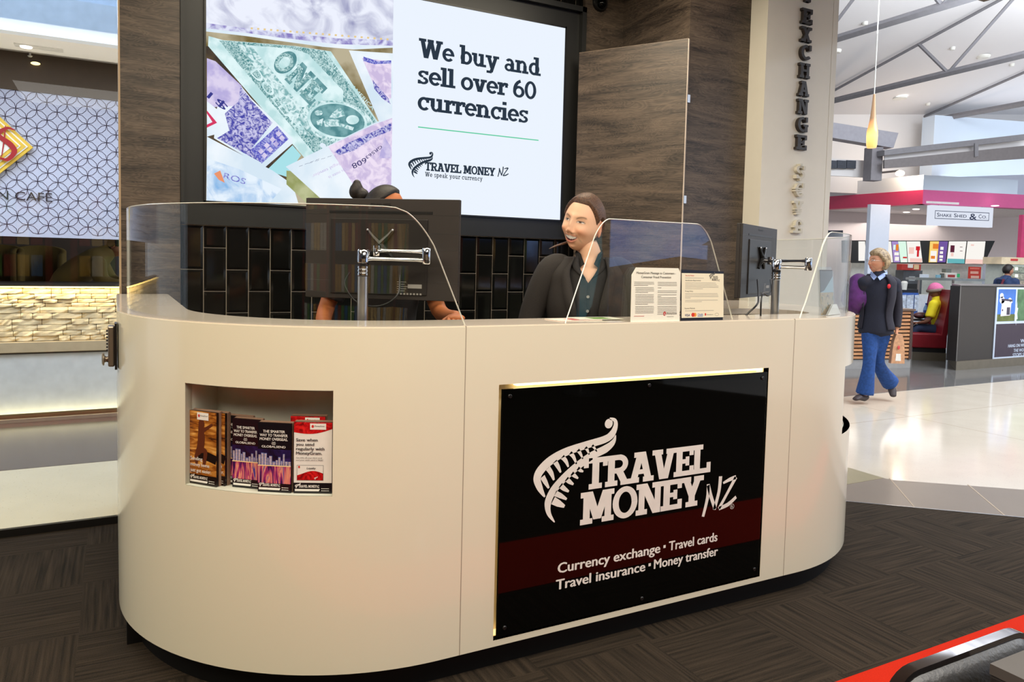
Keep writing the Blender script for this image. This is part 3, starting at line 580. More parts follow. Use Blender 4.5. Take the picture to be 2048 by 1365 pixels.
# ------------------------------------------------------------------ acrylic guards on the ledge
ZG0 = ZL
def guard(name, pts, top, label, th=.008):
    """pts: plan points (x, y, nx, ny) ; top: height at each point"""
    t = thing(name, (pts[0][0], pts[0][1], ZG0), label, 'glass screen', 'clear acrylic screens along the counter ledge')
    mb = MB(); n = len(pts); A = [(p[0], p[1]) for p in pts]; B = [(p[0]-p[2]*th, p[1]-p[3]*th) for p in pts]
    for i in range(n-1):
        mb.face([(*A[i], ZG0), (*A[i+1], ZG0), (*A[i+1], top[i+1]), (*A[i], top[i])]); mb.face([(*B[i], ZG0), (*B[i], top[i]), (*B[i+1], top[i+1]), (*B[i+1], ZG0)])
    mb.build('pane', ACRYL, t, smooth=True, ang=60)
    mb = MB()
    for i in range(n-1):
        mb.face([(*A[i], top[i]), (*A[i+1], top[i+1]), (*B[i+1], top[i+1]), (*B[i], top[i])])
    for i in (0, n-1):
        if top[i] > ZG0+.01: mb.face([(*A[i], ZG0), (*A[i], top[i]), (*B[i], top[i]), (*B[i], ZG0)])
    # the polished edge has its own width
    r = .0022
    mb.tube([((A[i][0]+B[i][0])/2, (A[i][1]+B[i][1])/2, top[i]) for i in range(n)], r, 6)
    mb.build('polished_edge', EDGE, t)
    return t
def arcpts(c, a0, a1, d, k=24):
    out = []
    for i in range(k+1):
        a = R_(a0+(a1-a0)*i/k); out.append((c[0]+(c[2]-d)*math.cos(a), c[1]+(c[2]-d)*math.sin(a), math.cos(a), math.sin(a)))
    return out
def corner_top(xs, zt, xc, xe, z0, r=.09):
    """height profile that is flat, rounds over and slants down to the ledge"""
    out = []
    for x in xs:
        if x <= xc-r: out.append(zt); continue
        slope = (zt-z0)/(xe-xc)
        zl = zt-(x-xc)*slope
        if x >= xc+r*.55: out.append(max(zl, z0)); continue
        u = (x-(xc-r))/(1.55*r); zend = zt-(.55*r)*slope
        out.append(zt-(zt-zend)*u*u)
    return out
lp = arcpts(CL, 180, 270, .035, 36)
xs = sorted(set([.99+i*.012 for i in range(-2, 9)]+[1.079])); lp = [p for p in lp if p[0] < .95]
sx_ = [.955+i*.0065 for i in range(20)]
# straight tail of the left guard
tail = [(.86+.01*i, 2.375, 0, -1) for i in range(0, 23)]
lp = [p for p in lp if p[0] < .855]
lp = [(p[0], p[1], p[2], p[3]) for p in lp]
allp = lp+tail; XT = [p[0] for p in allp]
top = corner_top(XT, 1.668, .905, 1.08, ZG0, .10)
guard('curved_glass_screen', allp, top, 'curved clear acrylic screen around the rounded left end of the counter, before the large monitor')
mid = [(1.495+.008*i, 2.378, 0, -1) for i in range(106)]
def mid_top(x):
    a = corner_top([-(x-1.64)+1], 1.668, 1, 1+.145, ZG0, .045)[0]; b = corner_top([x-2.17+1], 1.668, 1, 1+.165, ZG0, .055)[0]; return min(a, b)
guard('flat_glass_screen', mid, [mid_top(p[0]) for p in mid], 'flat clear acrylic screen with slanted sides in front of the smiling person')
rp_ = [(2.745+.006*i, 2.378, 0, -1) for i in range(3)]+arcpts(CR, 271.5, 372, .035, 60)
def rt(i, p):
    s = sum(math.dist(rp_[k][:2], rp_[k+1][:2]) for k in range(i)); return min(1.668, corner_top([-(s-.16)+1], 1.668, 1, 1.16, ZG0, .05)[0])
guard('curved_glass_screen', rp_, [rt(i, p) for i, p in enumerate(rp_)], 'curved clear acrylic screen around the rounded right end of the counter beside the pillar')
bp = [(3.50-.0*i, 3.10+.012*i, -1, 0) for i in range(20)]
fl = [(3.22+.01*i, 3.16+.0*i, 0, -1) for i in range(18)]
guard('small_glass_screen', fl, [1.60-.0*i for i in range(18)], 'small upright acrylic pane standing on the worktop in front of the white pillar')

# ------------------------------------------------------------------ signs standing on the ledge
def board(name, pl, pr, zb, zt, y0, y1, label, mats, cut=0):
    a = PX(pl, 600, 1, y0); b = PX(pr, 600, 1, y1); return a.x, b.x
FN = frame((1.776, 2.352, ZL), (1, .0, 0), (0, .04, 1))
nb = thing('notice_board', (1.90, 2.37, ZL), 'white notice card with cut top corners and two columns of small print', 'notice card')
mb = MB(); W1, H1 = .243, .213
pl_ = [(0, 0), (W1, 0), (W1+.002, H1-.018), (W1-.008, H1), (.024, H1), (.003, H1-.030)]
mb.prism([FN @ V((x, y, 0)) for x, y in pl_], FN.to_3x3() @ V((0, 0, -.003))); card = mb.build('card', mat((240, 236, 218), .5, var=.01), nb)
GREY = mat((96, 92, 86), .7); LGREY = mat((160, 156, 146), .7); REDP = mat((206, 40, 34), .6)
mb = MB(); text(mb, FN, 'MoneyGram Message to Customers -', .025, W1-.022, H1-.025, .0092, bold=.01); text(mb, FN, 'Consumer Fraud Prevention', .048, W1-.046, H1-.041, .0092, bold=.01)
text(mb, FN, 'MoneyGram', .178, .228, .028, .008); mb.build('lettering', GREY, card)
mb = MB(); y = H1-.058
for k in range(20):
    if k in (3, 7, 14): y -= .003
    if k < 19: quad(mb, FN, .014+(.006 if k > 2 else 0), y, .112-(.03 if k in (2, 6, 13) else random.uniform(0, .002)), y+.0018)
    if k not in (4,): quad(mb, FN, .130, y, .228-(.08 if k in (3, 8) else random.uniform(0, .002)), y+.0018)
    y -= .0062
quad(mb, FN, .178, .018, .212, .0195); mb.build('printed_lines', LGREY, card)
mb = MB(); disc(mb, FN, .166, .031, .0072, .0082); quad(mb, FN, .014, .022, .064, .0232); mb.build('red_mark', REDP, card)
mb = MB(); 
for a in g_arc(.168, .030, .004, .005, 100, 300, .0018): mb.face([FN @ V((x, y, .0016)) for x, y in a[:4]])
mb.build('swirl', WHITE, card)
FT = frame((2.028, 2.354, ZL), (1, 0, 0), (0, .05, 1))
tb = thing('notice_board', (2.15, 2.37, ZL), 'cream notice card in a black holder with a row of card logos along its foot', 'notice card')
W2, H2 = .226, .196
mb = MB(); mb.prism([FT @ V(p) for p in ((0, 0, 0), (W2, 0, 0), (W2+.004, H2+.008, 0), (.004, H2+.012, 0))], FT.to_3x3() @ V((0, 0, -.004))); hd = mb.build('holder', PLAST2, tb)
mb = MB(); quad(mb, FT, .003, .012, W2+.003, H2-.002, w=.0006); cd_ = mb.build('card', mat((238, 228, 198), .5, var=.01), tb)
mb = MB(); text(mb, FT, 'Security Notice', .022, .068, H2-.014, .0062); mb.build('heading', REDP, cd_)
mb = MB()
text(mb, FT, 'Identification Requirements', .022, .104, H2-.034, .0058); text(mb, FT, 'Privacy Policy', .021, .063, H2-.078, .0058); text(mb, FT, 'Payment Methods', .019, .073, .048, .0058)
fern(mb, FT, .170, H2-.018, .085); slab(mb, FT, 'TRAVEL', .168, .198, H2-.0205, .0085, gap=.03); slab(mb, FT, 'MONEY', .164, .196, H2-.0315, .0095, gap=.03); text(mb, FT, 'NZ', .197, .207, H2-.034, .009)
mb.build('lettering', GREY, cd_)
mb = MB()
for y, x1 in [(H2-.022, .12), (H2-.042, .185), (H2-.048, .19), (H2-.054, .20), (H2-.060, .20), (H2-.066, .115), (H2-.086, .195), (H2-.092, .198), (H2-.098, .2), (H2-.104, .05), (H2-.113, .197), (H2-.119, .11), (.040, .175)]:
    quad(mb, FT, .021, y, x1, y+.0014)
mb.build('printed_lines', LGREY, cd_)
mb = MB(); text(mb, FT, 'VISA', .021, .046, .018, .010, m=0, bold=.02, shear=.2); disc(mb, FT, .063, .024, .0085, m=1); disc(mb, FT, .073, .024, .0085, m=2, w=.0008)
text(mb, FT, 'Chubb', .088, .116, .021, .009, m=3, bold=.02); quad(mb, FT, .088, .0165, .116, .019, 3); disc(mb, FT, .130, .025, .004, .0055, m=1); text(mb, FT, 'MoneyGram', .137, .172, .022, .0045, m=4)
for a in g_arc(.192, .024, .011, .006, 0, 360, .0008): mb.face([FT @ V((x, y, .001)) for x, y in a[:4]], 4)
mb.build('card_marks', [mat((40, 50, 120), .6), mat((214, 50, 30), .6), mat((240, 150, 40), .6), mat((100, 130, 190), .6), GREY], cd_)
# papers lying on the ledge
for k, (x, y, a, c) in enumerate([(1.60, 2.49, 4, (232, 214, 200)), (1.71, 2.50, -5, (222, 222, 206))]):
    mb = MB(); M_ = Matrix.Translation((x, y, ZL)) @ Matrix.Rotation(R_(a), 4, 'Z'); mb.box((-.10, -.055, .0005+k*.0025), (.10, .055, .0025+k*.0025), 0, M_); mb.face([M_ @ V(p) for p in ((-.03, -.045, .0028+k*.0025), (.05, -.045, .0028+k*.0025), (.05, .03, .0028+k*.0025), (-.03, .03, .0028+k*.0025))], 1)
    tag(mb.build('leaflet', [mat(c, .5), mat([(196, 96, 96), (96, 140, 52)][k], .5)]), ['pale leaflet with a pink patch lying flat behind the middle screen', 'leaflet with a green patch lying on top of the pink one'][k], 'leaflet')

# ------------------------------------------------------------------ brochures in the niche
def cyl(px, py, R):
    o = V((0, 0, EYE)); d = ray(px, py); ox, oy = o.x-CL[0], o.y-CL[1]
    a = d.x*d.x+d.y*d.y; b = 2*(ox*d.x+oy*d.y); c = ox*ox+oy*oy-R*R; t = (-b-math.sqrt(b*b-4*a*c))/(2*a); return o+d*t
def brochure(pl, pr, R, zt, label, design, th=.010, grp=None):
    a, b = cyl(pl, 900, R), cyl(pr, 920, R); a.z = b.z = 0
    F = frame((a.x, a.y, .7135), (b-a), (0, 0, 1)); W = (b-a).length; H = zt-.7135
    t = thing('brochure', ((a.x+b.x)/2, (a.y+b.y)/2, .713), label, 'brochure', grp)
    mb = MB(); mb.box((0, 0, -th), (W, H, 0), 0, F)
    for k in range(4): mb.box((.001*k, 0, -th-.004*(k+1)), (W+.002, H+.0015*(k % 3), -th-.004*k-.0005), 1, F)
    st = mb.build('pages', [mat((26, 18, 20), .25), mat((150, 120, 100), .6)], t); design(F, W, H, t); return t
def footer(mb, F, W, z=.0):
    fern(mb, F, .016, .022, .05); slab(mb, F, 'TRAVEL MONEY', .016, min(W*.6, .085), .020, .0085, gap=.04); text(mb, F, 'NZ', min(W*.6, .085)+.001, min(W*.6, .085)+.009, .019, .010)
    mb.prism([F @ V(p) for p in ((.004, .008, .001), (W*.66, .008, .001), (W*.69, .015, .001), (.004, .015, .001))], F.to_3x3() @ V((0, 0, .0003)))
    quad(mb, F, W*.76, .016, W*.93, .0175); quad(mb, F, W*.76, .009, W*.93, .0105); disc(mb, F, W*.74, .0168, .0015); disc(mb, F, W*.74, .0098, .0015)
WH = mat((236, 232, 226), .4); 
def picmat(name, cols, scale, stretch=(1, 1, 1), rough=.25, dist=1.5):
    m, t, b = nt(name); L = t.links.new; tc = node(t, 'ShaderNodeTexCoord'); mp = node(t, 'ShaderNodeMapping'); mp.inputs['Scale'].default_value = stretch; L(tc.outputs['Object'], mp.inputs[0])
    n_ = node(t, 'ShaderNodeTexNoise'); n_.inputs['Scale'].default_value = scale; n_.inputs['Distortion'].default_value = dist; n_.inputs['Detail'].default_value = 4; L(mp.outputs[0], n_.inputs['Vector'])
    r = node(t, 'ShaderNodeValToRGB'); e = r.color_ramp.elements
    while len(e) < len(cols): e.new(.5)
    for k, c in enumerate(cols): e[k].position = .32+.36*k/(len(cols)-1); e[k].color = lin(c)+(1,)
    L(n_.outputs['Fac'], r.inputs[0]); L(r.outputs[0], b.inputs['Base Color']); b.inputs['Roughness'].default_value = rough; return m
P_GOLD = picmat('golden_water_print', [(70, 34, 14), (150, 84, 26), (206, 140, 60), (236, 190, 110)], 9, (1, 1, 5)); P_DK = mat((30, 16, 12), .25)
P_SKIN = mat((96, 46, 26), .3); NAVY = picmat('night_sky_print', [(16, 12, 34), (30, 22, 70), (60, 40, 110)], 12); BLK = mat((18, 16, 22), .22)
P_CITY = mat((120, 130, 190), .3, var=.5, scale=120); P_REF = picmat('water_reflection_print', [(22, 12, 40), (60, 30, 90), (170, 50, 110), (236, 150, 120), (60, 60, 150)], 60, (1, 1, .12)); P_LIT = mat((250, 214, 160), .3)
REDM = picmat('red_wave_print', [(120, 8, 12), (196, 20, 24), (226, 40, 36)], 30, (1, 1, 1), dist=3)
def d_gold(F, W, H, t):
    mb = MB(); quad(mb, F, 0, .03, W, H, 0, .0006); quad(mb, F, 0, 0, W, .034, 1, .0008); mb.build('cover_picture', [P_GOLD, P_DK], t)
    mb = MB()   # sitting figure
    stroke2(mb, F, [(W*.42, H*.80), (W*.45, H*.66), (W*.42, H*.52), (W*.30, H*.42)], [.018, .030, .030, .020], 0, .0012)
    stroke2(mb, F, [(W*.40, H*.47), (W*.60, H*.46), (W*.55, H*.28)], [.02, .017, .012], 0, .0013); stroke2(mb, F, [(W*.36, H*.46), (W*.26, H*.38), (W*.28, H*.28)], [.018, .015, .010], 0, .0014)
    stroke2(mb, F, [(W*.50, H*.74), (W*.72, H*.80), (W*.86, H*.84)], [.014, .010, .008], 0, .0015); disc(mb, F, W*.46, H*.83, .013, .016, 0, .0016); stroke2(mb, F, [(W*.25, H*.36), (W*.6, H*.40), (W, H*.36)], [.012, .03, .03], 1, .0010)
    mb.build('sitting_figure', [P_SKIN, P_DK], t)
    mb = MB(); quad(mb, F, W*.30, H*.885, W*.72, H*.985, 0, .0018); mb.build('label_tab', WH, t)
    mb = MB(); disc(mb, F, W*.37, H*.94, .004, .005, 0, .0024); mb.build('red_mark', REDP, t)
    mb = MB(); text(mb, F, 'MoneyGram', W*.42, W*.69, H*.935, .005, w=.0024); mb.build('tab_lettering', GREY, t)
    mb = MB(); text(mb, F, 'Sending', .006, .058, H*.33, .0125, w=.002, bold=.02); text(mb, F, 'money home', .006, .088, H*.25, .0125, w=.002, bold=.02); text(mb, F, 'just got easier.', .006, .096, H*.17, .0125, w=.002, bold=.02); footer(mb, F, W); mb.build('lettering', WH, t)
def d_city(F, W, H, t):
    mb = MB(); quad(mb, F, 0, 0, W, H, 0, .0006); quad(mb, F, 0, H*.30, W, H*.62, 1, .0008); quad(mb, F, 0, H*.13, W, H*.385, 2, .0010); mb.build('cover_picture', [BLK, NAVY, P_REF], t)
    mb = MB(); x = .002; rr = random.Random(5)
    while x < W-.008:
        bw = rr.uniform(.005, .010); bh = rr.uniform(.012, .045); quad(mb, F, x, H*.38, x+bw, H*.38+bh, 0, .0012)
        for k in range(int(bh/.004)): quad(mb, F, x+.001, H*.38+.002+k*.004, x+bw-.001, H*.38+.0035+k*.004, 1, .0014)
        x += bw+.0015
    quad(mb, F, 0, H*.378, W, H*.392, 1, .0015); mb.build('skyline', [P_CITY, P_LIT], t)
    mb = MB(); text(mb, F, 'THE SMARTER', W*.16, W*.82, H*.86, .0092, w=.002, bold=.03); text(mb, F, 'WAY TO TRANSFER', W*.06, W*.90, H*.805, .0092, w=.002, bold=.03); text(mb, F, 'MONEY OVERSEAS.', W*.06, W*.90, H*.75, .0092, w=.002, bold=.03)
    text(mb, F, 'GLOBALSEND', W*.12, W*.84, H*.645, .0075, w=.002, bold=.02);
    for k in range(4):
        for a in g_arc(W*.48, H*.70+k*.0028, .0085-.0012*abs(k-1), .0028, 200, 340, .0008, n=8): mb.face([F @ V((x_, y_, .002)) for x_, y_ in a[:4]])
    footer(mb, F, W); mb.build('lettering', WH, t)
def d_red(F, W, H, t):
    mb = MB(); quad(mb, F, 0, 0, W, H, 0, .0006); quad(mb, F, 0, 0, W, .036, 1, .0008)
    mb.face([F @ V(p) for p in [(0, H, .001), (0, H*.86, .001)]+[(W*i/12, H*(.86-.045*math.sin(math.pi*i/12)+.05*i/12), .001) for i in range(1, 13)]+[(W, H, .001)]], 2)
    quad(mb, F, W*.08, H*.185, W*.78, H*.40, 3, .0012); quad(mb, F, W*.09, H*.19, W*.77, H*.395, 0, .0014)
    mb.face([F @ V(p) for p in [(W*.09, H*.19, .0016)]+[(W*.77, H*.19, .0016)]+[(W*(.77-.68*i/10), H*(.285+.035*math.sin(math.pi*i/10*1.3)), .0016) for i in range(11)]], 2)
    mb.build('cover_picture', [WH, BLK, REDM, GREY], t)
    mb = MB(); quad(mb, F, W*.42, H*.90, W*.84, H*.985, 0, .0018); mb.build('label_tab', WH, t)
    mb = MB(); disc(mb, F, W*.49, H*.945, .004, .005, 0, .0024); disc(mb, F, W*.14, H*.375, .003, .004, 0, .0024); mb.build('red_mark', REDP, t)
    mb = MB(); text(mb, F, 'MoneyGram', W*.54, W*.80, H*.94, .005, w=.0024); 
    for k, (s, e) in enumerate([('Save when', .62), ('you send', .53), ('regularly with', .80), ('MoneyGram.', .74)]): text(mb, F, s, W*.06, W*e, H*(.735-.062*k), .0105, w=.0024, bold=.025)
    text(mb, F, 'Get 50% off your third send', W*.06, W*.74, H*.495, .0045, w=.0024); text(mb, F, 'and your sixth send is FREE!', W*.06, W*.77, H*.463, .0045, w=.0024); text(mb, F, 'Loyalty', W*.34, W*.58, H*.345, .007, w=.0024, bold=.02, shear=.2)
    mb.build('print', mat((40, 30, 34), .5), t)
    mb = MB(); footer(mb, F, W); fern(mb, F, W*.60, H*.21, .03, w=.003); mb.build('lettering', WH, t)
brochure(403, 450, .940, .962, 'brown sunset brochure mostly hidden behind its copy in the niche corner', d_gold)
brochure(379, 433, .960, .966, 'brown sunset brochure in the left corner of the niche, in front of its copy', d_gold)
brochure(449, 500, .915, .950, 'dark night-city brochure, the most covered of the three skyline ones', d_city)
brochure(465, 520, .936, .948, 'dark night-city brochure standing between the two other skyline ones', d_city)
brochure(516, 582, .957, .946, 'dark night-city brochure fully in view beside the red and white one', d_city)
brochure(581, 650, .925, .965, 'red and white brochure peeking out behind the Save when you send one', d_red)
brochure(588, 664, .957, .952, 'red and white Save when you send brochure at the right end of the niche', d_red)
# ================================================================== THE SCREEN WALL
YT = 4.583
FT_ = frame((0, YT, 0), (1, 0, 0), (0, 0, 1))
sur = MB(); sur.box((.331, 4.594, 1.66), (2.964, 4.611, 3.298)); 
for a, b in (((.331, 4.572, 1.66), (.350, 4.60, 3.298)), ((2.930, 4.552, 1.66), (2.964, 4.60, 3.298)), ((.331, 4.572, 1.66), (2.964, 4.60, 1.674)), ((.331, 4.552, 3.262), (2.964, 4.60, 3.298))): sur.box(a, b)
tag(sur.build('screen_surround', mat((30, 30, 29), .4, name='surround_black')), 'black recessed surround framing the big lit screen above the black tiles', 'frame')
tv = thing('wall_screen', (1.63, 4.59, 1.80), 'large lit advertising screen with banknotes and white text half behind the staff', 'screen')
mb = MB(); mb.box((.452, 4.586, 1.786), (2.818, 4.593, 3.146)); mb.box((.452, 4.579, 1.786), (.462, 4.59, 3.146)); mb.box((2.808, 4.579, 1.786), (2.818, 4.59, 3.146)); mb.box((.452, 4.579, 1.786), (2.818, 4.59, 1.796)); mb.box((.452, 4.579, 3.136), (2.818, 4.59, 3.146))
mb.build('bezel', PLAST2, tv)
def tq(x, y): q = PX(400+x/3.25, y/3.25, 1, YT); return (q.x, q.z)
XL, XM, XR, Z0, Z1 = .463, 1.513, 2.807, 1.797, 3.135
_q = PX(784, 200, 1, YT); XM = _q.x
mb = MB(); quad(mb, FT_, XM, Z0, XR, Z1, w=0); mb.build('text_half', emis((236, 244, 255), 1.0), tv)
def clip(poly):
    def c1(P, ax, v, keep):
        out = []
        for i in range(len(P)):
            a, b = P[i], P[(i+1) % len(P)]; ia, ib = keep(a[ax]), keep(b[ax])
            if ia: out.append(a)
            if ia != ib: t = (v-a[ax])/(b[ax]-a[ax]); out.append((a[0]+(b[0]-a[0])*t, a[1]+(b[1]-a[1])*t))
        return out
    for ax, v, k in ((0, XL, lambda q: q >= XL), (0, XM, lambda q: q <= XM), (1, Z0, lambda q: q >= Z0), (1, Z1, lambda q: q <= Z1)):
        poly = c1(poly, ax, v, k)
        if len(poly) < 3: return []
    return poly
pic = MB(); PM = []
def pp(pts, m, w, world=False):
    P = clip([p if world else tq(*p) for p in pts])
    if not P: return
    if m not in PM: PM.append(m)
    pic.face([FT_ @ V((x, z, w*.0003)) for x, z in P], PM.index(m))
e_tan = emis((120, 104, 62), 1, (188, 178, 150), 4); e_top = emis((238, 242, 255), 1, (150, 152, 190), 5.5, 1.2, .42, .74); e_topedge = emis((226, 230, 250), 1, (140, 130, 196), 22, .5, .4, .62)
e_white = emis((240, 248, 255), 1, (214, 232, 246), 3); e_green = emis((222, 244, 246), 1, (126, 178, 180), 34, 1.5, .42, .62); e_gwhite = emis((226, 248, 250), 1, (190, 226, 228), 12); e_teal = emis((122, 170, 174), 1, (84, 138, 144), 20); e_gband = emis((196, 226, 226), 1, (78, 138, 142), 60, 2, .40, .60)
e_dark = emis((66, 58, 52), 1, (104, 88, 62), 8); e_purp = emis((206, 204, 238), 1, (74, 74, 170), 28, 2.5, .40, .60); e_indigo = emis((84, 84, 190), 1, (186, 190, 236), 45, 2, .42, .66); e_lil = emis((222, 212, 240), 1, (186, 176, 224), 14); e_pink = emis((240, 226, 246), 1, (206, 190, 226), 18, 1); e_navy = emis((60, 62, 140), 1); e_blue = emis((232, 244, 255), 1, (140, 186, 232), 5, 2, .42, .66)
e_org = emis((236, 150, 110), 1); e_cy = emis((170, 226, 234), 1); e_olive = emis((150, 158, 100), 1, (190, 194, 150), 6); e_crim = emis((214, 60, 100), 1); e_gold = emis((232, 206, 150), 1); e_ink = emis((70, 66, 116), 1)
pp([(-50, -420), (1400, -420), (1400, 1500), (-50, 1500)], e_tan, 1)
pp([(40, 300), (300, 300), (640, 1000), (600, 1300), (40, 1300)], e_dark, 2)
# blurred note across the top
pp([(40, -420), (1300, -420), (1260, 310), (1000, 322), (800, 305), (560, 272), (300, 235), (40, 205)], e_white, 4); pp([(40, -420), (1300, -420), (1260, 300), (900, 290), (560, 252), (300, 215), (40, 185)], e_top, 5)
pp([(40, 150), (300, 185), (600, 220), (900, 250), (1260, 262), (1260, 298), (900, 288), (560, 250), (300, 214), (40, 184)], e_topedge, 6)
for k in range(22): x = 330+k*42; y = 178+k*3.4; pp([(x, y), (x+14, y+2), (x+12, y+14), (x-2, y+12)], e_gold, 7)
# the green note
pp([(55, 235), (150, 262), (620, 300), (850, 335), (1170, 815), (700, 1030), (680, 1030), (52, 300)], e_gwhite, 9)
pp([(120, 262), (600, 300), (810, 330), (1150, 800), (760, 1000), (735, 990)], e_gband, 10)
pp([(330, 296), (600, 318), (700, 350), (930, 590), (930, 680), (640, 700), (420, 440)], e_gwhite, 11)
pp([(250, 290), (330, 296), (660, 700), (640, 760), (700, 880), (660, 870)], e_green, 11.5)
def rot_text(s, p0, p1, h, m, w, st='slab'):
    """lettering on the picture from p0 to p1 (close-up pixels), h its height"""
    a, b = V(tq(*p0)), V(tq(*p1)); ex = (b-a).normalized(); F = frame((a.x, YT, a.y), (ex.x, 0, ex.y), (-ex.y, 0, ex.x)); mbt = MB()
    if st == 'slab': slab(mbt, F, s, 0, (b-a).length, 0, h, 0, w*.0003, gap=.1)
    else: text(mbt, F, s, 0, (b-a).length, 0, h, 0, w*.0003, bold=.01)
    if m not in PM: PM.append(m)
    pic.add(mbt.v, mbt.f, PM.index(m))
rot_text('ONE', (452, 420), (716, 690), .155, e_teal, 14); rot_text('ONE', (462, 408), (712, 665), .115, e_gband, 15)
rot_text('DOLLAR', (322, 470), (650, 880), .052, e_gwhite, 15, 't'); rot_text('STATES OF AMERICA', (800, 370), (1120, 720), .024, e_gwhite, 15, 't')
def ell(cx, cy, rx, ry, rot, m, w, n=40): pp([(cx+rx*math.cos(a)*math.cos(rot)-ry*math.sin(a)*math.sin(rot), cy+rx*math.cos(a)*math.sin(rot)+ry*math.sin(a)*math.cos(rot)) for a in [2*math.pi*i/n for i in range(n)]], m, w)
ell(885, 790, 240, 132, .18, e_green, 12.5); ell(890, 786, 196, 118, .16, e_gwhite, 16); ell(892, 784, 178, 106, .16, e_teal, 17)
for pts in ([(800, 790), (830, 776), (905, 780), (900, 822), (812, 826)], [(880, 770), (940, 755), (930, 720), (905, 700), (860, 735), (840, 765)], [(890, 820), (990, 850), (1000, 830), (950, 812), (900, 800)], [(755, 790), (800, 770), (790, 822), (760, 812)]): pp(pts, e_green, 18)
ell(990, 780, 42, 30, 0, e_gwhite, 18); ell(770, 735, 26, 18, 0, e_green, 18); ell(798, 948, 22, 16, .5, e_white, 18)
# purple and blue notes at the left
pp([(44, 380), (100, 400), (270, 560), (255, 690), (44, 700)], e_lil, 20); pp([(250, 540), (330, 640), (600, 900), (600, 935), (420, 1090), (380, 1070), (90, 900), (110, 700)], e_white, 19); pp([(262, 560), (330, 650), (470, 800), (340, 960), (400, 1060), (110, 900), (190, 850), (160, 740), (250, 660)], e_purp, 21)
pp([(500, 820), (575, 905), (400, 1065), (330, 975)], e_indigo, 22)
for i in range(4):
    for j in range(2):
        x, y = 395+i*38+j*22, 985-i*38+j*28; pp([(x, y-20), (x+20, y), (x, y+20), (x-20, y)], e_lil, 23)
rot_text('$1', (182, 690), (70, 600), .04, e_navy, 23, 't'); 
pp([(44, 660), (110, 712), (190, 850), (44, 890)], e_white, 24); pp([(44, 720), (110, 800), (44, 832)], e_crim, 25); pp([(44, 740), (80, 795), (44, 812)], e_white, 26)
pp([(600, 945), (655, 1010), (560, 1150), (430, 1110)], e_cy, 20); pp([(44, 890), (120, 930), (470, 1110), (600, 1200), (640, 1330), (40, 1330)], e_white, 27); pp([(44, 1030), (250, 1100), (530, 1230), (440, 1330), (44, 1330)], e_blue, 28)
pp([(90, 1130), (130, 1110), (160, 1190), (120, 1170)], e_org, 29); rot_text('ROS', (150, 1160), (290, 1200), .035, e_indigo, 29, 't')
# olive table and the pink note at the bottom right
pp([(560, 1110), (640, 1120), (800, 1290), (700, 1330), (560, 1200)], e_olive, 30)
pp([(555, 1085), (1130, 800), (1300, 740), (1300, 1400), (900, 1400)], e_white, 31); pp([(830, 955), (1130, 810), (1300, 750), (1300, 1330), (1060, 1300)], e_pink, 32)
pp([(870, 990), (960, 930), (1140, 850), (1240, 800), (1240, 850), (1120, 900), (1000, 980), (900, 1010)], e_purp, 33); pp([(1195, 890), (1240, 960), (1235, 1030), (1160, 1030)], e_lil, 34)
rot_text('608', (1070, 1025), (980, 1070), .033, e_ink, 35, 't'); rot_text('GR563', (1172, 945), (1072, 1020), .02, e_ink, 35, 't')
rot_text('This note is', (960, 1085), (830, 1150), .018, e_lil, 35, 't'); rot_text('legal tender', (900, 1060), (725, 1140), .018, e_lil, 35, 't')
for a, b in (((640, 1080), (770, 1030)), ((700, 1060), (850, 1010))): rot_text('~ ~ ~ ~', b, a, .012, e_ink, 35, 't')
# lilac note at the right
pp([(965, 330), (1260, 350), (1260, 760), (1160, 790)], e_white, 30); pp([(1050, 380), (1240, 400), (1240, 640), (1200, 660), (1120, 540)], e_pink, 31); pp([(1118, 520), (1150, 560), (1220, 640), (1236, 680), (1180, 640), (1130, 580)], e_purp, 32); pp([(1060, 370), (1150, 400), (1240, 395), (1240, 415), (1130, 420), (1060, 400)], e_indigo, 32)
pic.build('banknote_half', PM, tv)
inkE = emis((44, 56, 70), 1.0); 
def tz(px, py): q = PX(px, py, 1, YT); return q.x, q.z
mb = MB()
for s, pa, pb in (('We buy and', (838, 117), (1080, 150)), ('sell over 60', (835, 170), (1072, 197)), ('currencies', (835, 219), (1056, 247))):
    xa, za = tz(*pa); xb, zb = tz(*pb); mb = MB(); slab(mb, FT_, s, xa, xb, (za+zb)/2, .120, w=.001, gap=.0, fat=.025); mb.build('headline', inkE, tv)
mb = MB(); xa, za = tz(836, 254); xb, zb = tz(1077, 279); quad(mb, FT_, xa, za-.004, xb, za+.003); mb.build('green_rule', emis((96, 206, 160), 1), tv)
mb = MB(); xa, za = tz(850, 338); xb, zb = tz(990, 345); slab(mb, FT_, 'TRAVEL MONEY', xa, xb, (za+zb)/2-.018, .055, gap=.0, fat=.03); fern(mb, FT_, xa-.005, za-.012, .46); _n = cs((1047, 738)); nz(mb, FT_, xb+.022-(_n[0]-_o[0])*.44, zb-.028-(_n[1]-_o[1])*.44, .44)
xa, za = tz(850, 347); xb, zb = tz(965, 353); slab(mb, FT_, 'We speak your currency', xa, xb, za-.020, .030, gap=.10)
mb.build('logo', inkE, tv)
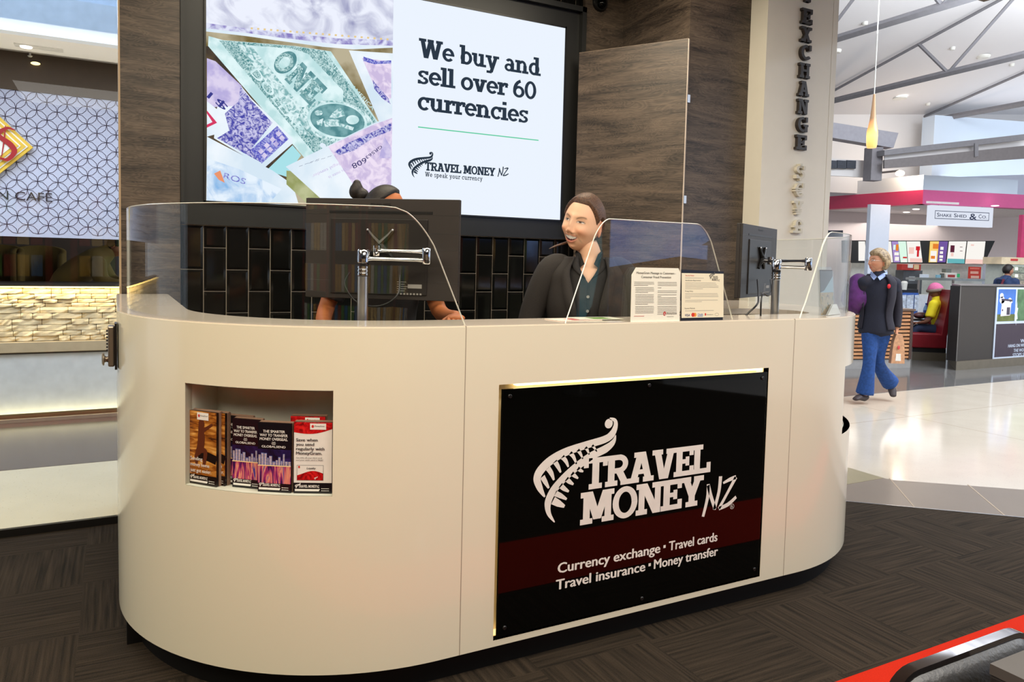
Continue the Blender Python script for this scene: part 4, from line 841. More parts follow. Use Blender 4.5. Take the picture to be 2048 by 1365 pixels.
# open cupboard door, hinged on the wood return
hx, hy = 3.288, 3.835; q = PX(1157, 200, 1, 4.50); dv = (V((q.x, 4.50))-V((hx, hy))); dl = dv.length; dv.normalize(); dn = V((-dv.y, dv.x))
dr = thing('cupboard_door', (hx, hy, .1), 'half open dark woodgrain cupboard door with a pale edge strip', 'door')
def dbox(s0, s1, t0, t1, z0, z1):
    c = [V((hx, hy))+dv*s+dn*t for s, t in ((s0, t0), (s1, t0), (s1, t1), (s0, t1))]; return [(p.x, p.y, z0) for p in c], (0, 0, z1-z0)
mb = MB(); mb.prism(*dbox(.004, dl, -.009, .009, .1, 2.955)); mb.build('leaf', WOOD2, dr)
mb = MB(); mb.prism(*dbox(0, .004, -.009, .009, .1, 2.955)); mb.build('edge_strip', mat((226, 206, 188), .3), dr)
mb = MB(); mb.prism(*dbox(.004, dl, -.009, .009, 2.955, 2.957)); mb.build('edge_strip', mat((150, 130, 110), .3), dr)
for z in (.5, 1.9, 2.55): mb = MB(); mb.box((hx-.002, hy-.005, z), (hx+.02, hy+.014, z+.05)); mb.build('hinge', CHROME, dr)
# ceiling camera dome on the wood wall
q = PX(1199, 6, 1, 4.58); t = thing('security_camera', (q.x, 4.58, q.z), 'small round black security camera high on the wood wall', 'camera')
mb = MB(); mb.lathe((q.x, 4.579, q.z), [(.062, 0), (.062, .012), (.055, .022), (0, .022)], 28, M=Matrix.Rotation(R_(90), 3, 'X')); mb.build('mount', PLAST2, t, smooth=True)
mb = MB(); mb.ball((q.x, 4.552, q.z-.012), .036, M=None); mb.build('lens_ball', GBLACK, t, smooth=True)
# raised letters on the pillar
FPi = frame((0, 3.70, 0), (1, 0, 0), (0, 0, 1)); LB = mat((42, 34, 30), .45, name='brown_black_letter'); LC = mat((206, 200, 184), .45, name='cream_letter')
zz = [(ch, 3.268-.1212*k) for k, ch in enumerate('EXCHANGE')]
for ch, zt in [("Y", 3.414)]+zz:
    mb = MB(); slab(mb, FPi, ch, 4.128, 4.222, zt-.112, .100, depth=.024, fat=.03); o = mb.build('pillar_letter', LB, base=(4.175, 3.70, zt-.112)); 
    tag(o, 'raised dark brown letter %s on the white pillar, %s' % (ch, {'Y': 'cut by the top of the picture', 'E': 'first of EXCHANGE' if zt > 3 else 'last of EXCHANGE'}.get(ch, 'inside the word EXCHANGE')), 'letter', 'letters of the word on the pillar')
for ch, zt, zb, nm in [('$', 2.205, 2.105, 'dollar'), ('€', 2.085, 1.985, 'euro'), ('¥', 1.962, 1.862, 'yen'), ('£', 1.835, 1.735, 'pound')]:
    mb = MB(); slab(mb, FPi, ch, 4.128, 4.218, zb+.002, .093, depth=.024, fat=.02); tag(mb.build('pillar_symbol', LC, base=(4.175, 3.70, zb)), 'raised cream %s sign on the white pillar below EXCHANGE' % nm, 'letter', 'currency signs on the pillar')

# ================================================================== MONITORS
def monitor(a, b, h, dz, label, logo=True, skew=0):
    """a, b: lower left and right corner of the back as seen from the customers"""
    a, b = V(a), V(b); ex = b-a; W = ex.length; F = frame(a, ex, (0, 0, 1))
    t = thing('computer_monitor', tuple((a+b)/2), label, 'monitor')
    mb = MB(); mb.box((0, 0, -.032), (W, h, -.012), 0, F); mb.build('screen_frame', PLAST, t, bevel=.003)
    mb = MB()
    for (x0, y0, x1, y1, w0, w1) in ((.002, .002, W-.002, h-.002, -.012, 0), ): 
        mb.box((x0, y0, w0), (x1, y1, w1), 0, F)
    for k in (.18, .34, .50, .66, .84): mb.box((0, h*k-.0006, -.02), (W, h*k+.0006, .0006), 1, F)
    mb.build('back_cover', [PLAST, PLAST2], t, bevel=.002)
    mb = MB(); mb.box((W*.16, h*.85, -.01), (W*.83, h*.875, .0015), 0, F); mb.build('vent_slot', PLAST2, t)
    mb = MB(); mb.box((W*.17, .02, -.005), (W*.80, h*.80, .006), 0, F); mb.build('centre_panel', mat((36, 32, 30), .35), t, bevel=.003)
    mb = MB(); text(mb, F, 'PHILIPS', W*.43, W*.56, h*.93, .009, w=.0012, bold=.02); mb.build('maker_name', PLAST2, t)
    mb = MB(); quad(mb, F, W*.68, h*.12, W*.77, h*.16, w=.0075)
    for k in range(5): quad(mb, F, W*.61, h*(.09+.022*k), W*(.66+.01*(k % 3)), h*(.096+.022*k), w=.0075)
    for k in range(8): quad(mb, F, W*(.61+.021*k), h*.055, W*(.622+.021*k), h*.072, w=.0075)
    mb.build('rating_label', mat((150, 146, 140), .5), t)
    return t, F, W
A1, B1 = PD(610, 583, 2.98), PD(916, 592, 2.90); A1.z = B1.z = 1.335
m1, F1, W1_ = monitor(A1, B1, .394, 0, 'large black monitor seen from behind, hiding the face of the person with the bun')
A2, B2 = PD(1480, 596, 3.80), PD(1549, 588, 4.33); A2.z = B2.z = 1.335
m2, F2, W2_ = monitor(A2, B2, .382, 0, 'black monitor seen almost edge-on in front of the white pillar')
def arm(px, pyb, D, ztop, F, W, h, elbow, label, r=.020):
    base = PD(px, 560, D); x, y = base.x, base.y
    t = thing('monitor_arm', (x, y, .76), label, 'monitor arm')
    mb = MB(); mb.lathe((x, y, 0), [(.028, .762), (.028, .774), (r, .778), (r, ztop-.12)], 28); mb.build('pole', ALU, t, smooth=True)
    mb = MB(); zc = ztop-.118
    mb.lathe((x, y, zc), [(r, 0), (.0225, .002), (.0225, .010), (.020, .011), (.020, .014), (.0225, .015), (.0225, .023), (.020, .024), (.020, .027), (.0225, .028), (.0225, .036), (r, .037)], 28); mb.build('ring_collar', CHROME, t, smooth=True)
    mb = MB(); mb.lathe((x, y, zc+.037), [(r, 0), (.021, 0), (.021, .010), (r, .010)], 28); mb.build('rubber_ring', PLAST2, t, smooth=True)
    mb = MB(); mb.lathe((x, y, zc+.047), [(r, 0), (.0235, .004), (.0235, .046), (.02, .052), (0, .053)], 28); mb.build('pivot_block', CHROME, t, smooth=True)
    z1 = ztop-.055; e = V((elbow[0], elbow[1], z1)); z2 = z1+.032
    hub = F @ V((W*.5, h*.52, .055)); h2 = V((hub.x, hub.y, z2))
    for nm, p, q in (('lower_link', V((x, y, z1)), e), ('upper_link', V((e.x, e.y, z2)), h2)):
        mb = MB(); d = q-p; mb.sweep([p, p+d*.15, p+d*.5, p+d*.85, q], [(.013, .013), (.0085, .011), (.008, .010), (.0085, .011), (.012, .013)], side=(0, 0, 1), n=16, round_=True); mb.build(nm, CHROME, t, smooth=True)
    mb = MB(); mb.lathe((e.x, e.y, z1-.014), [(.016, 0), (.0175, .003), (.0175, .058), (.015, .062), (0, .062)], 24); mb.build('elbow_joint', CHROME, t, smooth=True)
    mb = MB(); mb.lathe((h2.x, h2.y, z2-.02), [(.013, 0), (.015, .003), (.015, .04), (0, .042)], 20); c = F @ V((W*.5, h*.52, .01)); mb.tube([h2, (c.x, c.y, z2)], .012, 12)
    mb.build('swivel_head', CHROME, t, smooth=True)
    mb = MB()
    for sx in (-1, 1):
        for sz in (-1, 1):
            mb.tube([F @ V((W*.5, h*.55, .014)), F @ V((W*.5+sx*.035, h*.55+sz*.035, .012)), F @ V((W*.5+sx*.05, h*.55+sz*.055, .010))], [.014, .009, .007], 8)
    mb.build('mounting_bracket', PLAST2, t, smooth=True)
    for sx in (-1, 1):
        mb = MB(); mb.ball(F @ V((W*.5+sx*.05, h*.55+.055, .016)), .005); mb.build('screw', CHROME, t, smooth=True)
    return t
e1 = PD(853, 500, 2.83); arm(726, 638, 2.82, PD(726, 489, 2.82).z, F1, W1_, .394, (e1.x, e1.y), 'polished monitor arm on a silver pole in front of the large monitor')
e2 = PD(1617, 530, 3.66); arm(1552, 632, 3.72, PD(1552, 512, 3.72).z, F2, W2_, .382, (e2.x, e2.y), 'polished monitor arm on a silver pole in front of the white pillar')
def cable(pts, r, label, parent=None):
    P = [V(p) for p in pts]; Q = []
    for i in range(len(P)-1):
        p0, p1, p2, p3 = P[max(0, i-1)], P[i], P[i+1], P[min(len(P)-1, i+2)]
        for j in range(6):
            t = j/6; Q.append(.5*((2*p1)+(-p0+p2)*t+(2*p0-5*p1+4*p2-p3)*t*t+(-p0+3*p1-3*p2+p3)*t**3))
    Q.append(P[-1]); mb = MB(); mb.tube(Q, r, 8); o = mb.build('cable', PLAST2, smooth=True); tag(o, label, 'cable'); return o
cable([PD(700, 545, 2.88), PD(690, 570, 2.87), PD(715, 605, 2.86), PD(760, 612, 2.86), PD(795, 590, 2.87), PD(800, 550, 2.90)], .0035, 'black cable looping below the large monitor')
cable([PD(1515, 560, 3.9), PD(1517, 598, 3.7), PD(1512, 612, 3.5), PD(1490, 635, 3.48), PD(1470, 680, 3.46)], .0045, 'black cable hanging from the monitor by the pillar')
cable([PD(1541, 560, 4.05), PD(1543, 582, 3.85), PD(1536, 592, 3.7), PD(1524, 590, 3.48), PD(1521, 640, 3.46)], .004, 'black cable bent behind the pole by the pillar')
# things on the back desk by the second monitor
def deskbox(px0, px1, pyt, pyb, D, dep, m, name, label, cat, tilt=0):
    a, b = PD(px0, pyb, D), PD(px1, pyb, D); a.z = b.z = min(a.z, b.z); h = PD(px0, pyt, D).z-a.z
    F = frame(a, b-a, (0, 0, 1)) @ Matrix.Rotation(R_(-tilt), 4, 'X'); t = thing(name, tuple(a), label, cat); mb = MB(); mb.box((0, 0, -dep), ((b-a).length, h, 0), 0, F); mb.build('box', m, t, bevel=.002); return t, F, (b-a).length, h
bt = thing('shelf_unit', (2.55, 3.25, 0), 'low brown shelf unit behind the counter, carrying the coin tray', 'shelf')
mb = MB(); mb.box((2.30, 3.12, 0), (2.72, 3.60, 1.20)); mb.build('cabinet', mat((88, 74, 64), .5), bt, bevel=.004)
tt = thing('coin_tray', (2.52, 3.22, 1.20), 'pale card coin tray with dark dividers under the monitor by the pillar', 'tray')
FTr = frame((2.36, 3.18, 1.201), (.93, -.12, 0), (0, .32, .95))
mb = MB(); mb.prism([FTr @ V(p) for p in ((0, 0, 0), (.30, 0, 0), (.33, .085, 0), (.03, .105, 0))], FTr.to_3x3() @ V((0, 0, -.02))); mb.build('base', mat((190, 168, 140), .5), tt)
mb = MB(); mb.box((.03, .035, .0005), (.17, .04, .004), 0, FTr); mb.box((.04, .065, .0005), (.18, .07, .004), 0, FTr); mb.box((.19, .03, .0005), (.28, .08, .004), 0, FTr); mb.build('dividers', mat((60, 46, 40), .5), tt)
kb = thing('keyboard', (2.40, 2.88, .0), 'black keyboard with rows of light keys, raised beside the monitor by the pillar', 'keyboard')
kst = thing('desk_riser', (2.35, 2.92, .76), 'grey desk riser under the keyboard behind the ledge', 'riser'); mb = MB(); mb.box((2.10, 2.78, .761), (2.74, 3.06, 1.235)); mb.build('block', mat((70, 60, 54), .5), kst, bevel=.004)
mb = MB(); mb.box((2.12, 2.80, 1.236), (2.58, 2.96, 1.252)); mb.build('tray', PLAST2, kb, bevel=.003)
for r in range(4):
    mb = MB()
    for c in range(14): mb.box((2.135+c*.031, 2.812+r*.036, 1.2525), (2.160+c*.031, 2.838+r*.036, 1.259))
    mb.build('key_row', mat([(58, 52, 48), (196, 160, 120), (58, 52, 48), (110, 96, 84)][r], .5), kb)
q = PD(1500, 625, 3.50); bt2 = thing('sanitiser_bottle', (2.62, 2.86, 1.236), 'small blue labelled bottle with white cap behind the ledge', 'bottle')
mb = MB(); mb.lathe((2.62, 2.86, 1.236), [(.0, 0), (.026, .001), (.028, .01), (.028, .03), (.022, .032)], 24); mb.build('base', clear('clear_plastic', (.9, .92, .95), 1.4), bt2, smooth=True)
mb = MB(); mb.lathe((2.62, 2.86, 1.266), [(.026, 0), (.027, .002), (.027, .036), (.014, .044)], 24); mb.build('label_band', mat((30, 52, 140), .4), bt2, smooth=True)
mb = MB(); mb.lathe((2.62, 2.86, 1.309), [(.014, 0), (.014, .018), (0, .019)], 20); mb.build('cap', mat((226, 220, 214), .4), bt2, smooth=True)
pf = thing('leaflet_holder', (3.30, 2.60, ZL), 'clear acrylic holder with a city street leaflet inside the curved screen at the right end', 'leaflet holder')
q0, q1 = PX(1642, 632, 2, ZL), PX(1668, 629, 2, ZL); q0 = V((q0.x, q0.y, ZL)); q1 = V((q1.x, q1.y, ZL)); FP = frame(q0, q1-q0, (.0, .10, 1)); Wp = (q1-q0).length
mb = MB(); mb.box((-.004, 0, -.008), (Wp+.004, .235, -.006), 0, FP); mb.box((-.004, 0, .002), (Wp+.004, .215, .004), 0, FP); mb.build('holder', ACRYL, pf)
mb = MB(); quad(mb, FP, 0, .002, Wp, .22, 0, .0); quad(mb, FP, 0, .002, Wp, .11, 1, .0006); mb.face([FP @ V(p) for p in ((0, .11, .0006), (Wp*.3, .12, .0006), (Wp, .19, .0006), (Wp, .11, .0006))], 2); mb.build('leaflet', [mat((70, 58, 52), .4), picmat('street_print', [(110, 90, 60), (206, 170, 110), (60, 90, 40)], 30), mat((170, 196, 210), .4)], pf)
mb = MB(); mb.face([FP @ V(p) for p in ((.03, 0, .012), (Wp*1.1, 0, .012), (Wp*1.0, .05, .006), (Wp*.7, .05, .006))]); mb.prism([FP @ V(p) for p in ((.03, 0, .02), (Wp*1.2, 0, .02), (Wp*1.0, .05, .014), (Wp*.7, .05, .014))], FP.to_3x3() @ V((0, 0, .001))); mb.build('price_card', WHITE, pf)
# ================================================================== PEOPLE
import numpy as np
def attr_mat(name, rough=.5, sss=0.0):
    m, t, b = nt(name); a = node(t, 'ShaderNodeAttribute', attribute_name='Col'); L = t.links.new
    n_ = node(t, 'ShaderNodeTexNoise'); n_.inputs['Scale'].default_value = 120; mx = node(t, 'ShaderNodeMix', data_type='RGBA'); mx.blend_type = 'MULTIPLY'; mx.inputs[0].default_value = .10
    L(a.outputs['Color'], mx.inputs[6]); L(n_.outputs['Fac'], mx.inputs[7]); L(mx.outputs[2], b.inputs['Base Color']); b.inputs['Roughness'].default_value = rough; b.inputs['Specular IOR Level'].default_value = .35
    if sss: b.inputs['Subsurface Weight'].default_value = sss; b.inputs['Subsurface Radius'].default_value = (.008, .003, .0015); b.inputs['Subsurface Scale'].default_value = 1
    return m
SKINM = attr_mat('skin', .5)
def smst(x, a, b):
    t = np.clip((x-a)/(b-a), 0, 1); return t*t*(3-2*t)
def head_geo(sub, skin, brow=(60, 42, 34), lip=(196, 96, 88), smile=0.0, wide=1.0, age=0.0, hairline=.052, hair=None, squint=0.0):
    """a head facing -Y, centre at the middle of the skull; returns verts, faces, colours"""
    b = bmesh.new(); bmesh.ops.create_icosphere(b, subdivisions=sub, radius=1); d = np.array([v.co[:] for v in b.verts]); fs = [tuple(v.index for v in f.verts) for f in b.faces]; b.free()
    x, y, z = d[:, 0].copy(), d[:, 1].copy(), d[:, 2].copy()
    X, Y, Z = x*.0745*wide, y*.092, z*.113
    low = np.clip(-z, 0, 1); X *= 1-.34*low**1.8; back = smst(y, -.15, .5); Y *= 1-.42*low*back; Y -= .006*low*(1-back); Z += .012*low*back*0
    X *= 1-.06*smst(z, .5, 1)
    front = smst(-y, .10, .55)
    fx, fz = X, Z
    def G(x0, z0, sx, sz): return np.exp(-((fx-x0)/sx)**2-((fz-z0)/sz)**2)*front
    dY = np.zeros_like(Y)
    dY += .0035*np.exp(-((fz-.030)/.010)**2)*np.exp(-(fx/.045)**2)*front
    for s in (-1, 1):
        dY -= .0105*G(s*.031, .010, .0165, .0125); dY += .0055*G(s*.031, .008, .0125, .0085)
        dY += (.0055+.006*smile)*G(s*.040, -.026, .018, .016); dY -= .003*G(s*.040, -.058, .014, .016)
        dY += .0085*G(s*.0125, -.036, .0065, .006)
    dY += .0075*G(0, .010, .0085, .022)+.0135*G(0, -.012, .0085, .018)+.0145*G(0, -.030, .0105, .0095)
    dY -= .003*G(0, -.050, .010, .006); dY += .009*G(0, -.100, .020, .014); dY -= .004*G(0, -.086, .02, .006)
    mw = .023+.006*smile
    up = -.0605+.004*smile*((fx/mw)**2)*1.6; op = (.0092*smile)*np.clip(1-(fx/mw)**2, 0, 1)
    cen = -.0605+.009*smile*((fx/mw)**2)
    inw = np.clip(1-(np.abs(fx)/mw)**3, 0, 1)
    dist = fz-cen
    dY += .0055*np.exp(-((dist-.006-op*.6)/.0045)**2)*inw*front+.0065*np.exp(-((dist+.007+op)/.0050)**2)*inw*front-.003*np.exp(-(dist/.002)**2)*inw*front*(1-smile)
    Y -= dY; X += np.sign(X)*.002*smile*np.exp(-((fz+.03)/.02)**2)
    # colours, with shade painted into eye sockets, nostrils and smile folds
    sk = np.array(lin(skin)); C = np.tile(sk, (len(X), 1))
    def mixc(mask, col): nonlocal C; mask = np.clip(mask, 0, 1)[:, None]; C = C*(1-mask)+np.array(lin(col))*mask
    warm = tuple(min(255, int(k)) for k in (skin[0]*1.0, skin[1]*.80, skin[2]*.74))
    for s in (-1, 1): mixc(.55*G(s*.040, -.030, .018, .015), warm)
    mixc(.40*G(0, -.032, .013, .011), warm); mixc(.3*G(0, -.10, .02, .015), warm)
    dk = tuple(int(k*.45) for k in skin)
    for s in (-1, 1):
        u = (fx-s*.031)/.0145; ez = fz-.0085-.002*u*0
        lid = (.0050-.0022*squint)*np.clip(1-u*u, 0, 1)**.7; inside = (np.abs(u) < 1)*front
        cz = .0005*u
        mixc(.35*G(s*.031, .008, .018, .010), dk)
        mixc(smst(lid-np.abs(ez-cz), -.0008, .0006)*inside, (226, 218, 212))
        r = np.sqrt((fx-s*.031+.002)**2+(ez*1.0)**2); mixc(smst(-r, -.0056, -.0044)*smst(lid-np.abs(ez), -.0006, .0004)*inside, (52, 34, 24))
        mixc(np.exp(-((ez-lid)/.0014)**2)*(np.abs(u) < 1.1)*front, (34, 22, 18)); mixc(.5*np.exp(-((ez+lid)/.0011)**2)*(np.abs(u) < 1.0)*front, (80, 50, 40))
        bz = .0285-.0045*((u-.25*s)**2)*.9+.001*u*s; mixc(.85*np.exp(-((fz-bz)/.0030)**2)*smst(1.35-np.abs(u), 0, .35)*front, brow)
        mixc(.8*G(s*.0075, -.041, .0032, .0022), dk)
    lipm = np.exp(-((dist-.0045-op*.5)/.0038)**2)+np.exp(-((dist+.0055+op)/.0050)**2)+np.exp(-(dist/.004)**2)
    mixc(np.clip(lipm, 0, 1)*inw*front*.85, lip)
    if smile > .3:
        inner = smst(op*1.05+.001-np.abs(dist+.001), 0, .001)*smst(mw*.92-np.abs(fx), 0, .002)*front; mixc(inner, (84, 26, 26)); mixc(smst(op*1.0-np.abs(dist-.0012), 0, .0012)*smst(mw*.86-np.abs(fx), 0, .002)*smst(dist+op*.45, 0, .001)*front, (255, 252, 246))
    else: mixc(np.exp(-(dist/.0012)**2)*inw*front*.8, dk)
    for s in (-1, 1):
        lx = mw+.006; mixc((.35*smile+.35*age)*np.exp(-((np.abs(fx-s*(.026-(fz+.045)*.45)))/.003)**2)*smst(-fz, .03, .045)*smst(fz, -.085, -.06)*front, dk)
    P = [V((X[i], Y[i], Z[i])) for i in range(len(X))]
    return P, fs, [tuple(c) for c in C], d
def put_head(M, sub, skin, **k):
    P, fs, C, d = head_geo(sub, skin, **k); vs = [M @ p for p in P]; mb = MB(); mb.add(vs, fs); cols = list(C)
    for s in (-1, 1):   # ears: a curled rim around a hollow
        n0 = len(mb.v); E_ = M @ Matrix.Translation((s*.0735*k.get('wide', 1), .008, -.008)) @ Matrix.Rotation(R_(s*18), 4, 'Z') @ Matrix.Rotation(R_(-8), 4, 'X')
        ring = [(0, math.cos(a)*.016*(1 if math.sin(a) > -.2 else .75), math.sin(a)*.029) for a in [2*math.pi*i/18 for i in range(18)]]
        pts = [E_ @ V((s*.005, p[1]+.004, p[2])) for p in ring]; mb.sweep(pts+[pts[0]], [(.0042, .0042)]*19, n=8, cap=False); mb.ball(E_ @ V((s*.001, .003, -.002)), 1, M=(E_.to_3x3() @ Matrix.Diagonal((.005, .013, .024)))); cols += [lin(tuple(int(c*m) for c, m in zip(skin, (.98, .84, .78))))]*(len(mb.v)-n0)
    return mb, cols
def fuse(mb, voxel, smooth=4):
    me = bpy.data.meshes.new('f'); me.from_pydata([tuple(p) for p in mb.v], [], mb.f); o = bpy.data.objects.new('f', me); COL.objects.link(o)
    b = bmesh.new(); b.from_mesh(me); bmesh.ops.recalc_face_normals(b, faces=b.faces); b.to_mesh(me); b.free()
    r = o.modifiers.new('r', 'REMESH'); r.mode = 'VOXEL'; r.voxel_size = voxel
    s = o.modifiers.new('s', 'SMOOTH'); s.iterations = smooth; s.factor = .5
    dg = bpy.context.evaluated_depsgraph_get(); m2 = bpy.data.meshes.new_from_object(o.evaluated_get(dg)); vs = [v.co.copy() for v in m2.vertices]; fs = [tuple(p.vertices) for p in m2.polygons]
    bpy.data.objects.remove(o); bpy.data.meshes.remove(me); bpy.data.meshes.remove(m2); return vs, fs
def obj_from(vs, fs, name, mats, parent=None, base=None, cols=None):
    o0 = V(parent['_w']) if parent is not None else V(base); me = bpy.data.meshes.new(name); me.from_pydata([tuple(V(p)-o0) for p in vs], [], fs)
    for m in (mats if isinstance(mats, list) else [mats]): me.materials.append(m)
    if cols is not None:
        at = me.color_attributes.new('Col', 'FLOAT_COLOR', 'POINT'); at.data.foreach_set('color', [c for q in cols for c in (q[0], q[1], q[2], 1.0)])
    me.polygons.foreach_set('use_smooth', [True]*len(me.polygons)); me.update(); o = bpy.data.objects.new(name, me); COL.objects.link(o); o['_w'] = tuple(o0)
    if parent is not None: o.parent = parent
    else: o.location = o0
    return o
def spline(pts, rads, k=5):
    P, Q = [], []; n = len(pts); pts = [V(p) for p in pts]
    for i in range(n-1):
        p0, p1, p2, p3 = pts[max(0, i-1)], pts[i], pts[i+1], pts[min(n-1, i+2)]
        for j in range(k):
            t = j/k; P.append(.5*((2*p1)+(-p0+p2)*t+(2*p0-5*p1+4*p2-p3)*t*t+(-p0+3*p1-3*p2+p3)*t**3)); s = t*t*(3-2*t); Q.append((rads[i][0]*(1-s)+rads[i+1][0]*s, rads[i][1]*(1-s)+rads[i+1][1]*s))
    P.append(pts[-1]); Q.append(rads[-1]); return P, Q
def hand_geo(mb, wrist, d, palm_n, side, size=1.0, curl=.5):
    """wrist point, direction of the hand, palm normal, side towards the thumb"""
    d = V(d).normalized(); n = V(palm_n); n = (n-d*n.dot(d)).normalized(); s = V(side); s = (s-d*s.dot(d)-n*s.dot(n)).normalized(); w = V(wrist)
    mb.sweep([w-d*.01*size, w+d*.03*size, w+d*.065*size, w+d*.088*size], [(.024*size, .016*size), (.034*size, .017*size), (.040*size, .015*size), (.037*size, .012*size)], side=s, n=12, round_=True)
    for i, (o_, l) in enumerate(((.029, .066), (.010, .075), (-.009, .070), (-.027, .055))):
        p = w+d*.080*size+s*o_*size; q = [p]; a = R_(12+6*i*curl)
        for seg, f in enumerate((.42, .32, .26)):
            a += R_(12+48*curl)*(.8 if seg else .5); p = p+(d*math.cos(a)+n*math.sin(a))*l*f*size; q.append(p)
        mb.sweep(q, [(.0092*size, .0092*size), (.0086*size, .0086*size), (.0080*size, .0080*size), (.0068*size, .0068*size)], n=8, round_=True)
    t0 = w+d*.022*size+s*.026*size; t1 = t0+(d*.62+s*.62+n*.35).normalized()*.038*size; t2 = t1+(d*.85+s*.15+n*.5).normalized()*.030*size; mb.sweep([t0, t1, t2], [(.012*size, .012*size), (.0102*size, .0102*size), (.008*size, .008*size)], n=8, round_=True)
def person(label, spec, cat='person'):
    J = {k: (V(v) if isinstance(v, (tuple, list)) and len(v) == 3 else v) for k, v in spec['J'].items()}; sd = V(spec['side']).normalized(); sc = spec.get('scale', 1.0); skin = spec['skin']; vx = spec.get('voxel', .009)
    TOR = [('pelvis', (.160, .115)), ('waist', (.130, .098)), ('chest', (.150, .112)), ('upper', (.150, .098)), ('neckbase', (.056, .056)), ('headbase', (.047, .052))]
    def torso(mb, off=0, upto=6, start=0, fat=1.0):
        pts = [J[k] for k, _ in TOR][start:upto]; rd = [((a*fat+off)*sc, (b*fat+off)*sc) for _, (a, b) in TOR][start:upto]; p, r = spline(pts, rd, 4); mb.sweep(p, r, side=sd, n=24, round_=True)
        return
    def limb(mb, keys, rads, off=0, flare=None):
        p, r = spline([J[k] for k in keys], [((a+off)*sc, (a+off)*sc) for a in rads], 5); mb.sweep(p, r, n=16, round_=True)
    body = MB(); torso(body, 0, fat=spec.get('fat', 1.0))
    for s in 'LR':
        limb(body, ['sh'+s, 'el'+s, 'wr'+s], (.050, .038, .026)); body.ball(J['sh'+s], .055*sc)
        limb(body, ['hip'+s, 'kn'+s, 'an'+s], (.080, .052, .036)); body.tube([J['upper'], J['sh'+s]], [.06*sc, .05*sc], 12)
        fd = (J['toe'+s]-J['an'+s]); body.sweep([J['an'+s]+V((0, 0, -.01)), J['toe'+s]-fd*.35, J['toe'+s]], [(.036*sc, .036*sc), (.038*sc, .03*sc), (.032*sc, .020*sc)], n=12, round_=True)
    vs, fs = fuse(body, vx, 6); cols = [lin(skin)]*len(vs)
    hm = MB()
    for s in 'LR':
        if 'hand'+s in spec: hd, pn_, th, cu = spec['hand'+s]; hand_geo(hm, J['wr'+s], hd, pn_, th, sc*spec.get('handsize', .95), cu)
    n = len(vs); vs += hm.v; fs += [tuple(i+n for i in f) for f in hm.f]; cols += [lin(skin)]*len(hm.v)
    HM = Matrix.Translation(J['head']) @ spec['rot'] @ Matrix.Scale(spec.get('headscale', 1.0), 4)
    hb, hc = put_head(HM, spec.get('hsub', 5), skin, **spec.get('face', {})); n = len(vs); vs += hb.v; fs += [tuple(i+n for i in f) for f in hb.f]; cols += hc
    base = V(((J['anL'].x+J['anR'].x)/2, (J['anL'].y+J['anR'].y)/2, 0)) if 'base' not in spec else V(spec['base'])
    root = obj_from(vs, fs, 'person', SKINM, base=base, cols=cols); tag(root, label, cat)
    for g in spec['clothes']:
        mb = MB(); kind = g['kind']; off = g.get('off', .012)
        if kind == 'top':
            torso(mb, off, g.get('upto', 5), g.get('start', 0), spec.get('fat', 1.0))
            if g.get('hem'): mb.sweep([J['pelvis']+V(g['hem']), J['pelvis'], J['waist']], [((.17+off)*sc, (.125+off)*sc), ((.165+off)*sc, (.12+off)*sc), ((.135+off)*sc, (.10+off)*sc)], side=sd, n=24)
            for s in 'LR':
                ks = ['sh'+s, 'el'+s, 'wr'+s] if g.get('sleeve', 1) == 1 else None
                if ks: p, r = spline([J[k] for k in ks[:-1]]+[J['el'+s].lerp(J['wr'+s], .93)], [((a+off)*sc, (a+off)*sc) for a in (.052, .042, .033)], 5)
                else: p, r = spline([J['sh'+s], J['sh'+s].lerp(J['el'+s], g['sleeve']*.5), J['sh'+s].lerp(J['el'+s], g['sleeve'])], [((a+off)*sc, (a+off)*sc) for a in (.052, .050, .050)], 4)
                mb.sweep(p, r, n=16, round_=bool(ks)); mb.ball(J['sh'+s], (.056+off)*sc); mb.tube([J['upper'], J['sh'+s]], [(.066+off)*sc, (.052+off)*sc], 14)
        elif kind == 'trousers':
            p, r = spline([J['waist'].lerp(J['pelvis'], .45), J['pelvis']], [((.15+off)*sc, (.11+off)*sc), ((.165+off)*sc, (.12+off)*sc)], 4); mb.sweep(p, r, side=sd, n=24, round_=True)
            for s in 'LR':
                fl = g.get('flare', .055); a_ = J['kn'+s].lerp(J['an'+s], g.get('len', .97)); p, r = spline([J['hip'+s], J['kn'+s], a_], [((q+off)*sc, (q+off)*sc) for q in (.088, .058, fl)], 6); mb.sweep(p, r, n=18)
        elif kind == 'shoes':
            for s in 'LR':
                fd = J['toe'+s]-J['an'+s]; up = V((0, 0, 1)); h = J['an'+s]; side_ = fd.cross(up) if fd.cross(up).length > 1e-4 else sd
                mb2 = MB(); mb2.sweep([h-fd*.22+V((0, 0, -.035*sc)), h+V((0, 0, -.03*sc)), J['toe'+s]-fd*.35, J['toe'+s]+fd*.08], [(.034*sc, .036*sc), (.040*sc, .044*sc), (.046*sc, .032*sc), (.036*sc, .020*sc)], side=side_, n=16, round_=True); v2, f2 = fuse(mb2, .007, 2); obj_from(v2, f2, 'shoe', g['mat'], root)
            continue
        v2, f2 = fuse(mb, g.get('voxel', vx), g.get('smooth', 3)); obj_from(v2, f2, g['name'], g['mat'], root)
    return root, HM, J
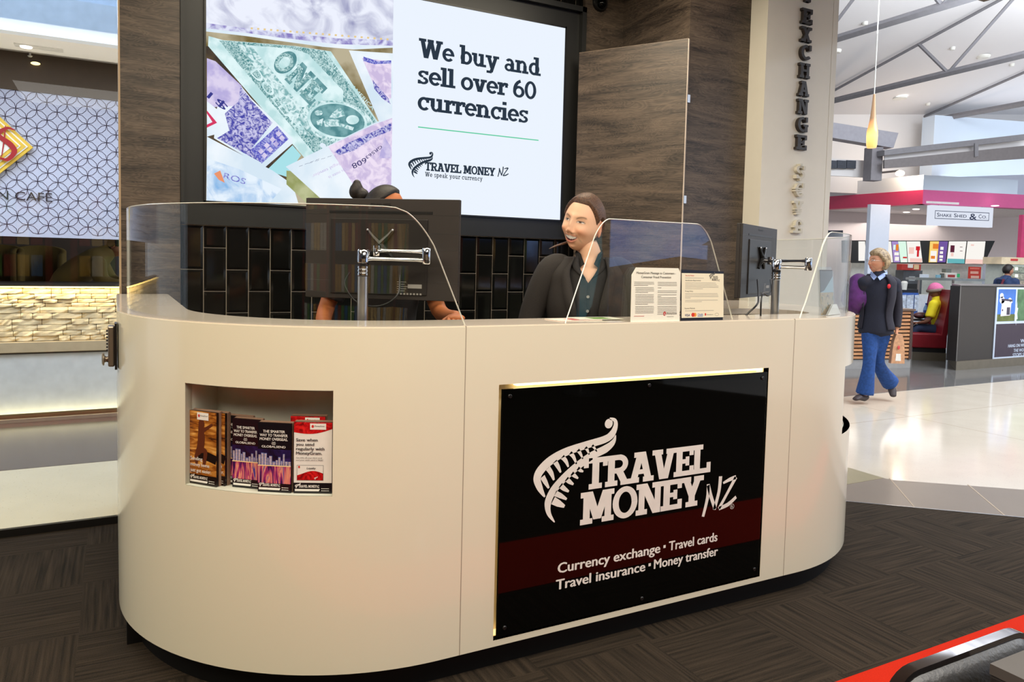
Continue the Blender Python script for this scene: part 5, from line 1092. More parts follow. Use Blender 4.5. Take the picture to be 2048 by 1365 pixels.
def hair_shell(root, HM, mask, m, name='hair', sub=5, th=.010, wide=1.0, rough_=0.0, seed=3):
    P, fs, C, d = head_geo(sub, (1, 1, 1), wide=wide); vs = []; rn = random.Random(seed)
    for p, q in zip(P, d):
        k = mask(q[0], q[1], q[2], p); n_ = V((q[0], q[1]*.9, q[2])).normalized()
        k = k*k*(3-2*k); vs.append(HM @ (p+n_*(-.012+(th+.012)*k+(rough_*rn.uniform(-1, 1) if k > .5 else 0))))
    return obj_from(vs, fs, name, m, root)
def hairmat(name, c1, c2, sc=(1, 1, 1), scale=60):
    m, t, b = nt(name); L = t.links.new; tc = node(t, 'ShaderNodeTexCoord'); mp = node(t, 'ShaderNodeMapping'); mp.inputs['Scale'].default_value = sc; L(tc.outputs['Object'], mp.inputs[0])
    n_ = node(t, 'ShaderNodeTexNoise'); n_.inputs['Scale'].default_value = scale; n_.inputs['Detail'].default_value = 4; L(mp.outputs[0], n_.inputs['Vector']); r = node(t, 'ShaderNodeValToRGB'); r.color_ramp.elements[0].position = .35; r.color_ramp.elements[1].position = .68
    r.color_ramp.elements[0].color = lin(c1)+(1,); r.color_ramp.elements[1].color = lin(c2)+(1,); L(n_.outputs['Fac'], r.inputs[0]); L(r.outputs[0], b.inputs['Base Color']); b.inputs['Roughness'].default_value = .55
    bp = node(t, 'ShaderNodeBump'); bp.inputs['Strength'].default_value = .3; bp.inputs['Distance'].default_value = .002; L(n_.outputs['Fac'], bp.inputs['Height']); L(bp.outputs[0], b.inputs['Normal']); return m
FAB_BLK = mat((30, 27, 26), .8, var=.2, scale=200, name='black_cloth'); FAB_BLZ = mat((44, 39, 36), .85, var=.2, scale=260, name='blazer_cloth')
# --- the smiling person behind the middle screen
a_ = R_(33); right_img = V((math.cos(a_), -math.sin(a_), 0)); tocam = V((-math.sin(a_), -math.cos(a_), 0))
hc = PD(1166, 447, 3.32); O = V((hc.x, hc.y, 0))-tocam*0.02+right_img*.02
def B(r, f, z): return O+right_img*r+tocam*f+V((0, 0, z))
hz = hc.z
LH, RH = (V((0, 0, -1)), tocam), None
sp = dict(J=dict(pelvis=B(.02, -.03, hz-.72), waist=B(.02, -.02, hz-.54), chest=B(.01, 0, hz-.38), upper=B(.01, -.01, hz-.245), neckbase=B(.012, -.015, hz-.150), headbase=B(.0, .0, hz-.09), head=hc,
    shL=B(.165, -.02, hz-.225), elL=B(.235, 0, hz-.49), wrL=B(.12, .09, hz-.62), shR=B(-.160, -.02, hz-.215), elR=B(-.25, .0, hz-.48), wrR=B(-.13, .09, hz-.62),
    hipL=B(.10, -.03, hz-.76), knL=B(.11, -.02, .45), anL=B(.11, -.05, .09), toeL=B(.12, .10, .035), hipR=B(-.07, -.03, hz-.76), knR=B(-.08, -.02, .45), anR=B(-.08, -.05, .09), toeR=B(-.09, .10, .035)),
    side=right_img, skin=(240, 190, 156), voxel=.009, hsub=6, rot=Matrix.Rotation(R_(-33-28), 4, 'Z') @ Matrix.Rotation(R_(13), 4, 'Y') @ Matrix.Rotation(R_(2), 4, 'X'), headscale=1.09,
    face=dict(smile=1.0, lip=(214, 112, 100), squint=.75, brow=(96, 66, 46)), handL=(-right_img, (0, 0, -1), tocam, .4), handR=(right_img, (0, 0, -1), tocam, .4),
    clothes=[dict(kind='trousers', name='trousers', mat=FAB_BLK), dict(kind='shoes', mat=PLAST2)])
pa, HMa, Ja = person('smiling person with brown tied-back hair in a black blazer behind the counter', sp)
HB = hairmat('brown_hair', (58, 38, 27), (106, 72, 50), (2.2, .5, 2.2), 110)
def mask_a(x, y, z, p):
    hl = .50+.10*math.cos(3*x) if y < 0 else -1
    # hairline: over the forehead, in front of the ears, then down to the nape
    t = (z-(.63-1.25*max(0, y+.55)-.25*abs(x)**3)) if y < .10 else (z+.58)
    e2_ = math.hypot((z+.08)/.30, (y-.02)/.22)
    if abs(x) > .75 and e2_ < 1.4: t = min(t, (e2_-1)*.55)
    return min(1, max(0, t*3.4+.22))
hs = hair_shell(pa, HMa, mask_a, HB, sub=6, th=.013)
mb = MB(); T0 = HMa @ V((0, .098, .01)); mb.ball(T0, .022)
tail_ = [T0, HMa @ V((-.01, .135, -.02)), HMa @ V((-.03, .14, -.09)), HMa @ V((-.045, .12, -.16)), HMa @ V((-.05, .10, -.21))]
p_, r_ = spline(tail_, [(.018, .018), (.028, .022), (.030, .022), (.022, .016), (.006, .006)], 5); mb.sweep(p_, r_, n=14, round_=True); mb.build('ponytail', HB, hs, smooth=True, ang=180)
mb = MB()   # long strand falling over the shoulder
p_, r_ = spline([HMa @ V((-.035, .05, -.07)), PD(1128, 487, 3.30), PD(1112, 492, 3.27), PD(1098, 498, 3.25)], [(.008, .005), (.008, .005), (.006, .004), (.002, .001)], 6); mb.sweep(p_, r_, n=10); mb.build('strand', HB, hs, smooth=True, ang=180)
# blazer: open shell with lapels
def blazer(root, J, sd, fwd, off, name, m, zb, openhw, sleeve=True, lw=.042, l0=.30):
    """open-fronted jacket: torso shell with a V opening, then sleeves"""
    keys = [('pelvis', .160, .115), ('waist', .135, .100), ('chest', .155, .114), ('upper', .150, .100), ('neckbase', .085, .075)]
    p, r = spline([J[k] for k, _, _ in keys], [(a+off, b+off) for _, a, b in keys], 6); n = len(p); N = 48; mb = MB(); vs = []; 
    for i in range(n):
        u = i/(n-1); w0 = openhw(u)
        for k in range(N+1):
            a = (-math.pi/2+w0)+(2*math.pi-2*w0)*k/N    # angle 0 = side, -90deg = front
            vs.append(p[i]+V(sd)*math.cos(a)*r[i][0]-V(fwd)*math.sin(a)*r[i][1])
    fs = [(i*(N+1)+k, i*(N+1)+k+1, (i+1)*(N+1)+k+1, (i+1)*(N+1)+k) for i in range(n-1) for k in range(N)]
    o = obj_from(vs, fs, name, m, root); so = o.modifiers.new('thickness', 'SOLIDIFY'); so.thickness = .005; so.offset = 1
    # lapels follow the two front edges
    for e, sg in ((0, 1), (N, -1)):
        lp = MB(); A = [vs[i*(N+1)+e] for i in range(int(n*l0), n)]; q = len(A); V_ = []
        for i, pt in enumerate(A):
            u = i/(q-1); wd = lw*math.sin(math.pi*min(1, u*1.12))**.8*(1 if u < .78 else .8)+.003; ax = (V(sd)*sg)
            V_.append(pt+V(fwd)*.006); V_.append(pt+ax*wd+V(fwd)*(.010-wd*.25)+V((0, 0, .004)))
        lo = obj_from(V_, [(2*i, 2*i+1, 2*i+3, 2*i+2) for i in range(q-1)], 'lapel', m, o); s2 = lo.modifiers.new('thickness', 'SOLIDIFY'); s2.thickness = .004
    if sleeve:
        for s in 'LR':
            mb = MB(); P, Rr = spline([J['neckbase'].lerp(J['sh'+s], .55)+V((0, 0, -.015)), J['sh'+s]+V((0, 0, -.004)), J['el'+s], J['el'+s].lerp(J['wr'+s], .9)], [(.052, .052), (.068, .066), (.054, .054), (.044, .044)], 6); mb.sweep(P, Rr, n=20); v2, f2 = fuse(mb, .009, 4); obj_from(v2, f2, 'sleeve', m, o)
    return o
blazer(pa, Ja, right_img, tocam, .007, 'shirt', FAB_BLK, 0, lambda u: -.03+max(0, u-.70)*2.1, sleeve=False, lw=.030, l0=.74)
blazer(pa, Ja, right_img, tocam, .024, 'blazer', FAB_BLZ, 0, lambda u: .22+.10*u if u < .5 else .27+.75*(u-.5)**1.1*1.2)
mb = MB()   # shirt collar and buttons
for s in (-1, 1):
    nb_ = Ja['neckbase']; pts = [nb_+right_img*s*.058+V((0, 0, .035)), nb_+right_img*s*.062+tocam*.03+V((0, 0, .02)), nb_+right_img*s*.052+tocam*.085+V((0, 0, -.055)), nb_+right_img*s*.02+tocam*.092+V((0, 0, -.030)), nb_+right_img*s*.038+tocam*.055+V((0, 0, .015))]
    mb.prism(pts, tocam*.004)
mb.build('collar', FAB_BLK, pa)
for k in range(3):
    mb = MB(); c = Ja['chest']+tocam*(.131)+V((0, 0, .06-.062*k))-right_img*.0; mb.lathe(c, [(.0065, 0), (.0065, .003), (0, .0032)], 14, M=tocam.to_track_quat('Z', 'Y').to_matrix()); mb.build('button', mat((150, 146, 140), .3), pa, smooth=True)
# --- the person with the bun behind the large monitor
hc2 = PD(768, 424, 3.36); O = V((hc2.x, hc2.y, 0)); a_ = R_(24); ri = V((math.cos(a_), -math.sin(a_), 0)); tc_ = V((-math.sin(a_), -math.cos(a_), 0)); hz = hc2.z
O = O-tc_*.12
sp = dict(J=dict(pelvis=O+tc_*-.06+V((0, 0, hz-.66)), waist=O+tc_*-.03+V((0, 0, hz-.50)), chest=O+tc_*.0+V((0, 0, hz-.35)), upper=O+tc_*.02+V((0, 0, hz-.23)), neckbase=O+tc_*.05+V((0, 0, hz-.15)), headbase=O+tc_*.09+V((0, 0, hz-.085)), head=hc2,
    shL=O+ri*.18+tc_*.02+V((0, 0, hz-.22)), elL=O+ri*.25+tc_*.05+V((0, 0, hz-.44)), wrL=PD(912, 634, 3.08), shR=O-ri*.18+tc_*.02+V((0, 0, hz-.22)), elR=O-ri*.27+tc_*.04+V((0, 0, hz-.46)), wrR=PD(650, 668, 3.05),
    hipL=O+ri*.09-tc_*.06+V((0, 0, hz-.72)), knL=O+ri*.10+V((0, 0, .46))-tc_*.03, anL=O+ri*.10-tc_*.06+V((0, 0, .09)), toeL=O+ri*.11+tc_*.09+V((0, 0, .035)), hipR=O-ri*.09-tc_*.06+V((0, 0, hz-.72)), knR=O-ri*.10+V((0, 0, .46))-tc_*.03, anR=O-ri*.10-tc_*.06+V((0, 0, .09)), toeR=O-ri*.11+tc_*.09+V((0, 0, .035))),
    side=ri, skin=(190, 112, 66), voxel=.009, hsub=5, rot=Matrix.Rotation(R_(50), 4, 'Z') @ Matrix.Rotation(R_(14), 4, 'X'), face=dict(smile=0, brow=(30, 20, 16), lip=(150, 80, 66)), handL=(tc_, (0, 0, -1), -ri, .4), handR=(tc_, (0, 0, -1), ri, .4),
    clothes=[dict(kind='top', name='shirt', mat=FAB_BLK, off=.012, sleeve=.75), dict(kind='trousers', name='trousers', mat=FAB_BLK), dict(kind='shoes', mat=PLAST2)])
pb, HMb, Jb = person('person with a dark hair bun and black short-sleeved top working behind the large monitor', sp)
HD = hairmat('dark_hair', (12, 8, 7), (36, 24, 18), (1, 1, 1), 110)
hs = hair_shell(pb, HMb, lambda x, y, z, p: min(1, max(0, ((z-(.74-1.2*max(0, y+.42))) if y < .12 else (z+.6))*5)), HD, sub=5, th=.010)
mb = MB(); c = PD(712, 381, 3.40); mb.ball(c+V((0, 0, .0)), (.030, .030, .040), n=20, k=12, M=Matrix.Rotation(R_(20), 3, 'Y')); mb.ball(c+V((.004, 0, .034)), (.018, .018, .015)); mb.ball(c+ri*.03+V((0, 0, -.02)), (.03, .03, .03)); v2, f2 = fuse(mb, .006, 2); obj_from(v2, f2, 'hair_bun', HD, hs)

# --- the walking woman on the mall floor
f0 = PX(1722, 803, 2, 0); bk = PX(1785, 792, 2, 0); Dw = f0.dot(_f)-V((0, 0, EYE)).dot(_f)
def W(px, py, dd=0): return PD(px, py, 8.42+dd)
ri = V((math.cos(R_(28)), -math.sin(R_(28)), 0)); fw = -ri*.55-V((math.sin(R_(28)), math.cos(R_(28)), 0))*.83; fw.normalize(); sdw = V((-fw.y, fw.x, 0)); sdw = sdw if sdw.dot(ri) > 0 else -sdw
DEN = mat((26, 66, 128), .85, var=.25, scale=40, name='denim'); NVY = mat((24, 26, 42), .85, var=.15, scale=60, name='navy_knit'); DKC = mat((30, 26, 38), .85, var=.15, scale=60, name='dark_coat')
sp = dict(J=dict(pelvis=W(1752, 658), waist=W(1752, 628), chest=W(1755, 590), upper=W(1757, 566), neckbase=W(1758, 549), headbase=W(1757, 537, -.01), head=W(1757, 524),
    shL=W(1789, 568, .02), elL=W(1795, 614, .02), wrL=W(1793, 660, -.02), shR=W(1728, 566, 0), elR=W(1722, 606, .10), wrR=W(1742, 640, .20),
    hipL=W(1763, 668), knL=W(1757, 726, .05), anL=W(1782, 768, .20), toeL=W(1786, 790, .12), hipR=W(1741, 668), knR=W(1738, 728, -.08), anR=W(1729, 790, -.05), toeR=W(1712, 798, -.12)),
    side=sdw, skin=(214, 152, 118), voxel=.014, hsub=5, rot=Matrix.Rotation(R_(-108), 4, 'Z') @ Matrix.Rotation(R_(-4), 4, 'X'), headscale=1.15, fat=1.0, base=(f0.x, f0.y, 0), face=dict(smile=0, age=1.0, brow=(130, 100, 76)),
    handL=((0, 0, -1), -fw, fw, .75), handR=((0, 0, -1), fw, fw, .6),
    clothes=[dict(kind='top', name='jumper', mat=NVY, off=.016, sleeve=.4, hem=(0, 0, -.05)), dict(kind='trousers', name='jeans', mat=DEN, flare=.088, off=.008, len=.98), dict(kind='shoes', mat=mat((58, 44, 44), .6))])
pw, HMw, Jw = person('walking person in navy jumper, open dark coat and blue jeans carrying a paper bag', sp)
HG = hairmat('grey_blond_hair', (110, 88, 62), (176, 150, 112), (1, 1, 1), 40)
hair_shell(pw, HMw, lambda x, y, z, p: min(1, max(0, ((z-(.40-1.1*max(0, y+.50))) if y < .1 else (z+.72))*5)), HG, sub=5, th=.024, rough_=.002)
mb = MB()
for s in (-1, 1):
    c = [HMw @ V((s*.031+.017*math.cos(a), -.100, .006+.013*math.sin(a))) for a in [2*math.pi*i/16 for i in range(17)]]; mb.tube(c, .0014, 6); mb.tube([HMw @ V((s*.048, -.10, .008)), HMw @ V((s*.078, -.02, .006)), HMw @ V((s*.078, .02, .0))], .0014, 6)
mb.build('glasses', mat((150, 140, 130), .3, .8), pw, smooth=True)
o = blazer(pw, Jw, sdw, fw, .030, 'coat', DKC, 0, lambda u: .75-.1*u if u < .6 else .69)
mb = MB(); nbw = Jw['neckbase']
for s in (-1, 1): mb.prism([nbw+sdw*s*.085+V((0, 0, .03)), nbw+sdw*s*.09+fw*.05+V((0, 0, -.01)), nbw+sdw*s*.03+fw*.13+V((0, 0, -.065)), nbw+sdw*s*.004+fw*.115+V((0, 0, -.028)), nbw+sdw*s*.045+fw*.08+V((0, 0, .01))], fw*.01)
mb.build('collar', mat((150, 166, 208), .7), pw)
fl_ = W(1778, 573, -.16); mb = MB(); mb.ball(fl_, (.026, .014, .026)); mb.build('red_flower', mat((206, 20, 34), .7), pw, smooth=True)
bgp = thing('paper_bag', tuple(W(1793, 727, -.05)), 'small brown paper bag with a white label held by the walking person', 'bag')
mb = MB(); c0 = W(1793, 727, -.05); d_ = V((_f.x, _f.y, 0)).normalized(); r2_ = ri
for (z0, w0), (z1, w1) in (((0, .075), (.14, .068)), ((.14, .068), (.25, .055)), ((.25, .055), (.33, .030))): mb.prism([c0+r2_*-w0+d_*-.03+V((0, 0, z0)), c0+r2_*w0+d_*-.03+V((0, 0, z0)), c0+r2_*w1+d_*-.03+V((0, 0, z1)), c0+r2_*-w1+d_*-.03+V((0, 0, z1))], d_*.06)
mb.build('bag_body', mat((196, 148, 112), .8, var=.2, scale=30), bgp)
mb = MB(); mb.prism([c0+r2_*-.03+d_*-.032+V((0, 0, .03)), c0+r2_*.03+d_*-.032+V((0, 0, .03)), c0+r2_*.025+d_*-.032+V((0, 0, .11)), c0+r2_*-.025+d_*-.032+V((0, 0, .11))], d_*.004); mb.build('label_patch', WHITE, bgp)
mb = MB(); mb.ball(c0+d_*-.032+V((0, 0, .18)), (.022, .006, .022)); mb.build('red_patch', mat((196, 60, 60), .6), bgp)
bpk = thing('backpack', tuple(W(1722, 630, .1)), 'purple backpack on the back of the walking person', 'backpack')
c1 = W(1717, 588, .12); mb = MB(); mb.ball(c1, (.15, .15, .235), n=24, k=16); mb.ball(c1+ri*-.03+V((0, 0, -.05)), (.13, .17, .16), n=24, k=16); v2, f2 = fuse(mb, .014, 3); obj_from(v2, f2, 'sack', mat((84, 26, 98), .5, var=.45, scale=12, name='purple_nylon'), bpk)
mb = MB(); mb.tube([c1+V((-.06, -.12, .2)), c1+V((.05, -.15, .12)), c1+V((.10, -.12, -.04)), c1+V((.09, -.1, -.16))], .008, 8); mb.build('piping', mat((150, 60, 160), .5), bpk, smooth=True)
mb = MB(); mb.box(tuple(c1+V((.055, -.165, -.05))), tuple(c1+V((.095, -.14, .03)))); mb.build('patch', mat((170, 176, 196), .5), bpk)
# ================================================================== THE CAFE BEHIND THE GLASS
mb = MB(); mb.box((-6, 4.58, .045), (.026, 4.592, 3.6)); S('window_1', mb, GLASS)
mb = MB(); mb.box((-6, 4.574, 0), (.030, 4.60, .045)); S('trim_4', mb, mat((20, 18, 17), .4))
YC = 7.7
mb = MB(); mb.box((-6, YC+.02, 0), (.6, YC+.5, 1.15)); mb.box((-6, YC+2.3, 0), (.6, YC+2.4, 3.2)); mb.box((-6, YC+.5, 0), (.6, YC+2.4, .01)); S('wall_cafe', mb, mat((64, 52, 42), .6))
cb = thing('cafe_bench', (-2.5, YC, 0), 'long pale bench front glowing yellow along its foot in the cafe', 'bench')
mb = MB(); mb.box((-6, YC-.03, .07), (.6, YC+.02, .59)); mb.build('front', mat((214, 218, 222), .18), cb)
mb = MB(); mb.box((-6, YC-.06, .605), (.6, YC+.03, .695)); mb.build('shelf', mat((196, 178, 148), .25), cb, bevel=.004)
mb = MB(); mb.box((-6, YC-.04, .59), (.6, YC, .605)); mb.build('dark_strip', mat((70, 64, 58), .6), cb)  # darker strip between the shelf and the front
mb = MB(); mb.box((-6, YC-.10, .004), (.6, YC-.07, .035)); mb.build('strip_light', [mat((150, 140, 120), .4)], cb)
area('bench_foot_light', (-1.6, YC-.085, .04), (R_(140), 0, 0), 4.2, .03, 5.5, (1, .82, .40))
mb = MB(); rr = random.Random(11); z = .697
while z < 1.17:
    h = rr.choice((.036, .045, .052)); h = min(h, 1.176-z); x = -6-rr.random()*.2
    while x < .6:
        wd = rr.uniform(.07, .24); dpt = rr.uniform(.0, .03); nx_ = 5
        v0 = len(mb.v); vs = []
        for jz in (0, .5, 1):
            for k in range(nx_): vs.append((x+.002+(wd-.004)*k/(nx_-1), YC+.016-dpt-(rr.uniform(0, .010) if 0 < k < nx_-1 or jz == .5 else -.008), z+.002+(h-.004)*jz))
        vs += [(x+.002, YC+.03, z+.002), (x+wd-.002, YC+.03, z+.002), (x+wd-.002, YC+.03, z+h-.002), (x+.002, YC+.03, z+h-.002)]
        fs = [(r*nx_+k, r*nx_+k+1, (r+1)*nx_+k+1, (r+1)*nx_+k) for r in (0, 1) for k in range(nx_-1)]
        fs += [tuple(list(range(nx_))[::-1]+[15, 16]), tuple(list(range(10, 15))+[17, 18]), (0, 5, 10, 18, 15), (4, 16, 17, 14, 9)]
        mb.add(vs, fs); x += wd
    z += h
S('wall_split_stone', mb, mat((232, 214, 176), .7, var=.22, scale=9, name='split_stone'))
mb = MB(); mb.box((-6, YC-.05, 1.178), (.6, YC+.55, 1.20)); S('trim_5', mb, mat((40, 32, 26), .5))
mb = MB(); mb.box((-6, YC-.035, 1.168), (.6, YC-.015, 1.178)); tag(mb.build('strip_light', emis((255, 214, 120), 9)), 'warm yellow strip light along the top of the split stone wall', 'light')
area('stone_wall_light', (-1.4, YC-.06, 1.165), (R_(18), 0, 0), 3.6, .03, 9, (1, .74, .34))
mb = MB(); mb.box((-6, YC-.04, 1.603), (.6, YC+.06, 2.836)); S('wall_patterned', mb, mat((196, 202, 226), .5, var=.02, scale=2, name='lavender_panel'))
# printed lattice of petals on the panel
mb = MB(); FC = frame((0, YC-.04, 0), (1, 0, 0), (0, 0, 1)); _pa, _pb = PX(73, 189, 1, YC-.04), PX(114, 193, 1, YC-.04); ax_ = _pb.x-_pa.x; az_ = (PX(93, 208, 1, YC-.04).z-PX(93, 243.5, 1, YC-.04).z)
def petal(p, q):
    d = V(q)-V(p); n_ = V((-d.y, d.x)).normalized()*.021
    for s in (-1, 1):
        pts = [V(p), V(p)+d*.30+n_*s, V(p)+d*.70+n_*s, V(q)]
        for a, b in zip(pts[:-1], pts[1:]):
            t = (b-a).normalized(); m_ = V((-t.y, t.x))*.0026; mb.face([FC @ V((c.x, c.y, .0015)) for c in (a-m_, b-m_, b+m_, a+m_)])
zt_p = 2.836; xn = _pa.x+8*ax_
for r in range(16):
    for k in range(34):
        x, z = xn-k*ax_-(ax_/2 if r % 2 else 0), zt_p-r*az_/2
        for s in (-1, 1):
            q = (x+s*ax_/2, z-az_/2)
            if q[1] > 1.605 and -5.95 < x < .55: petal((x, z), q)
o = mb.build('petal_pattern', mat((92, 84, 104), .6)); o['kind'] = 'structure'
mb = MB(); mb.box((-6, YC-.05, 2.836), (.6, YC+.1, 3.155)); S('wall_cafe_fascia', mb, mat((86, 72, 58), .7))
mb = MB(); mb.box((-6, 7.06, 3.155), (.6, YC+2.4, 3.2)); S('ceiling_cafe', mb, mat((204, 196, 188), .8))
mb = MB(); mb.box((-6, 6.95, 3.155), (.6, 7.06, 3.46)); mb.box((-6, 7.04, 3.46), (.6, 7.12, 5.0)); S('wall_bulkhead', mb, mat((186, 206, 232), .8))
mb = MB(); mb.box((-6, 4.6, 4.95), (.6, 7.06, 5.0)); S('ceiling_walkway', mb, mat((196, 220, 236), .8))
for x, y, lb in ((-.62, 7.38, 'recessed spotlight in a dark slot of the pale cafe soffit'), ):
    t = thing('spotlight', (x, y, 3.15), lb, 'light'); mb = MB(); mb.box((x-.08, y-.05, 3.146), (x+.26, y+.05, 3.156)); mb.build('slot', mat((120, 110, 100), .5), t)
    mb = MB(); mb.lathe((x, y, 3.138), [(0, 0), (.04, 0), (.045, .008)], 16); mb.build('lamp', emis((255, 240, 235), 4), t)
q = PX(71, 127, 1, YC-.055); t = thing('spotlight', tuple(q), 'small warm spotlight on the dark cafe fascia', 'light'); mb = MB(); mb.ball(q, (.035, .012, .014)); mb.build('lamp', emis((255, 226, 150), 3), t); mb = MB(); mb.box((q.x-.04, q.y, q.z+.012), (q.x+.04, q.y+.01, q.z+.02)); mb.build('housing', PLAST2, t)
q = PX(60, 107, 2, 3.15); mb = MB(); mb.lathe((q.x, q.y, 3.12), [(.012, 0), (.02, .01), (.008, .012), (.008, .035)], 12); tag(mb.build('sprinkler', WHITE, smooth=True), 'small white sprinkler under the cafe soffit', 'sprinkler')
# diamond emblem and cafe lettering
em = thing('cafe_emblem', (-1.22, YC-.06, 2.36), 'white diamond emblem edged with yellow bands on the patterned cafe panel', 'sign'); ec, eh = (-1.225, 2.363), .625
def dia(mb, h, m, w, d=0.0):
    P = [FC @ V((ec[0]+a*h, ec[1]+b*h, w)) for a, b in ((1, 0), (0, 1), (-1, 0), (0, -1))]; mb.prism(P, (0, -.004-d, 0), m)
mb = MB(); dia(mb, eh, 0, .02, .03); mb.build('board', mat((236, 196, 70), .5), em)
mb = MB(); dia(mb, eh-.035, 0, .058); dia(mb, eh-.05, 1, .063); dia(mb, eh-.085, 0, .068); dia(mb, eh-.10, 1, .073); dia(mb, eh-.135, 0, .078); mb.build('stripes', [mat((244, 240, 232), .5), mat((236, 196, 70), .5)], em)
mb = MB(); x0e = -.80; stroke2(mb, FC, [(x0e+.075, 2.49), (x0e+.02, 2.50), (x0e-.04, 2.44), (x0e+.04, 2.37), (x0e+.07, 2.31), (x0e+.02, 2.24), (x0e-.05, 2.26)], [.008, .024, .036, .044, .04, .026, .01], 0, .09)
stroke2(mb, FC, [(x0e+.01, 2.52), (x0e+.0, 2.40), (x0e-.02, 2.26)], [.006, .012, .006], 0, .088); stroke2(mb, FC, [(x0e-.14, 2.52), (x0e-.15, 2.36), (x0e-.13, 2.26)], [.03, .035, .03], 0, .09); mb.build('letter_s', mat((168, 24, 30), .5), em)
mb = MB(); text(mb, FC, 'N CAFÉ', -.86, -.468, 1.912, .078, w=.012); tag(mb.build('cafe_lettering', mat((34, 30, 40), .5)), 'dark letters N CAFÉ on the patterned cafe panel', 'lettering')
# chairs in the dark cafe opening, and a figure standing in for a reflection
MUST = mat((92, 72, 18), .8, name='mustard_fabric')
for k, (px, lb) in enumerate(((-8, 'mustard tub chair back at the left in the dark cafe opening'), (78, 'mustard tub chair back seen nearer the person in the cafe'))):
    q = PX(px, 560, 1, 9.25); t = thing('tub_chair', (q.x, q.y, .01), lb, 'chair'); mb = MB()
    pts = [(q.x+.25*math.cos(R_(a)), q.y+.24*math.sin(R_(a))) for a in range(-30, 211, 12)]
    n_ = len(pts); vs = [(x, y, .62) for x, y in pts]+[(x, y, 1.44+.10*math.sin(math.pi*i/(n_-1))) for i, (x, y) in enumerate(pts)]; o = None
    mb.add(vs, [(i, i+1, i+1+n_, i+n_) for i in range(n_-1)]); o = mb.build('backrest', MUST, t, smooth=True); sd2 = o.modifiers.new('thickness', 'SOLIDIFY'); sd2.thickness = .05
    mb = MB(); mb.lathe((q.x, q.y, .60), [(0, 0), (.27, 0), (.28, .08), (0, .1)], 24); mb.build('seat', MUST, t, smooth=True)
    for a in (45, 135, 225, 315): mb = MB(); mb.tube([(q.x+.2*math.cos(R_(a)), q.y+.2*math.sin(R_(a)), .6), (q.x+.24*math.cos(R_(a)), q.y+.24*math.sin(R_(a)), .012)], .014, 8); mb.build('leg', PLAST2, t)
X0 = V((1, 0, 0)); cx = PX(150, 540, 1, 8.6).x
def K(px, py, y=8.6): return PX(px, py, 1, y)
hd_ = K(234, 492)
sp = dict(J=dict(pelvis=(cx-.05, 8.65, 1.02), waist=K(128, 568), chest=K(155, 545), upper=K(190, 522), neckbase=K(214, 506), headbase=K(226, 500), head=hd_, shL=K(200, 525, 8.85), elL=K(222, 560, 8.85), wrL=K(246, 566, 8.7), shR=K(195, 530, 8.42), elR=K(205, 562, 8.38), wrR=K(238, 572, 8.35),
    hipL=(cx-.06, 8.74, 1.0), knL=(cx-.04, 8.76, .5), anL=(cx-.08, 8.76, .1), toeL=(cx+.12, 8.76, .05), hipR=(cx-.06, 8.56, 1.0), knR=(cx-.02, 8.55, .5), anR=(cx-.10, 8.55, .1), toeR=(cx+.10, 8.55, .05)),
    side=(0, 1, 0), skin=(170, 120, 90), voxel=.018, hsub=4, rot=Matrix.Rotation(R_(75), 4, 'Z') @ Matrix.Rotation(R_(40), 4, 'X'), face={}, handL=((1, 0, 0), (0, 0, -1), (0, -1, 0), .4), handR=((1, 0, 0), (0, 0, -1), (0, 1, 0), .4),
    clothes=[dict(kind='top', name='jumper', mat=MUST, off=.03, sleeve=1, upto=5), dict(kind='trousers', name='trousers', mat=mat((30, 26, 30), .8)), dict(kind='shoes', mat=PLAST2)])
pc, HMc, _ = person('bending figure in a mustard jumper, added in the cafe opening for a glass reflection', sp)
hair_shell(pc, HMc, lambda x, y, z, p: 1 if (z > (.40-1.1*max(0, y+.5)) if y < .1 else z > -.5) else 0, HD, sub=4, th=.012)

# ================================================================== THE MALL AND FOOD COURT
class VP:
    """an upright plane of the place through p running along e"""
    def __init__(s, p, e): s.p = V((p[0], p[1], 0)); s.e = V((e[0], e[1], 0)).normalized(); s.n = V((s.e.y, -s.e.x, 0)); s.F = frame(s.p, s.e, (0, 0, 1))
    def q(s, x, y, off_=0): 
        r = ray(x, y); o = V((0, 0, EYE)); t = ((s.p+s.n*off_-o).dot(s.n))/r.dot(s.n); w_ = o+r*t; return ((w_-s.p).dot(s.e), w_.z)
    def box(s, mb, x0, y0, x1, y1, d=.05, m=0, off_=0):
        """pixel corners measured in the photo; the box reaches back by d"""
        a, b = s.q(x0, (y0+y1)/2, off_)[0], s.q(x1, (y0+y1)/2, off_)[0]; za, zb = s.q((x0+x1)/2, y1, off_)[1], s.q((x0+x1)/2, y0, off_)[1]
        mb.box((a, za, off_-d), (b, zb, off_), m, s.F); return a, b, za, zb
    def poly(s, mb, pts, d=.05, m=0, off_=0): mb.prism([s.F @ V((*s.q(x, y, off_), off_)) for x, y in pts], s.F.to_3x3() @ V((0, 0, -d)), m)
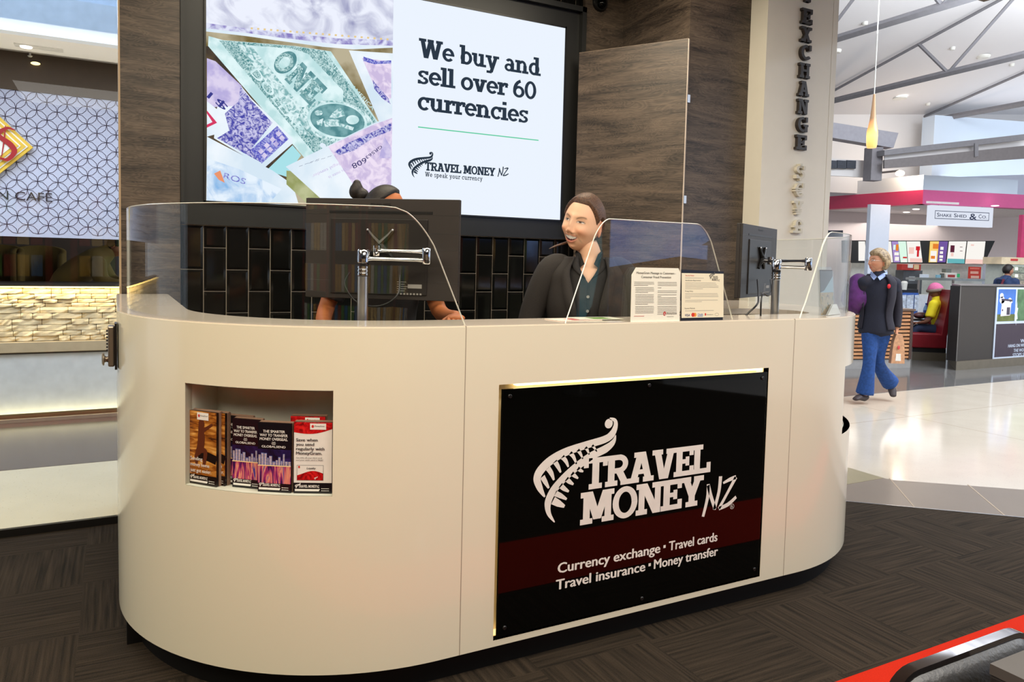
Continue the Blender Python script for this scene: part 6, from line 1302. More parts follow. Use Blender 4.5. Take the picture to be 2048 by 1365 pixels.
# n points towards the camera side
E1 = (.961, -.276); A_ = VP((16.21, 10.78), E1); assert A_.n.dot(V((0, -1, 0))) > 0
EN = V((E1[1], -E1[0], 0)); EN = -EN if EN.y > 0 else EN
def beh(d): return VP((16.21-A_.n.x*d, 10.78-A_.n.y*d), E1)
B_ = beh(3.2); Mn = beh(2.3); Ct = beh(.9)
PW = mat((226, 222, 220), .7, var=.012, scale=2, name='white_wall'); PB = mat((206, 220, 236), .7, var=.012, scale=2, name='pale_blue_wall'); PINK = mat((206, 52, 92), .45, var=.02, name='crimson_band'); PINK2 = mat((212, 92, 148), .45, var=.02, name='pink_band')
mb = MB(); B_.box(mb, 1560, 300, 2300, 830, .1); S('wall_food_court', mb, mat((232, 218, 216), .7, var=.01))
Hi = beh(1.6); mb = MB(); a, b = Hi.q(1400, 400)[0], Hi.q(2500, 400)[0]; mb.box((a, 3.35, -.1), (b, 6.6, 0), 0, Hi.F); S('wall_upper', mb, PW)
mb = MB(); x0, _a = beh(.8).q(1866, 300); Fv = beh(.8); mb.box((x0, 3.4, -.4), (x0+6, 5.2, 0), 0, Fv.F); S('wall_upper_box', mb, PB)
# fascia: pale top, coloured band, returning away at the corner
ky, kz = 10.78, 0
zb0, zb1, zb2 = 3.005, 3.325, 3.66
mb = MB(); mb.box((0, zb0, -.28), (5.5, zb1, 0), 0, A_.F); S('trim_6', mb, PINK2)
mb = MB(); mb.box((0, zb1, -.28), (2.55, zb2, -.01), 0, A_.F); S('wall_fascia_right', mb, PB)
FL = VP((16.21, 10.78), (-.035, 1)); 
mb = MB(); mb.prism([(16.21, 10.78, zb0), (15.9, 19, zb0), (16.2, 19, zb0), (16.49, 10.9, zb0)], (0, 0, zb1-zb0)); S('trim_7', mb, PINK)
mb = MB(); mb.prism([(16.22, 10.79, zb1), (15.91, 19, zb1), (16.2, 19, zb1), (16.49, 10.9, zb1)], (0, 0, zb2-zb1)); S('wall_fascia_left', mb, PW)
mb = MB(); mb.prism([(16.3, 10.75, zb0+.02), (15.95, 19, zb0+.02), (20.5, 19, zb0+.02), (22.5, 9.0, zb0+.02)], (0, 0, .05)); S('ceiling_food_court', mb, mat((232, 226, 226), .8))
mb = MB(); Cn = beh(.6); Cn.box(mb, 1733, 409, 1772, 760, .12); S('wall_column', mb, mat((222, 230, 244), .6, var=.01))
for k, (x, y) in enumerate(((1813, 425), (1832, 419), (1990, 412), (1766, 416))):
    q = PX(x, y, 2, zb0+.012); t = thing('downlight', tuple(q), ['round ceiling downlight nearest the white column in the food court', 'round ceiling downlight just behind the corner of the pink fascia', 'round ceiling downlight above the right edge of the shop sign', 'round ceiling downlight behind the crimson band beside the column'][k], 'light'); mb = MB(); mb.lathe((q.x, q.y, zb0+.006), [(0, 0), (.07, 0), (.08, .012)], 18); mb.build('lamp', emis((255, 244, 236), 6), t)
# hanging shop sign
sg = thing('shop_sign', tuple(A_.F @ V((.3, 2.3, .02))), 'white hanging light box with the shop name in a dark outline', 'sign'); FSg = A_
mb = MB(); a, b, za, zb = FSg.box(mb, 1861, 413, 1986, 453, .12, off_=.02); mb.build('light_box', emis((232, 238, 252), .92), sg)
mb = MB(); w_ = b-a; h_ = zb-za; F = A_.F
def ring(x0, y0, x1, y1, t, w): 
    for q in ((x0, y0, x1, y0+t), (x0, y1-t, x1, y1), (x0, y0, x0+t, y1), (x1-t, y0, x1, y1)): quad(mb, F, *q, 0, w)
ring(a+w_*.065, za+h_*.33, b-w_*.065, zb-h_*.26, .014, .024)
zt = za+h_*.44; 
text(mb, F, 'S', a+w_*.10, a+w_*.135, zt, h_*.20, w=.024, bold=.02); text(mb, F, 'HAKE', a+w_*.145, a+w_*.33, zt, h_*.155, w=.024, bold=.02); text(mb, F, 'S', a+w_*.37, a+w_*.41, zt, h_*.20, w=.024, bold=.02); text(mb, F, 'HED', a+w_*.42, a+w_*.57, zt, h_*.155, w=.024, bold=.02)
text(mb, F, '&', a+w_*.62, a+w_*.73, zt-h_*.08, h_*.32, w=.024, bold=.02); text(mb, F, 'C', a+w_*.765, a+w_*.81, zt, h_*.20, w=.024, bold=.02); text(mb, F, 'O.', a+w_*.82, a+w_*.90, zt, h_*.15, w=.024, bold=.02); mb.build('sign_lettering', mat((40, 50, 80), .6), sg)
for f in (.15, .85): mb = MB(); mb.tube([F @ V((a+w_*f, zb, -.04)), F @ V((a+w_*f, zb0+.02, -.04))], .008, 6); mb.build('hanger', STEEL, sg)
# ceiling and steel
def cz(y): return 5.42+.226*(11.8-y)
mb = MB(); mb.prism([(4.5, -4, cz(-4)), (34, -4, cz(-4)), (34, 13.4, cz(13.4)), (4.5, 13.4, cz(13.4))], (0, 0, .08)); mb.prism([(4.5, 13.4, cz(13.4)), (34, 13.4, cz(13.4)), (34, 20, cz(13.4)+.3), (4.5, 20, cz(13.4)+.3)], (0, 0, .08)); S('ceiling_mall', mb, mat((222, 219, 220), .8, var=.01, scale=1, name='ceiling_white'))
ST = mat((128, 126, 130), .6, name='grey_steel')
for k, x in enumerate((6.65, 10.42, 14.1, 17.85, 21.6)):
    dx = -.10 if x > 12 else -.03
    def tp(y, z): return V((x+dx*(11.8-y)*1.0, y, z))
    mb = MB()
    for (y0, z0, y1, z1, r) in [(13.2, 5.2, -3, 5.2, .065), (13.2, cz(13.2)-.05, -3, cz(-3)-.05, .03)]: mb.sweep([tp(y0, z0), tp(y1, z1)], [(r*.7, r), (r*.7, r)], side=(1, 0, 0), n=4)
    yb = 13.0-(k % 2)*.4; up_ = True; ys = [11.3, 9.48, 8.82, 7.5, 6.7, 5.2, 4.3, 2.6]; 
    for i in range(len(ys)-1):
        a_y, b_y = ys[i], ys[i+1]; za_, zb_ = (5.2, cz(b_y)-.05) if i % 2 == 1 else (cz(a_y)-.05, 5.2)
        if i % 2 == 0: za_, zb_ = 5.2, cz(b_y)-.05
        else: za_, zb_ = cz(a_y)-.05, 5.2
        if i == 0: continue
        mb.sweep([tp(a_y, za_), tp(b_y, zb_)], [(.03, .035)]*2, side=(1, 0, 0), n=4)
    o = mb.build('roof_truss', ST); o['kind'] = 'structure'
Dk = VP(tuple(PD(1750, 300, 15.6))[:2], E1); mb = MB(); Dk.poly(mb, [(1560, 228), (1797, 266), (1787, 296), (1560, 258)], .25); S('beam_steel', mb, mat((160, 158, 166), .6))
mb = MB(); Dk.box(mb, 1743, 294, 1765, 361, .25); S('column_steel', mb, mat((134, 130, 134), .6))
Db = VP(tuple(PD(1770, 300, 15.4))[:2], (.97, -.24)); mb = MB(); Db.poly(mb, [(1769, 300), (2300, 240), (2300, 252), (1769, 311)], .25, 0); Db.poly(mb, [(1769, 320), (2300, 266), (2300, 300), (1769, 337)], .05, 1); Db.poly(mb, [(1769, 311), (2300, 252), (2300, 268), (1769, 321)], .02, 2, -.14); S('beam_double', mb, [ST, mat((118, 112, 112), .6), PW])  # white strip between the flanges paints in the light hitting the gap
mb = MB(); Db.poly(mb, [(1950, 287), (1957, 286), (1957, 312), (1950, 314)], .04, 0, .03); S('beam_stiffener', mb, ST)
Ve = VP(tuple(PD(1690, 320, 15.9))[:2], E1); vt = thing('air_vent', tuple(PD(1684, 335, 15.9)), 'dark louvred air vent in three panels high on the mall wall', 'vent')
for k in range(3):
    mb = MB(); Ve.box(mb, 1656+k*19, 321, 1674+k*19, 337, .04, 0, .02)
    for j in range(5): Ve.box(mb, 1656+k*19, 322+j*3, 1674+k*19, 323+j*3, .02, 1, .03)
    mb.build('louvre_panel', [mat((52, 56, 66), .6), mat((86, 90, 100), .6)], vt)
mb = MB(); Ve.box(mb, 1600, 318, 1743, 352, .05, 0, -.05); S('wall_vent', mb, PW)
q = PD(1800, 347, 17.0); t = thing('wall_lamp', tuple(q), 'round white lamp glowing on the wall above the crimson band', 'light'); mb = MB(); mb.ball(q, (.10, .10, .07)); mb.build('globe', emis((255, 236, 214), 2.5), t, smooth=True); mb = MB(); mb.box(tuple(q+V((-.03, .02, .04))), tuple(q+V((.03, .5, .08)))); mb.build('bracket', STEEL, t)
lp_ = bpy.data.lights.new('wall_lamp_light', 'POINT'); lp_.energy = 45; lp_.color = (1, .84, .66); lp_.shadow_soft_size = .1; lo_ = bpy.data.objects.new('wall_lamp_light', lp_); COL.objects.link(lo_); lo_.location = q+V((.25, -.1, .15))
# recessed ceiling lamp and small ceiling fittings
def on_ceil(px, py):
    r = ray(px, py); o = V((0, 0, EYE)); t = (5.42+.226*11.8-o.z)/(r.z+.226*r.y); return o+r*t
q = on_ceil(1800, 195); t = thing('ceiling_downlight', tuple(q), 'bright oval downlight in the sloping white mall ceiling', 'light'); mb = MB(); mb.lathe(q+V((0, 0, -.03)), [(0, 0), (.12, 0), (.13, .03)], 24); mb.build('lamp', emis((255, 252, 244), 8), t); mb = MB(); mb.lathe(q+V((0, 0, -.035)), [(.12, 0), (.15, 0), (.15, .03)], 24); mb.build('rim', WHITE, t)
for k, (px, py, s) in enumerate(((1967, 112, .13), (1671, 101, .11), (1730, 45, .05), (1905, 95, .05), (1856, 207, .05), (2024, 128, .05), (1740, 181, .05), (1709, 240, .06))):
    q = on_ceil(px, py); mb = MB(); mb.lathe(q+V((0, 0, -.05)), [(0, 0), (s*.8, .0), (s, .03), (s, .06)], 20)
    tag(mb.build('ceiling_speaker' if s > .1 else 'smoke_detector', WHITE, smooth=True), ['unlit round fitting in the ceiling bay nearest the upper right corner', 'unlit round fitting in the ceiling close beside the white pillar', 'tiny white detector on the ceiling just under the front roof truss', 'tiny white detector on the ceiling between the two crossing truss bars', 'tiny white detector on the ceiling right of the lit downlight', 'tiny white detector near the frame edge under the middle truss', 'tiny white detector beside the pendant lamp cord', 'tiny white detector left of the pendant lamp shade'][k], 'speaker' if s > .1 else 'detector')
# pendant lamp
q = PD(1743, 296, 9.0); qt = PD(1749, 64, 9.0); pl = thing('pendant_lamp', (q.x, q.y, q.z), 'slender bottle-shaped pendant lamp with an amber glowing foot', 'lamp')
h_ = PD(1744, 190, 9.0).z-q.z; zc_ = cz(q.y)
mb = MB(); mb.lathe(q, [(.052, 0), (.060, h_*.06), (.064, h_*.22), (.062, h_*.31), (.050, h_*.39), (.036, h_*.52), (.024, h_*.72), (.016, h_*.92), (.012, h_)], 28); 
sm, t_, b_ = nt('amber_glass'); g_ = node(t_, 'ShaderNodeTexCoord'); sx__ = node(t_, 'ShaderNodeSeparateXYZ'); t_.links.new(g_.outputs['Generated'], sx__.inputs[0]); rp = node(t_, 'ShaderNodeValToRGB'); e = rp.color_ramp.elements; e[0].position = 0; e[0].color = lin((255, 170, 70))+(1,); e[1].position = .55; e[1].color = lin((70, 54, 40))+(1,); n3 = e.new(.22); n3.color = lin((255, 216, 120))+(1,); n4 = e.new(.38); n4.color = lin((236, 150, 70))+(1,)
t_.links.new(sx__.outputs['Z'], rp.inputs[0]); t_.links.new(rp.outputs[0], b_.inputs['Emission Color']); b_.inputs['Emission Strength'].default_value = 1.3; b_.inputs['Base Color'].default_value = lin((190, 150, 110))+(1,); b_.inputs['Roughness'].default_value = .15
mb.build('shade', sm, pl, smooth=True)
mb = MB(); mb.tube([q+V((0, 0, h_)), V((q.x, q.y, zc_))], .006, 6); mb.build('cord', WHITE, pl); mb = MB(); mb.lathe((q.x, q.y, zc_-.05), [(0, 0), (.05, .0), (.08, .05)], 16); mb.build('ceiling_rose', mat((150, 150, 156), .5), pl)
# menu boards
FM = Mn.F; e_m = [emis((250, 246, 240), 1.0), emis((176, 150, 214), .9), emis((222, 250, 232), 1.0), emis((246, 206, 196), 1.0), emis((252, 214, 120), 1.0), emis((120, 92, 168), .9), emis((110, 190, 196), .9), emis((214, 40, 50), .9), emis((96, 40, 60), .9), emis((230, 130, 50), 1)]
mb = MB(); Mn.poly(mb, [(1690, 481), (1990, 482), (1968, 529), (1690, 526)], .14); tag(mb.build('menu_board', mat((20, 22, 22), .5)), 'long black housing of the lit menu boards above the food counter', 'menu board')
menus = [([(1772, 483), (1782, 483), (1786, 525), (1775, 525)], 0, [], 'narrow lit menu panel nearest the walking person'), ([(1784, 483), (1796, 483), (1800, 525), (1788, 525)], 1, [(1787, 490, 1791, 500, 2), (1792, 489, 1797, 502, 9), (1789, 505, 1798, 511, 0), (1790, 514, 1798, 522, 0)], 'lilac lit menu panel with small food squares'),
  ([(1797, 483), (1812, 483), (1815, 525), (1802, 525)], 2, [(1806, 514, 1814, 517, 7), (1804, 520, 1813, 524, 0)], 'pale green lit menu panel'), ([(1814, 483), (1840, 483), (1845, 525), (1817, 525)], 0, [(1832, 493, 1840, 501, 7), (1834, 501, 1838, 514, 7), (1820, 517, 1844, 525, 3), (1818, 495, 1828, 508, 3)], 'white lit menu panel with a tall red drink'),
  ([(1861, 483), (1878, 483), (1874, 525), (1858, 525)], 4, [(1861, 502, 1873, 524, 0), (1862, 512, 1870, 518, 9), (1866, 488, 1877, 498, 9)], 'yellow and white lit menu panel'), ([(1879, 483), (1896, 483), (1891, 525), (1875, 525)], 5, [(1881, 494, 1887, 500, 0), (1880, 503, 1886, 508, 0), (1879, 511, 1886, 516, 0), (1879, 518, 1885, 522, 0)], 'purple lit menu panel with a column of white cups'),
  ([(1899, 483), (1933, 483), (1928, 527), (1894, 527)], 0, [(1901, 491, 1909, 505, 8), (1895, 518, 1929, 527, 6), (1902, 506, 1907, 513, 3), (1920, 494, 1925, 495, 8), (1920, 502, 1925, 503, 8)], 'white lit menu panel with a dark sundae and a teal foot'), ([(1936, 483), (1971, 483), (1966, 528), (1931, 528)], 0, [(1942, 489, 1948, 492, 3), (1931, 519, 1967, 528, 3)], 'nearly blank lit menu panel at the end of the row')]
for P, base_, bits, lb in menus:
    t = thing('lit_menu', tuple(FM @ V((*Mn.q(*P[0], .02), .02))), lb, 'menu', 'lit menu panels above the food counter'); mb = MB(); Mn.poly(mb, P, .015, 0, .02); mb.build('lit_face', e_m[base_], t)
    for i, (x0, y0, x1, y1, c) in enumerate(bits): mb = MB(); Mn.box(mb, x0, y0, x1, y1, .004, 0, .028+.004*i); mb.build('picture', e_m[c], t)
mb = MB(); Mn.poly(mb, [(1650, 461), (1686, 461), (1686, 474), (1650, 474)], .1, 0, .4); 
tag(mb.build('wall_screen_dark', mat((30, 34, 52), .4)), 'dark blue screen hanging left of the white column', 'screen')
t = thing('lit_menu', tuple(FM @ V((*Mn.q(1720, 500, .45), .45))), 'tall pale menu panel left of the white column', 'menu'); mb = MB(); Mn.poly(mb, [(1718, 483), (1730, 483), (1733, 522), (1718, 522)], .02, 0, .5); mb.build('lit_face', e_m[0], t)
# counter, glass display, splashback
mb = MB(); Mn.box(mb, 1700, 529, 1990, 640, .1, 0, -.5); S('wall_splashback', mb, mat((232, 232, 222), .5))
fc = thing('food_counter', tuple(Ct.F @ V((1, 0, 0))), 'white food counter with a glass display top behind the booth wall', 'counter'); mb = MB(); Ct.box(mb, 1790, 592, 2040, 735, .7); mb.build('body', mat((222, 228, 236), .4), fc)
mb = MB(); Ct.box(mb, 1832, 557, 1985, 562, .35); mb.build('glass_shelf', mat((150, 156, 156), .2, .5), fc); mb = MB(); Ct.box(mb, 1834, 562, 1983, 592, .01); mb.build('display_glass', GLASS, fc)
for x in (1836, 1905, 1978): mb = MB(); Ct.box(mb, x, 560, x+3, 594, .03, 0, .02); mb.build('post', STEEL, fc)
mb = MB(); Ct.box(mb, 1795, 579, 1836, 600, .3, 0, .35); Ct.box(mb, 1795, 586, 1836, 630, .3, 1, .42); o = mb.build('poster_front', [mat((30, 32, 40), .5), mat((56, 96, 176), .5)], fc)
for k, (x0, x1) in enumerate(((1797, 1811), (1812, 1826), (1828, 1836))): mb = MB(); Ct.poly(mb, [(x0+2, 591), (x1+2, 590), (x1, 622), (x0, 623)], .01, 0, .45); mb.build('poster', mat((196, 206, 222), .5, var=.35, scale=16), fc)
def bit(P, x0, y0, x1, y1, d, off_, m, name, label, cat, extra=None):
    t = thing(name, tuple(P.F @ V((*P.q((x0+x1)/2, y1, off_), off_))), label, cat); mb = MB(); P.box(mb, x0, y0, x1, y1, d, 0, off_); mb.build('casing', m, t, bevel=.006)
    for i, (a, b, c, e_, mm, nm) in enumerate(extra or []): mb = MB(); P.box(mb, a, b, c, e_, .01, 0, off_+.008+.003*i); mb.build(nm, mm, t)
    return t
bit(Mn, 1804, 529, 1842, 541, .2, .27, mat((176, 50, 40), .5), 'drinks_sign', 'red illuminated strip sign on the drinks machine', 'sign', [(1816, 529, 1826, 536, WHITE, 'picture'), (1828, 530, 1838, 539, mat((226, 196, 150), .5), 'picture')])
bit(Mn, 1806, 541, 1844, 592, .3, .1, mat((92, 94, 98), .35, .4), 'drinks_machine', 'grey drinks machine under the red strip sign', 'machine', [(1818, 553, 1830, 562, mat((190, 196, 196), .3, .5), 'nozzles'), (1812, 568, 1836, 580, PLAST2, 'drip_tray')])
bit(Mn, 1937, 534, 1962, 560, .02, .0, mat((206, 52, 32), .5), 'red_poster', 'red poster on the white splashback of the food counter', 'poster', [(1941, 543, 1957, 548, mat((240, 180, 160), .5), 'print'), (1942, 552, 1958, 557, mat((240, 190, 170), .5), 'print'), (1940, 536, 1959, 539, mat((240, 120, 100), .5), 'print')])
bit(Mn, 1892, 538, 1903, 547, .15, .3, mat((120, 126, 120), .4, .3), 'till', 'grey till on the white food counter', 'till'); bit(Mn, 1892, 546, 1914, 557, .2, .5, WHITE, 'white_box', 'white box with a red label beside the till', 'box', [(1896, 550, 1910, 555, mat((170, 50, 50), .5), 'label_patch')]); bit(Mn, 1914, 548, 1920, 555, .05, .5, mat((30, 150, 90), .4, emit=.4), 'green_display', 'small green lit display beside the white box', 'display')
bit(Mn, 1883, 547, 1889, 556, .06, .5, mat((90, 96, 90), .4), 'dispenser', 'small dark dispenser left of the till', 'dispenser'); bit(Mn, 1874, 550, 1882, 556, .06, .5, mat((130, 180, 200), .4), 'blue_tub', 'small pale blue tub on the food counter', 'tub')
bit(Mn, 1842, 549, 1858, 556, .06, .5, mat((210, 220, 232), .4), 'napkin_box', 'pale box beside the drinks machine', 'box')
q = Ct.F @ V((*Ct.q(1808, 580, .5), .5)); t = thing('paper_cup', tuple(q), 'white lidded tub beside the walking person on the dark counter top', 'tub'); z_ = q.z; hh = .20
mb = MB(); mb.lathe((q.x, q.y, z_), [(0, 0), (.055, 0), (.068, hh*.75), (.072, hh*.76)], 20); mb.build('tub', WHITE, t, smooth=True); mb = MB(); mb.lathe((q.x, q.y, z_+hh*.76), [(.072, 0), (.07, .02), (.05, .05), (0, .055)], 20); mb.build('lid', WHITE, t, smooth=True)
# fridge and person at the right
Fr = VP(tuple(PD(2030, 560, 16.5))[:2], E1); fr_ = thing('drinks_fridge', tuple(PD(2030, 650, 16.5)), 'open drinks display with a yellow header behind the person in the blue hood', 'fridge')
mb = MB(); Fr.box(mb, 2003, 530, 2120, 730, .5); mb.build('cabinet', mat((190, 196, 186), .4), fr_); mb = MB(); Fr.box(mb, 2003, 516, 2120, 530, .5, 0, .02); mb.build('header', mat((236, 216, 180), .5, var=.15, scale=5), fr_); mb = MB(); Fr.box(mb, 2022, 518, 2036, 522, .01, 0, .03); mb.build('header_mark', mat((206, 60, 60), .5), fr_)
for j in range(4):
    mb = MB(); Fr.box(mb, 2006, 534+j*14, 2110, 546+j*14, .02, 0, .03); mb.build('shelf', mat((150+10*j, 158, 140), .5, var=.5, scale=20), fr_)
    mb = MB(); Fr.box(mb, 2031, 535+j*14, 2036, 541+j*14, .01, 0, .05); mb.build('lamp', emis((246, 255, 250), 1.6), fr_)
mb = MB(); Mn.box(mb, 1975, 514, 2003, 640, .2, 0, -.3); S('wall_service', mb, mat((206, 212, 232), .6))
mb = MB(); Fr.box(mb, 2043, 430, 2060, 520, .1, 0, -.4); S('wall_pink', mb, mat((196, 60, 110), .6))
def W3(px, py, dd=0): return PD(px, py, 14.6+dd)
BLU = mat((34, 54, 92), .8, name='blue_hood'); r3 = ri; z3 = W3(2016, 540).z; c3 = W3(2016, 541)
def P3(r, f, dz): return V((c3.x, c3.y, 0))+r3*r+d_*(-f)+V((0, 0, z3+dz))
sp = dict(J=dict(pelvis=P3(0, 0, -.68), waist=P3(0, 0, -.52), chest=P3(-.01, 0, -.38), upper=P3(-.02, 0, -.26), neckbase=P3(-.02, 0, -.17), headbase=P3(0, 0, -.09), head=c3, shL=P3(.05, .14, -.24), elL=P3(.08, .18, -.50), wrL=P3(.22, .14, -.56), shR=P3(-.09, -.12, -.24), elR=P3(-.1, -.16, -.5), wrR=P3(.1, -.12, -.58),
    hipL=P3(.02, .08, -.74), knL=P3(.03, .08, -1.15), anL=P3(0, .08, -z3+.1), toeL=P3(.16, .08, -z3+.05), hipR=P3(-.02, -.08, -.74), knR=P3(0, -.08, -1.15), anR=P3(-.05, -.08, -z3+.1), toeR=P3(.1, -.08, -z3+.05)), side=-d_, skin=(196, 140, 112), voxel=.02, hsub=4, rot=Matrix.Rotation(R_(60), 4, 'Z'), face={}, handL=(r3, (0, 0, -1), d_, .5), handR=(r3, (0, 0, -1), -d_, .5), scale=1.05,
    clothes=[dict(kind='top', name='hooded_top', mat=BLU, off=.03), dict(kind='trousers', name='trousers', mat=mat((40, 40, 50), .8)), dict(kind='shoes', mat=PLAST2)])
p3_, HM3, J3 = person('distant person in a blue hooded top and maroon straps by the drinks display', sp); hair_shell(p3_, HM3, lambda x, y, z, p: 1 if (z > (.40-1.1*max(0, y+.5)) if y < .1 else z > -.5) else 0, HD, sub=4, th=.012)
mb = MB(); mb.sweep([J3['neckbase']+V((0, 0, .02))-r3*.03, J3['neckbase']+V((0, 0, -.05))-r3*.11, J3['upper']-r3*.12], [(.09, .05), (.11, .06), (.06, .03)], side=d_, n=14, round_=True); mb.build('hood', BLU, p3_, smooth=True)
mb = MB(); c = J3['chest']; mb.tube([c+r3*.10-d_*.19+V((0, 0, .18)), c+r3*.08-d_*.20, c-r3*.05-d_*.20+V((0, 0, -.1))], .018, 8); mb.tube([c-r3*.14-d_*.12+V((0, 0, .2)), c-r3*.19-d_*.10, c-r3*.17-d_*.1+V((0, 0, -.15))], .022, 8); mb.build('straps', mat((110, 36, 54), .7), p3_)
# booth wall with poster panels
BW = mat((58, 52, 48), .55, var=.1, scale=30, stretch=(1, 1, 8), name='booth_laminate'); BD = mat((30, 26, 26), .5, name='booth_dark_laminate'); KB = mat((124, 114, 98), .35, .5, name='brushed_kerb')
bw = thing('booth_partition', (12.1, 6.8, 0), 'dark brown booth partition with a metal kerb and poster panels at the food court', 'partition')
mb = MB(); mb.box((11.24, 6.80, .14), (16, 6.95, 1.275)); mb.build('front_panel', BW, bw)
mb = MB(); mb.prism([(11.235, 6.80, .14), (12.17, 7.50, .14), (16, 7.50, .14), (16, 6.951, .14), (11.24, 6.951, .14)], (0, 0, 1.14)); mb.build('end_panel', BD, bw)
mb = MB(); mb.box((11.236, 6.795, .14), (11.252, 6.81, 1.285)); mb.prism([(11.23, 6.79, 1.281), (12.17, 7.51, 1.281), (16, 7.51, 1.281), (16, 6.79, 1.281)], (0, 0, .014)); mb.build('edge_trim', mat((120, 116, 112), .4, .4), bw)
mb = MB(); mb.prism([(11.21, 6.775, .003), (12.16, 7.50, .003), (16, 7.50, .003), (16, 6.775, .003)], (0, 0, .136)); mb.build('kerb', KB, bw)
def bq(px, py): q = PX(px, py, 1, 6.79); return (q.x, q.z)
FB = frame((0, 6.795, 0), (1, 0, 0), (0, 0, 1)); FRM = mat((196, 206, 222), .4, name='poster_frame')
pp_ = thing('framed_poster', (12.6, 6.79, .15), 'pale framed poster panel with a white house, a green hill and a dark text plate', 'poster')
xa, zt_ = bq(1997, 575); xb_, zm = bq(1992, 646); xc, zbt = bq(1987, 719); xd = 14.2; xm = bq(2031, 610)[0]
mb = MB(); mb.prism([FB @ V(p) for p in ((xc-.03, zbt, 0), (xd, zbt, 0), (xd, zt_+.0, 0), (xc-.03, zt_, 0))], (0, -.012, 0)); mb.build('frame_board', FRM, pp_)
mb = MB(); quad(mb, FB, xc+.01, zm+.02, xm-.02, zt_-.03, 0, .013); zl = zm+.02+(zt_-zm)*.20; quad(mb, FB, xc+.01, zm+.02, xm-.02, zl, 1, .0135)
hx0, hx1 = xc+.10, xc+.36; hz0, hz1 = zl-.03, zl+.22
mb.face([FB @ V(p) for p in ((hx0, hz0, .014), (hx1, hz0+.01, .014), (hx1+.02, hz1-.01, .014), (hx0+.02, hz1+.01, .014))], 2); mb.face([FB @ V(p) for p in ((hx0+.0, hz1, .0145), (hx1+.05, hz1-.02, .0145), (hx1+.04, hz1+.01, .0145), (hx0+.0, hz1+.03, .0145))], 3); quad(mb, FB, hx0+.16, hz0+.02, hx0+.25, hz0+.14, 3, .0145); quad(mb, FB, hx0+.03, hz0+.08, hx0+.06, hz0+.11, 3, .0145)
for cx_, cz_, r in ((xc+.12, zt_-.20, .07), (xc+.10, zt_-.13, .05), (xc+.17, zt_-.24, .07), (xc+.33, zt_-.20, .045), (xc+.37, zt_-.22, .04)): disc(mb, FB, cx_, cz_, r, r*.8, 4, .0142)
mb.build('house_picture', [mat((70, 116, 196), .5, var=.35, scale=1.2), mat((96, 104, 50), .5, var=.4, scale=8), mat((226, 214, 222), .5), mat((70, 62, 76), .5), mat((236, 232, 240), .5)], pp_)
mb = MB(); quad(mb, FB, xm+.02, zm+.02, xd-.03, zt_-.03, 0, .013); mb.build('hill_picture', mat((84, 116, 80), .5, var=.4, scale=8), pp_)
mb = MB(); rr = random.Random(3); mb.face([FB @ V((xm+.02+.05*math.cos(a)*(1 if i % 2 else .5), zm+.14+.2*math.sin(a)*(1 if i % 2 else .6), .0146)) for i, a in enumerate([2*math.pi*k/14 for k in range(14)])]); mb.build('white_splash', mat((222, 226, 240), .5), pp_)
mb = MB(); quad(mb, FB, xc+.0, zbt+.03, xd-.03, zm-.02, 0, .013); mb.build('text_plate', mat((62, 50, 62), .5), pp_)
mb = MB(); 
for s, px, py in (('HANG ON WH', 2015, 695), ('THE WOR', 2026, 704), ('STOPS ST', 2024, 713)):
    x_, z_ = bq(px, py); text(mb, FB, s, x_, x_+.047*len(s), z_-.003, .052, w=.0146, bold=.03)
x_, z_ = bq(2044, 684); text(mb, FB, 'WE', x_-.06, x_+.10, z_-.01, .06, w=.0146, bold=.03); mb.build('plate_lettering', FRM, pp_)
# booth bench, seated person, table
RDL = mat((132, 24, 34), .45, name='red_vinyl'); bb = thing('booth_bench', (11.0, 7.5, 0), 'red vinyl booth bench on a dark base, under the person in yellow', 'bench')
BP = VP((11.73, 7.84), (.8, -.6)); u0, u1 = BP.q(1823, 690)[0], BP.q(1894, 690)[0]; zs_, zs0 = BP.q(1858, 668)[1], BP.q(1858, 697)[1]; ub = BP.q(1885, 640)[0]
mb = MB(); mb.box((u0+.03, .14, -.85), (u1, zs0, -.03), 0, BP.F); mb.build('base', BD, bb); mb = MB(); mb.box((u0, zs0, -.85), (u1, zs_, 0), 0, BP.F); mb.build('seat', RDL, bb, bevel=.02)
mb = MB(); mb.prism([BP.F @ V(p) for p in ((ub, zs_-.02, 0), (u1, zs_-.02, 0), (u1, 1.19, 0), (ub+.10, 1.19, 0))], BP.F.to_3x3() @ V((0, 0, -.85))); mb.build('backrest', RDL, bb, bevel=.02)
mb = MB(); mb.box((u0+.02, .003, -.85), (u1, .14, -.005), 0, BP.F); mb.build('kerb', KB, bb)
bn_, be_ = BP.n, BP.e
def Q(px, py, off_=-.45):
    u, z = BP.q(px, py, off_); return BP.F @ V((u, z, off_))
YEL = mat((228, 206, 22), .75, var=.06, name='yellow_cloth')
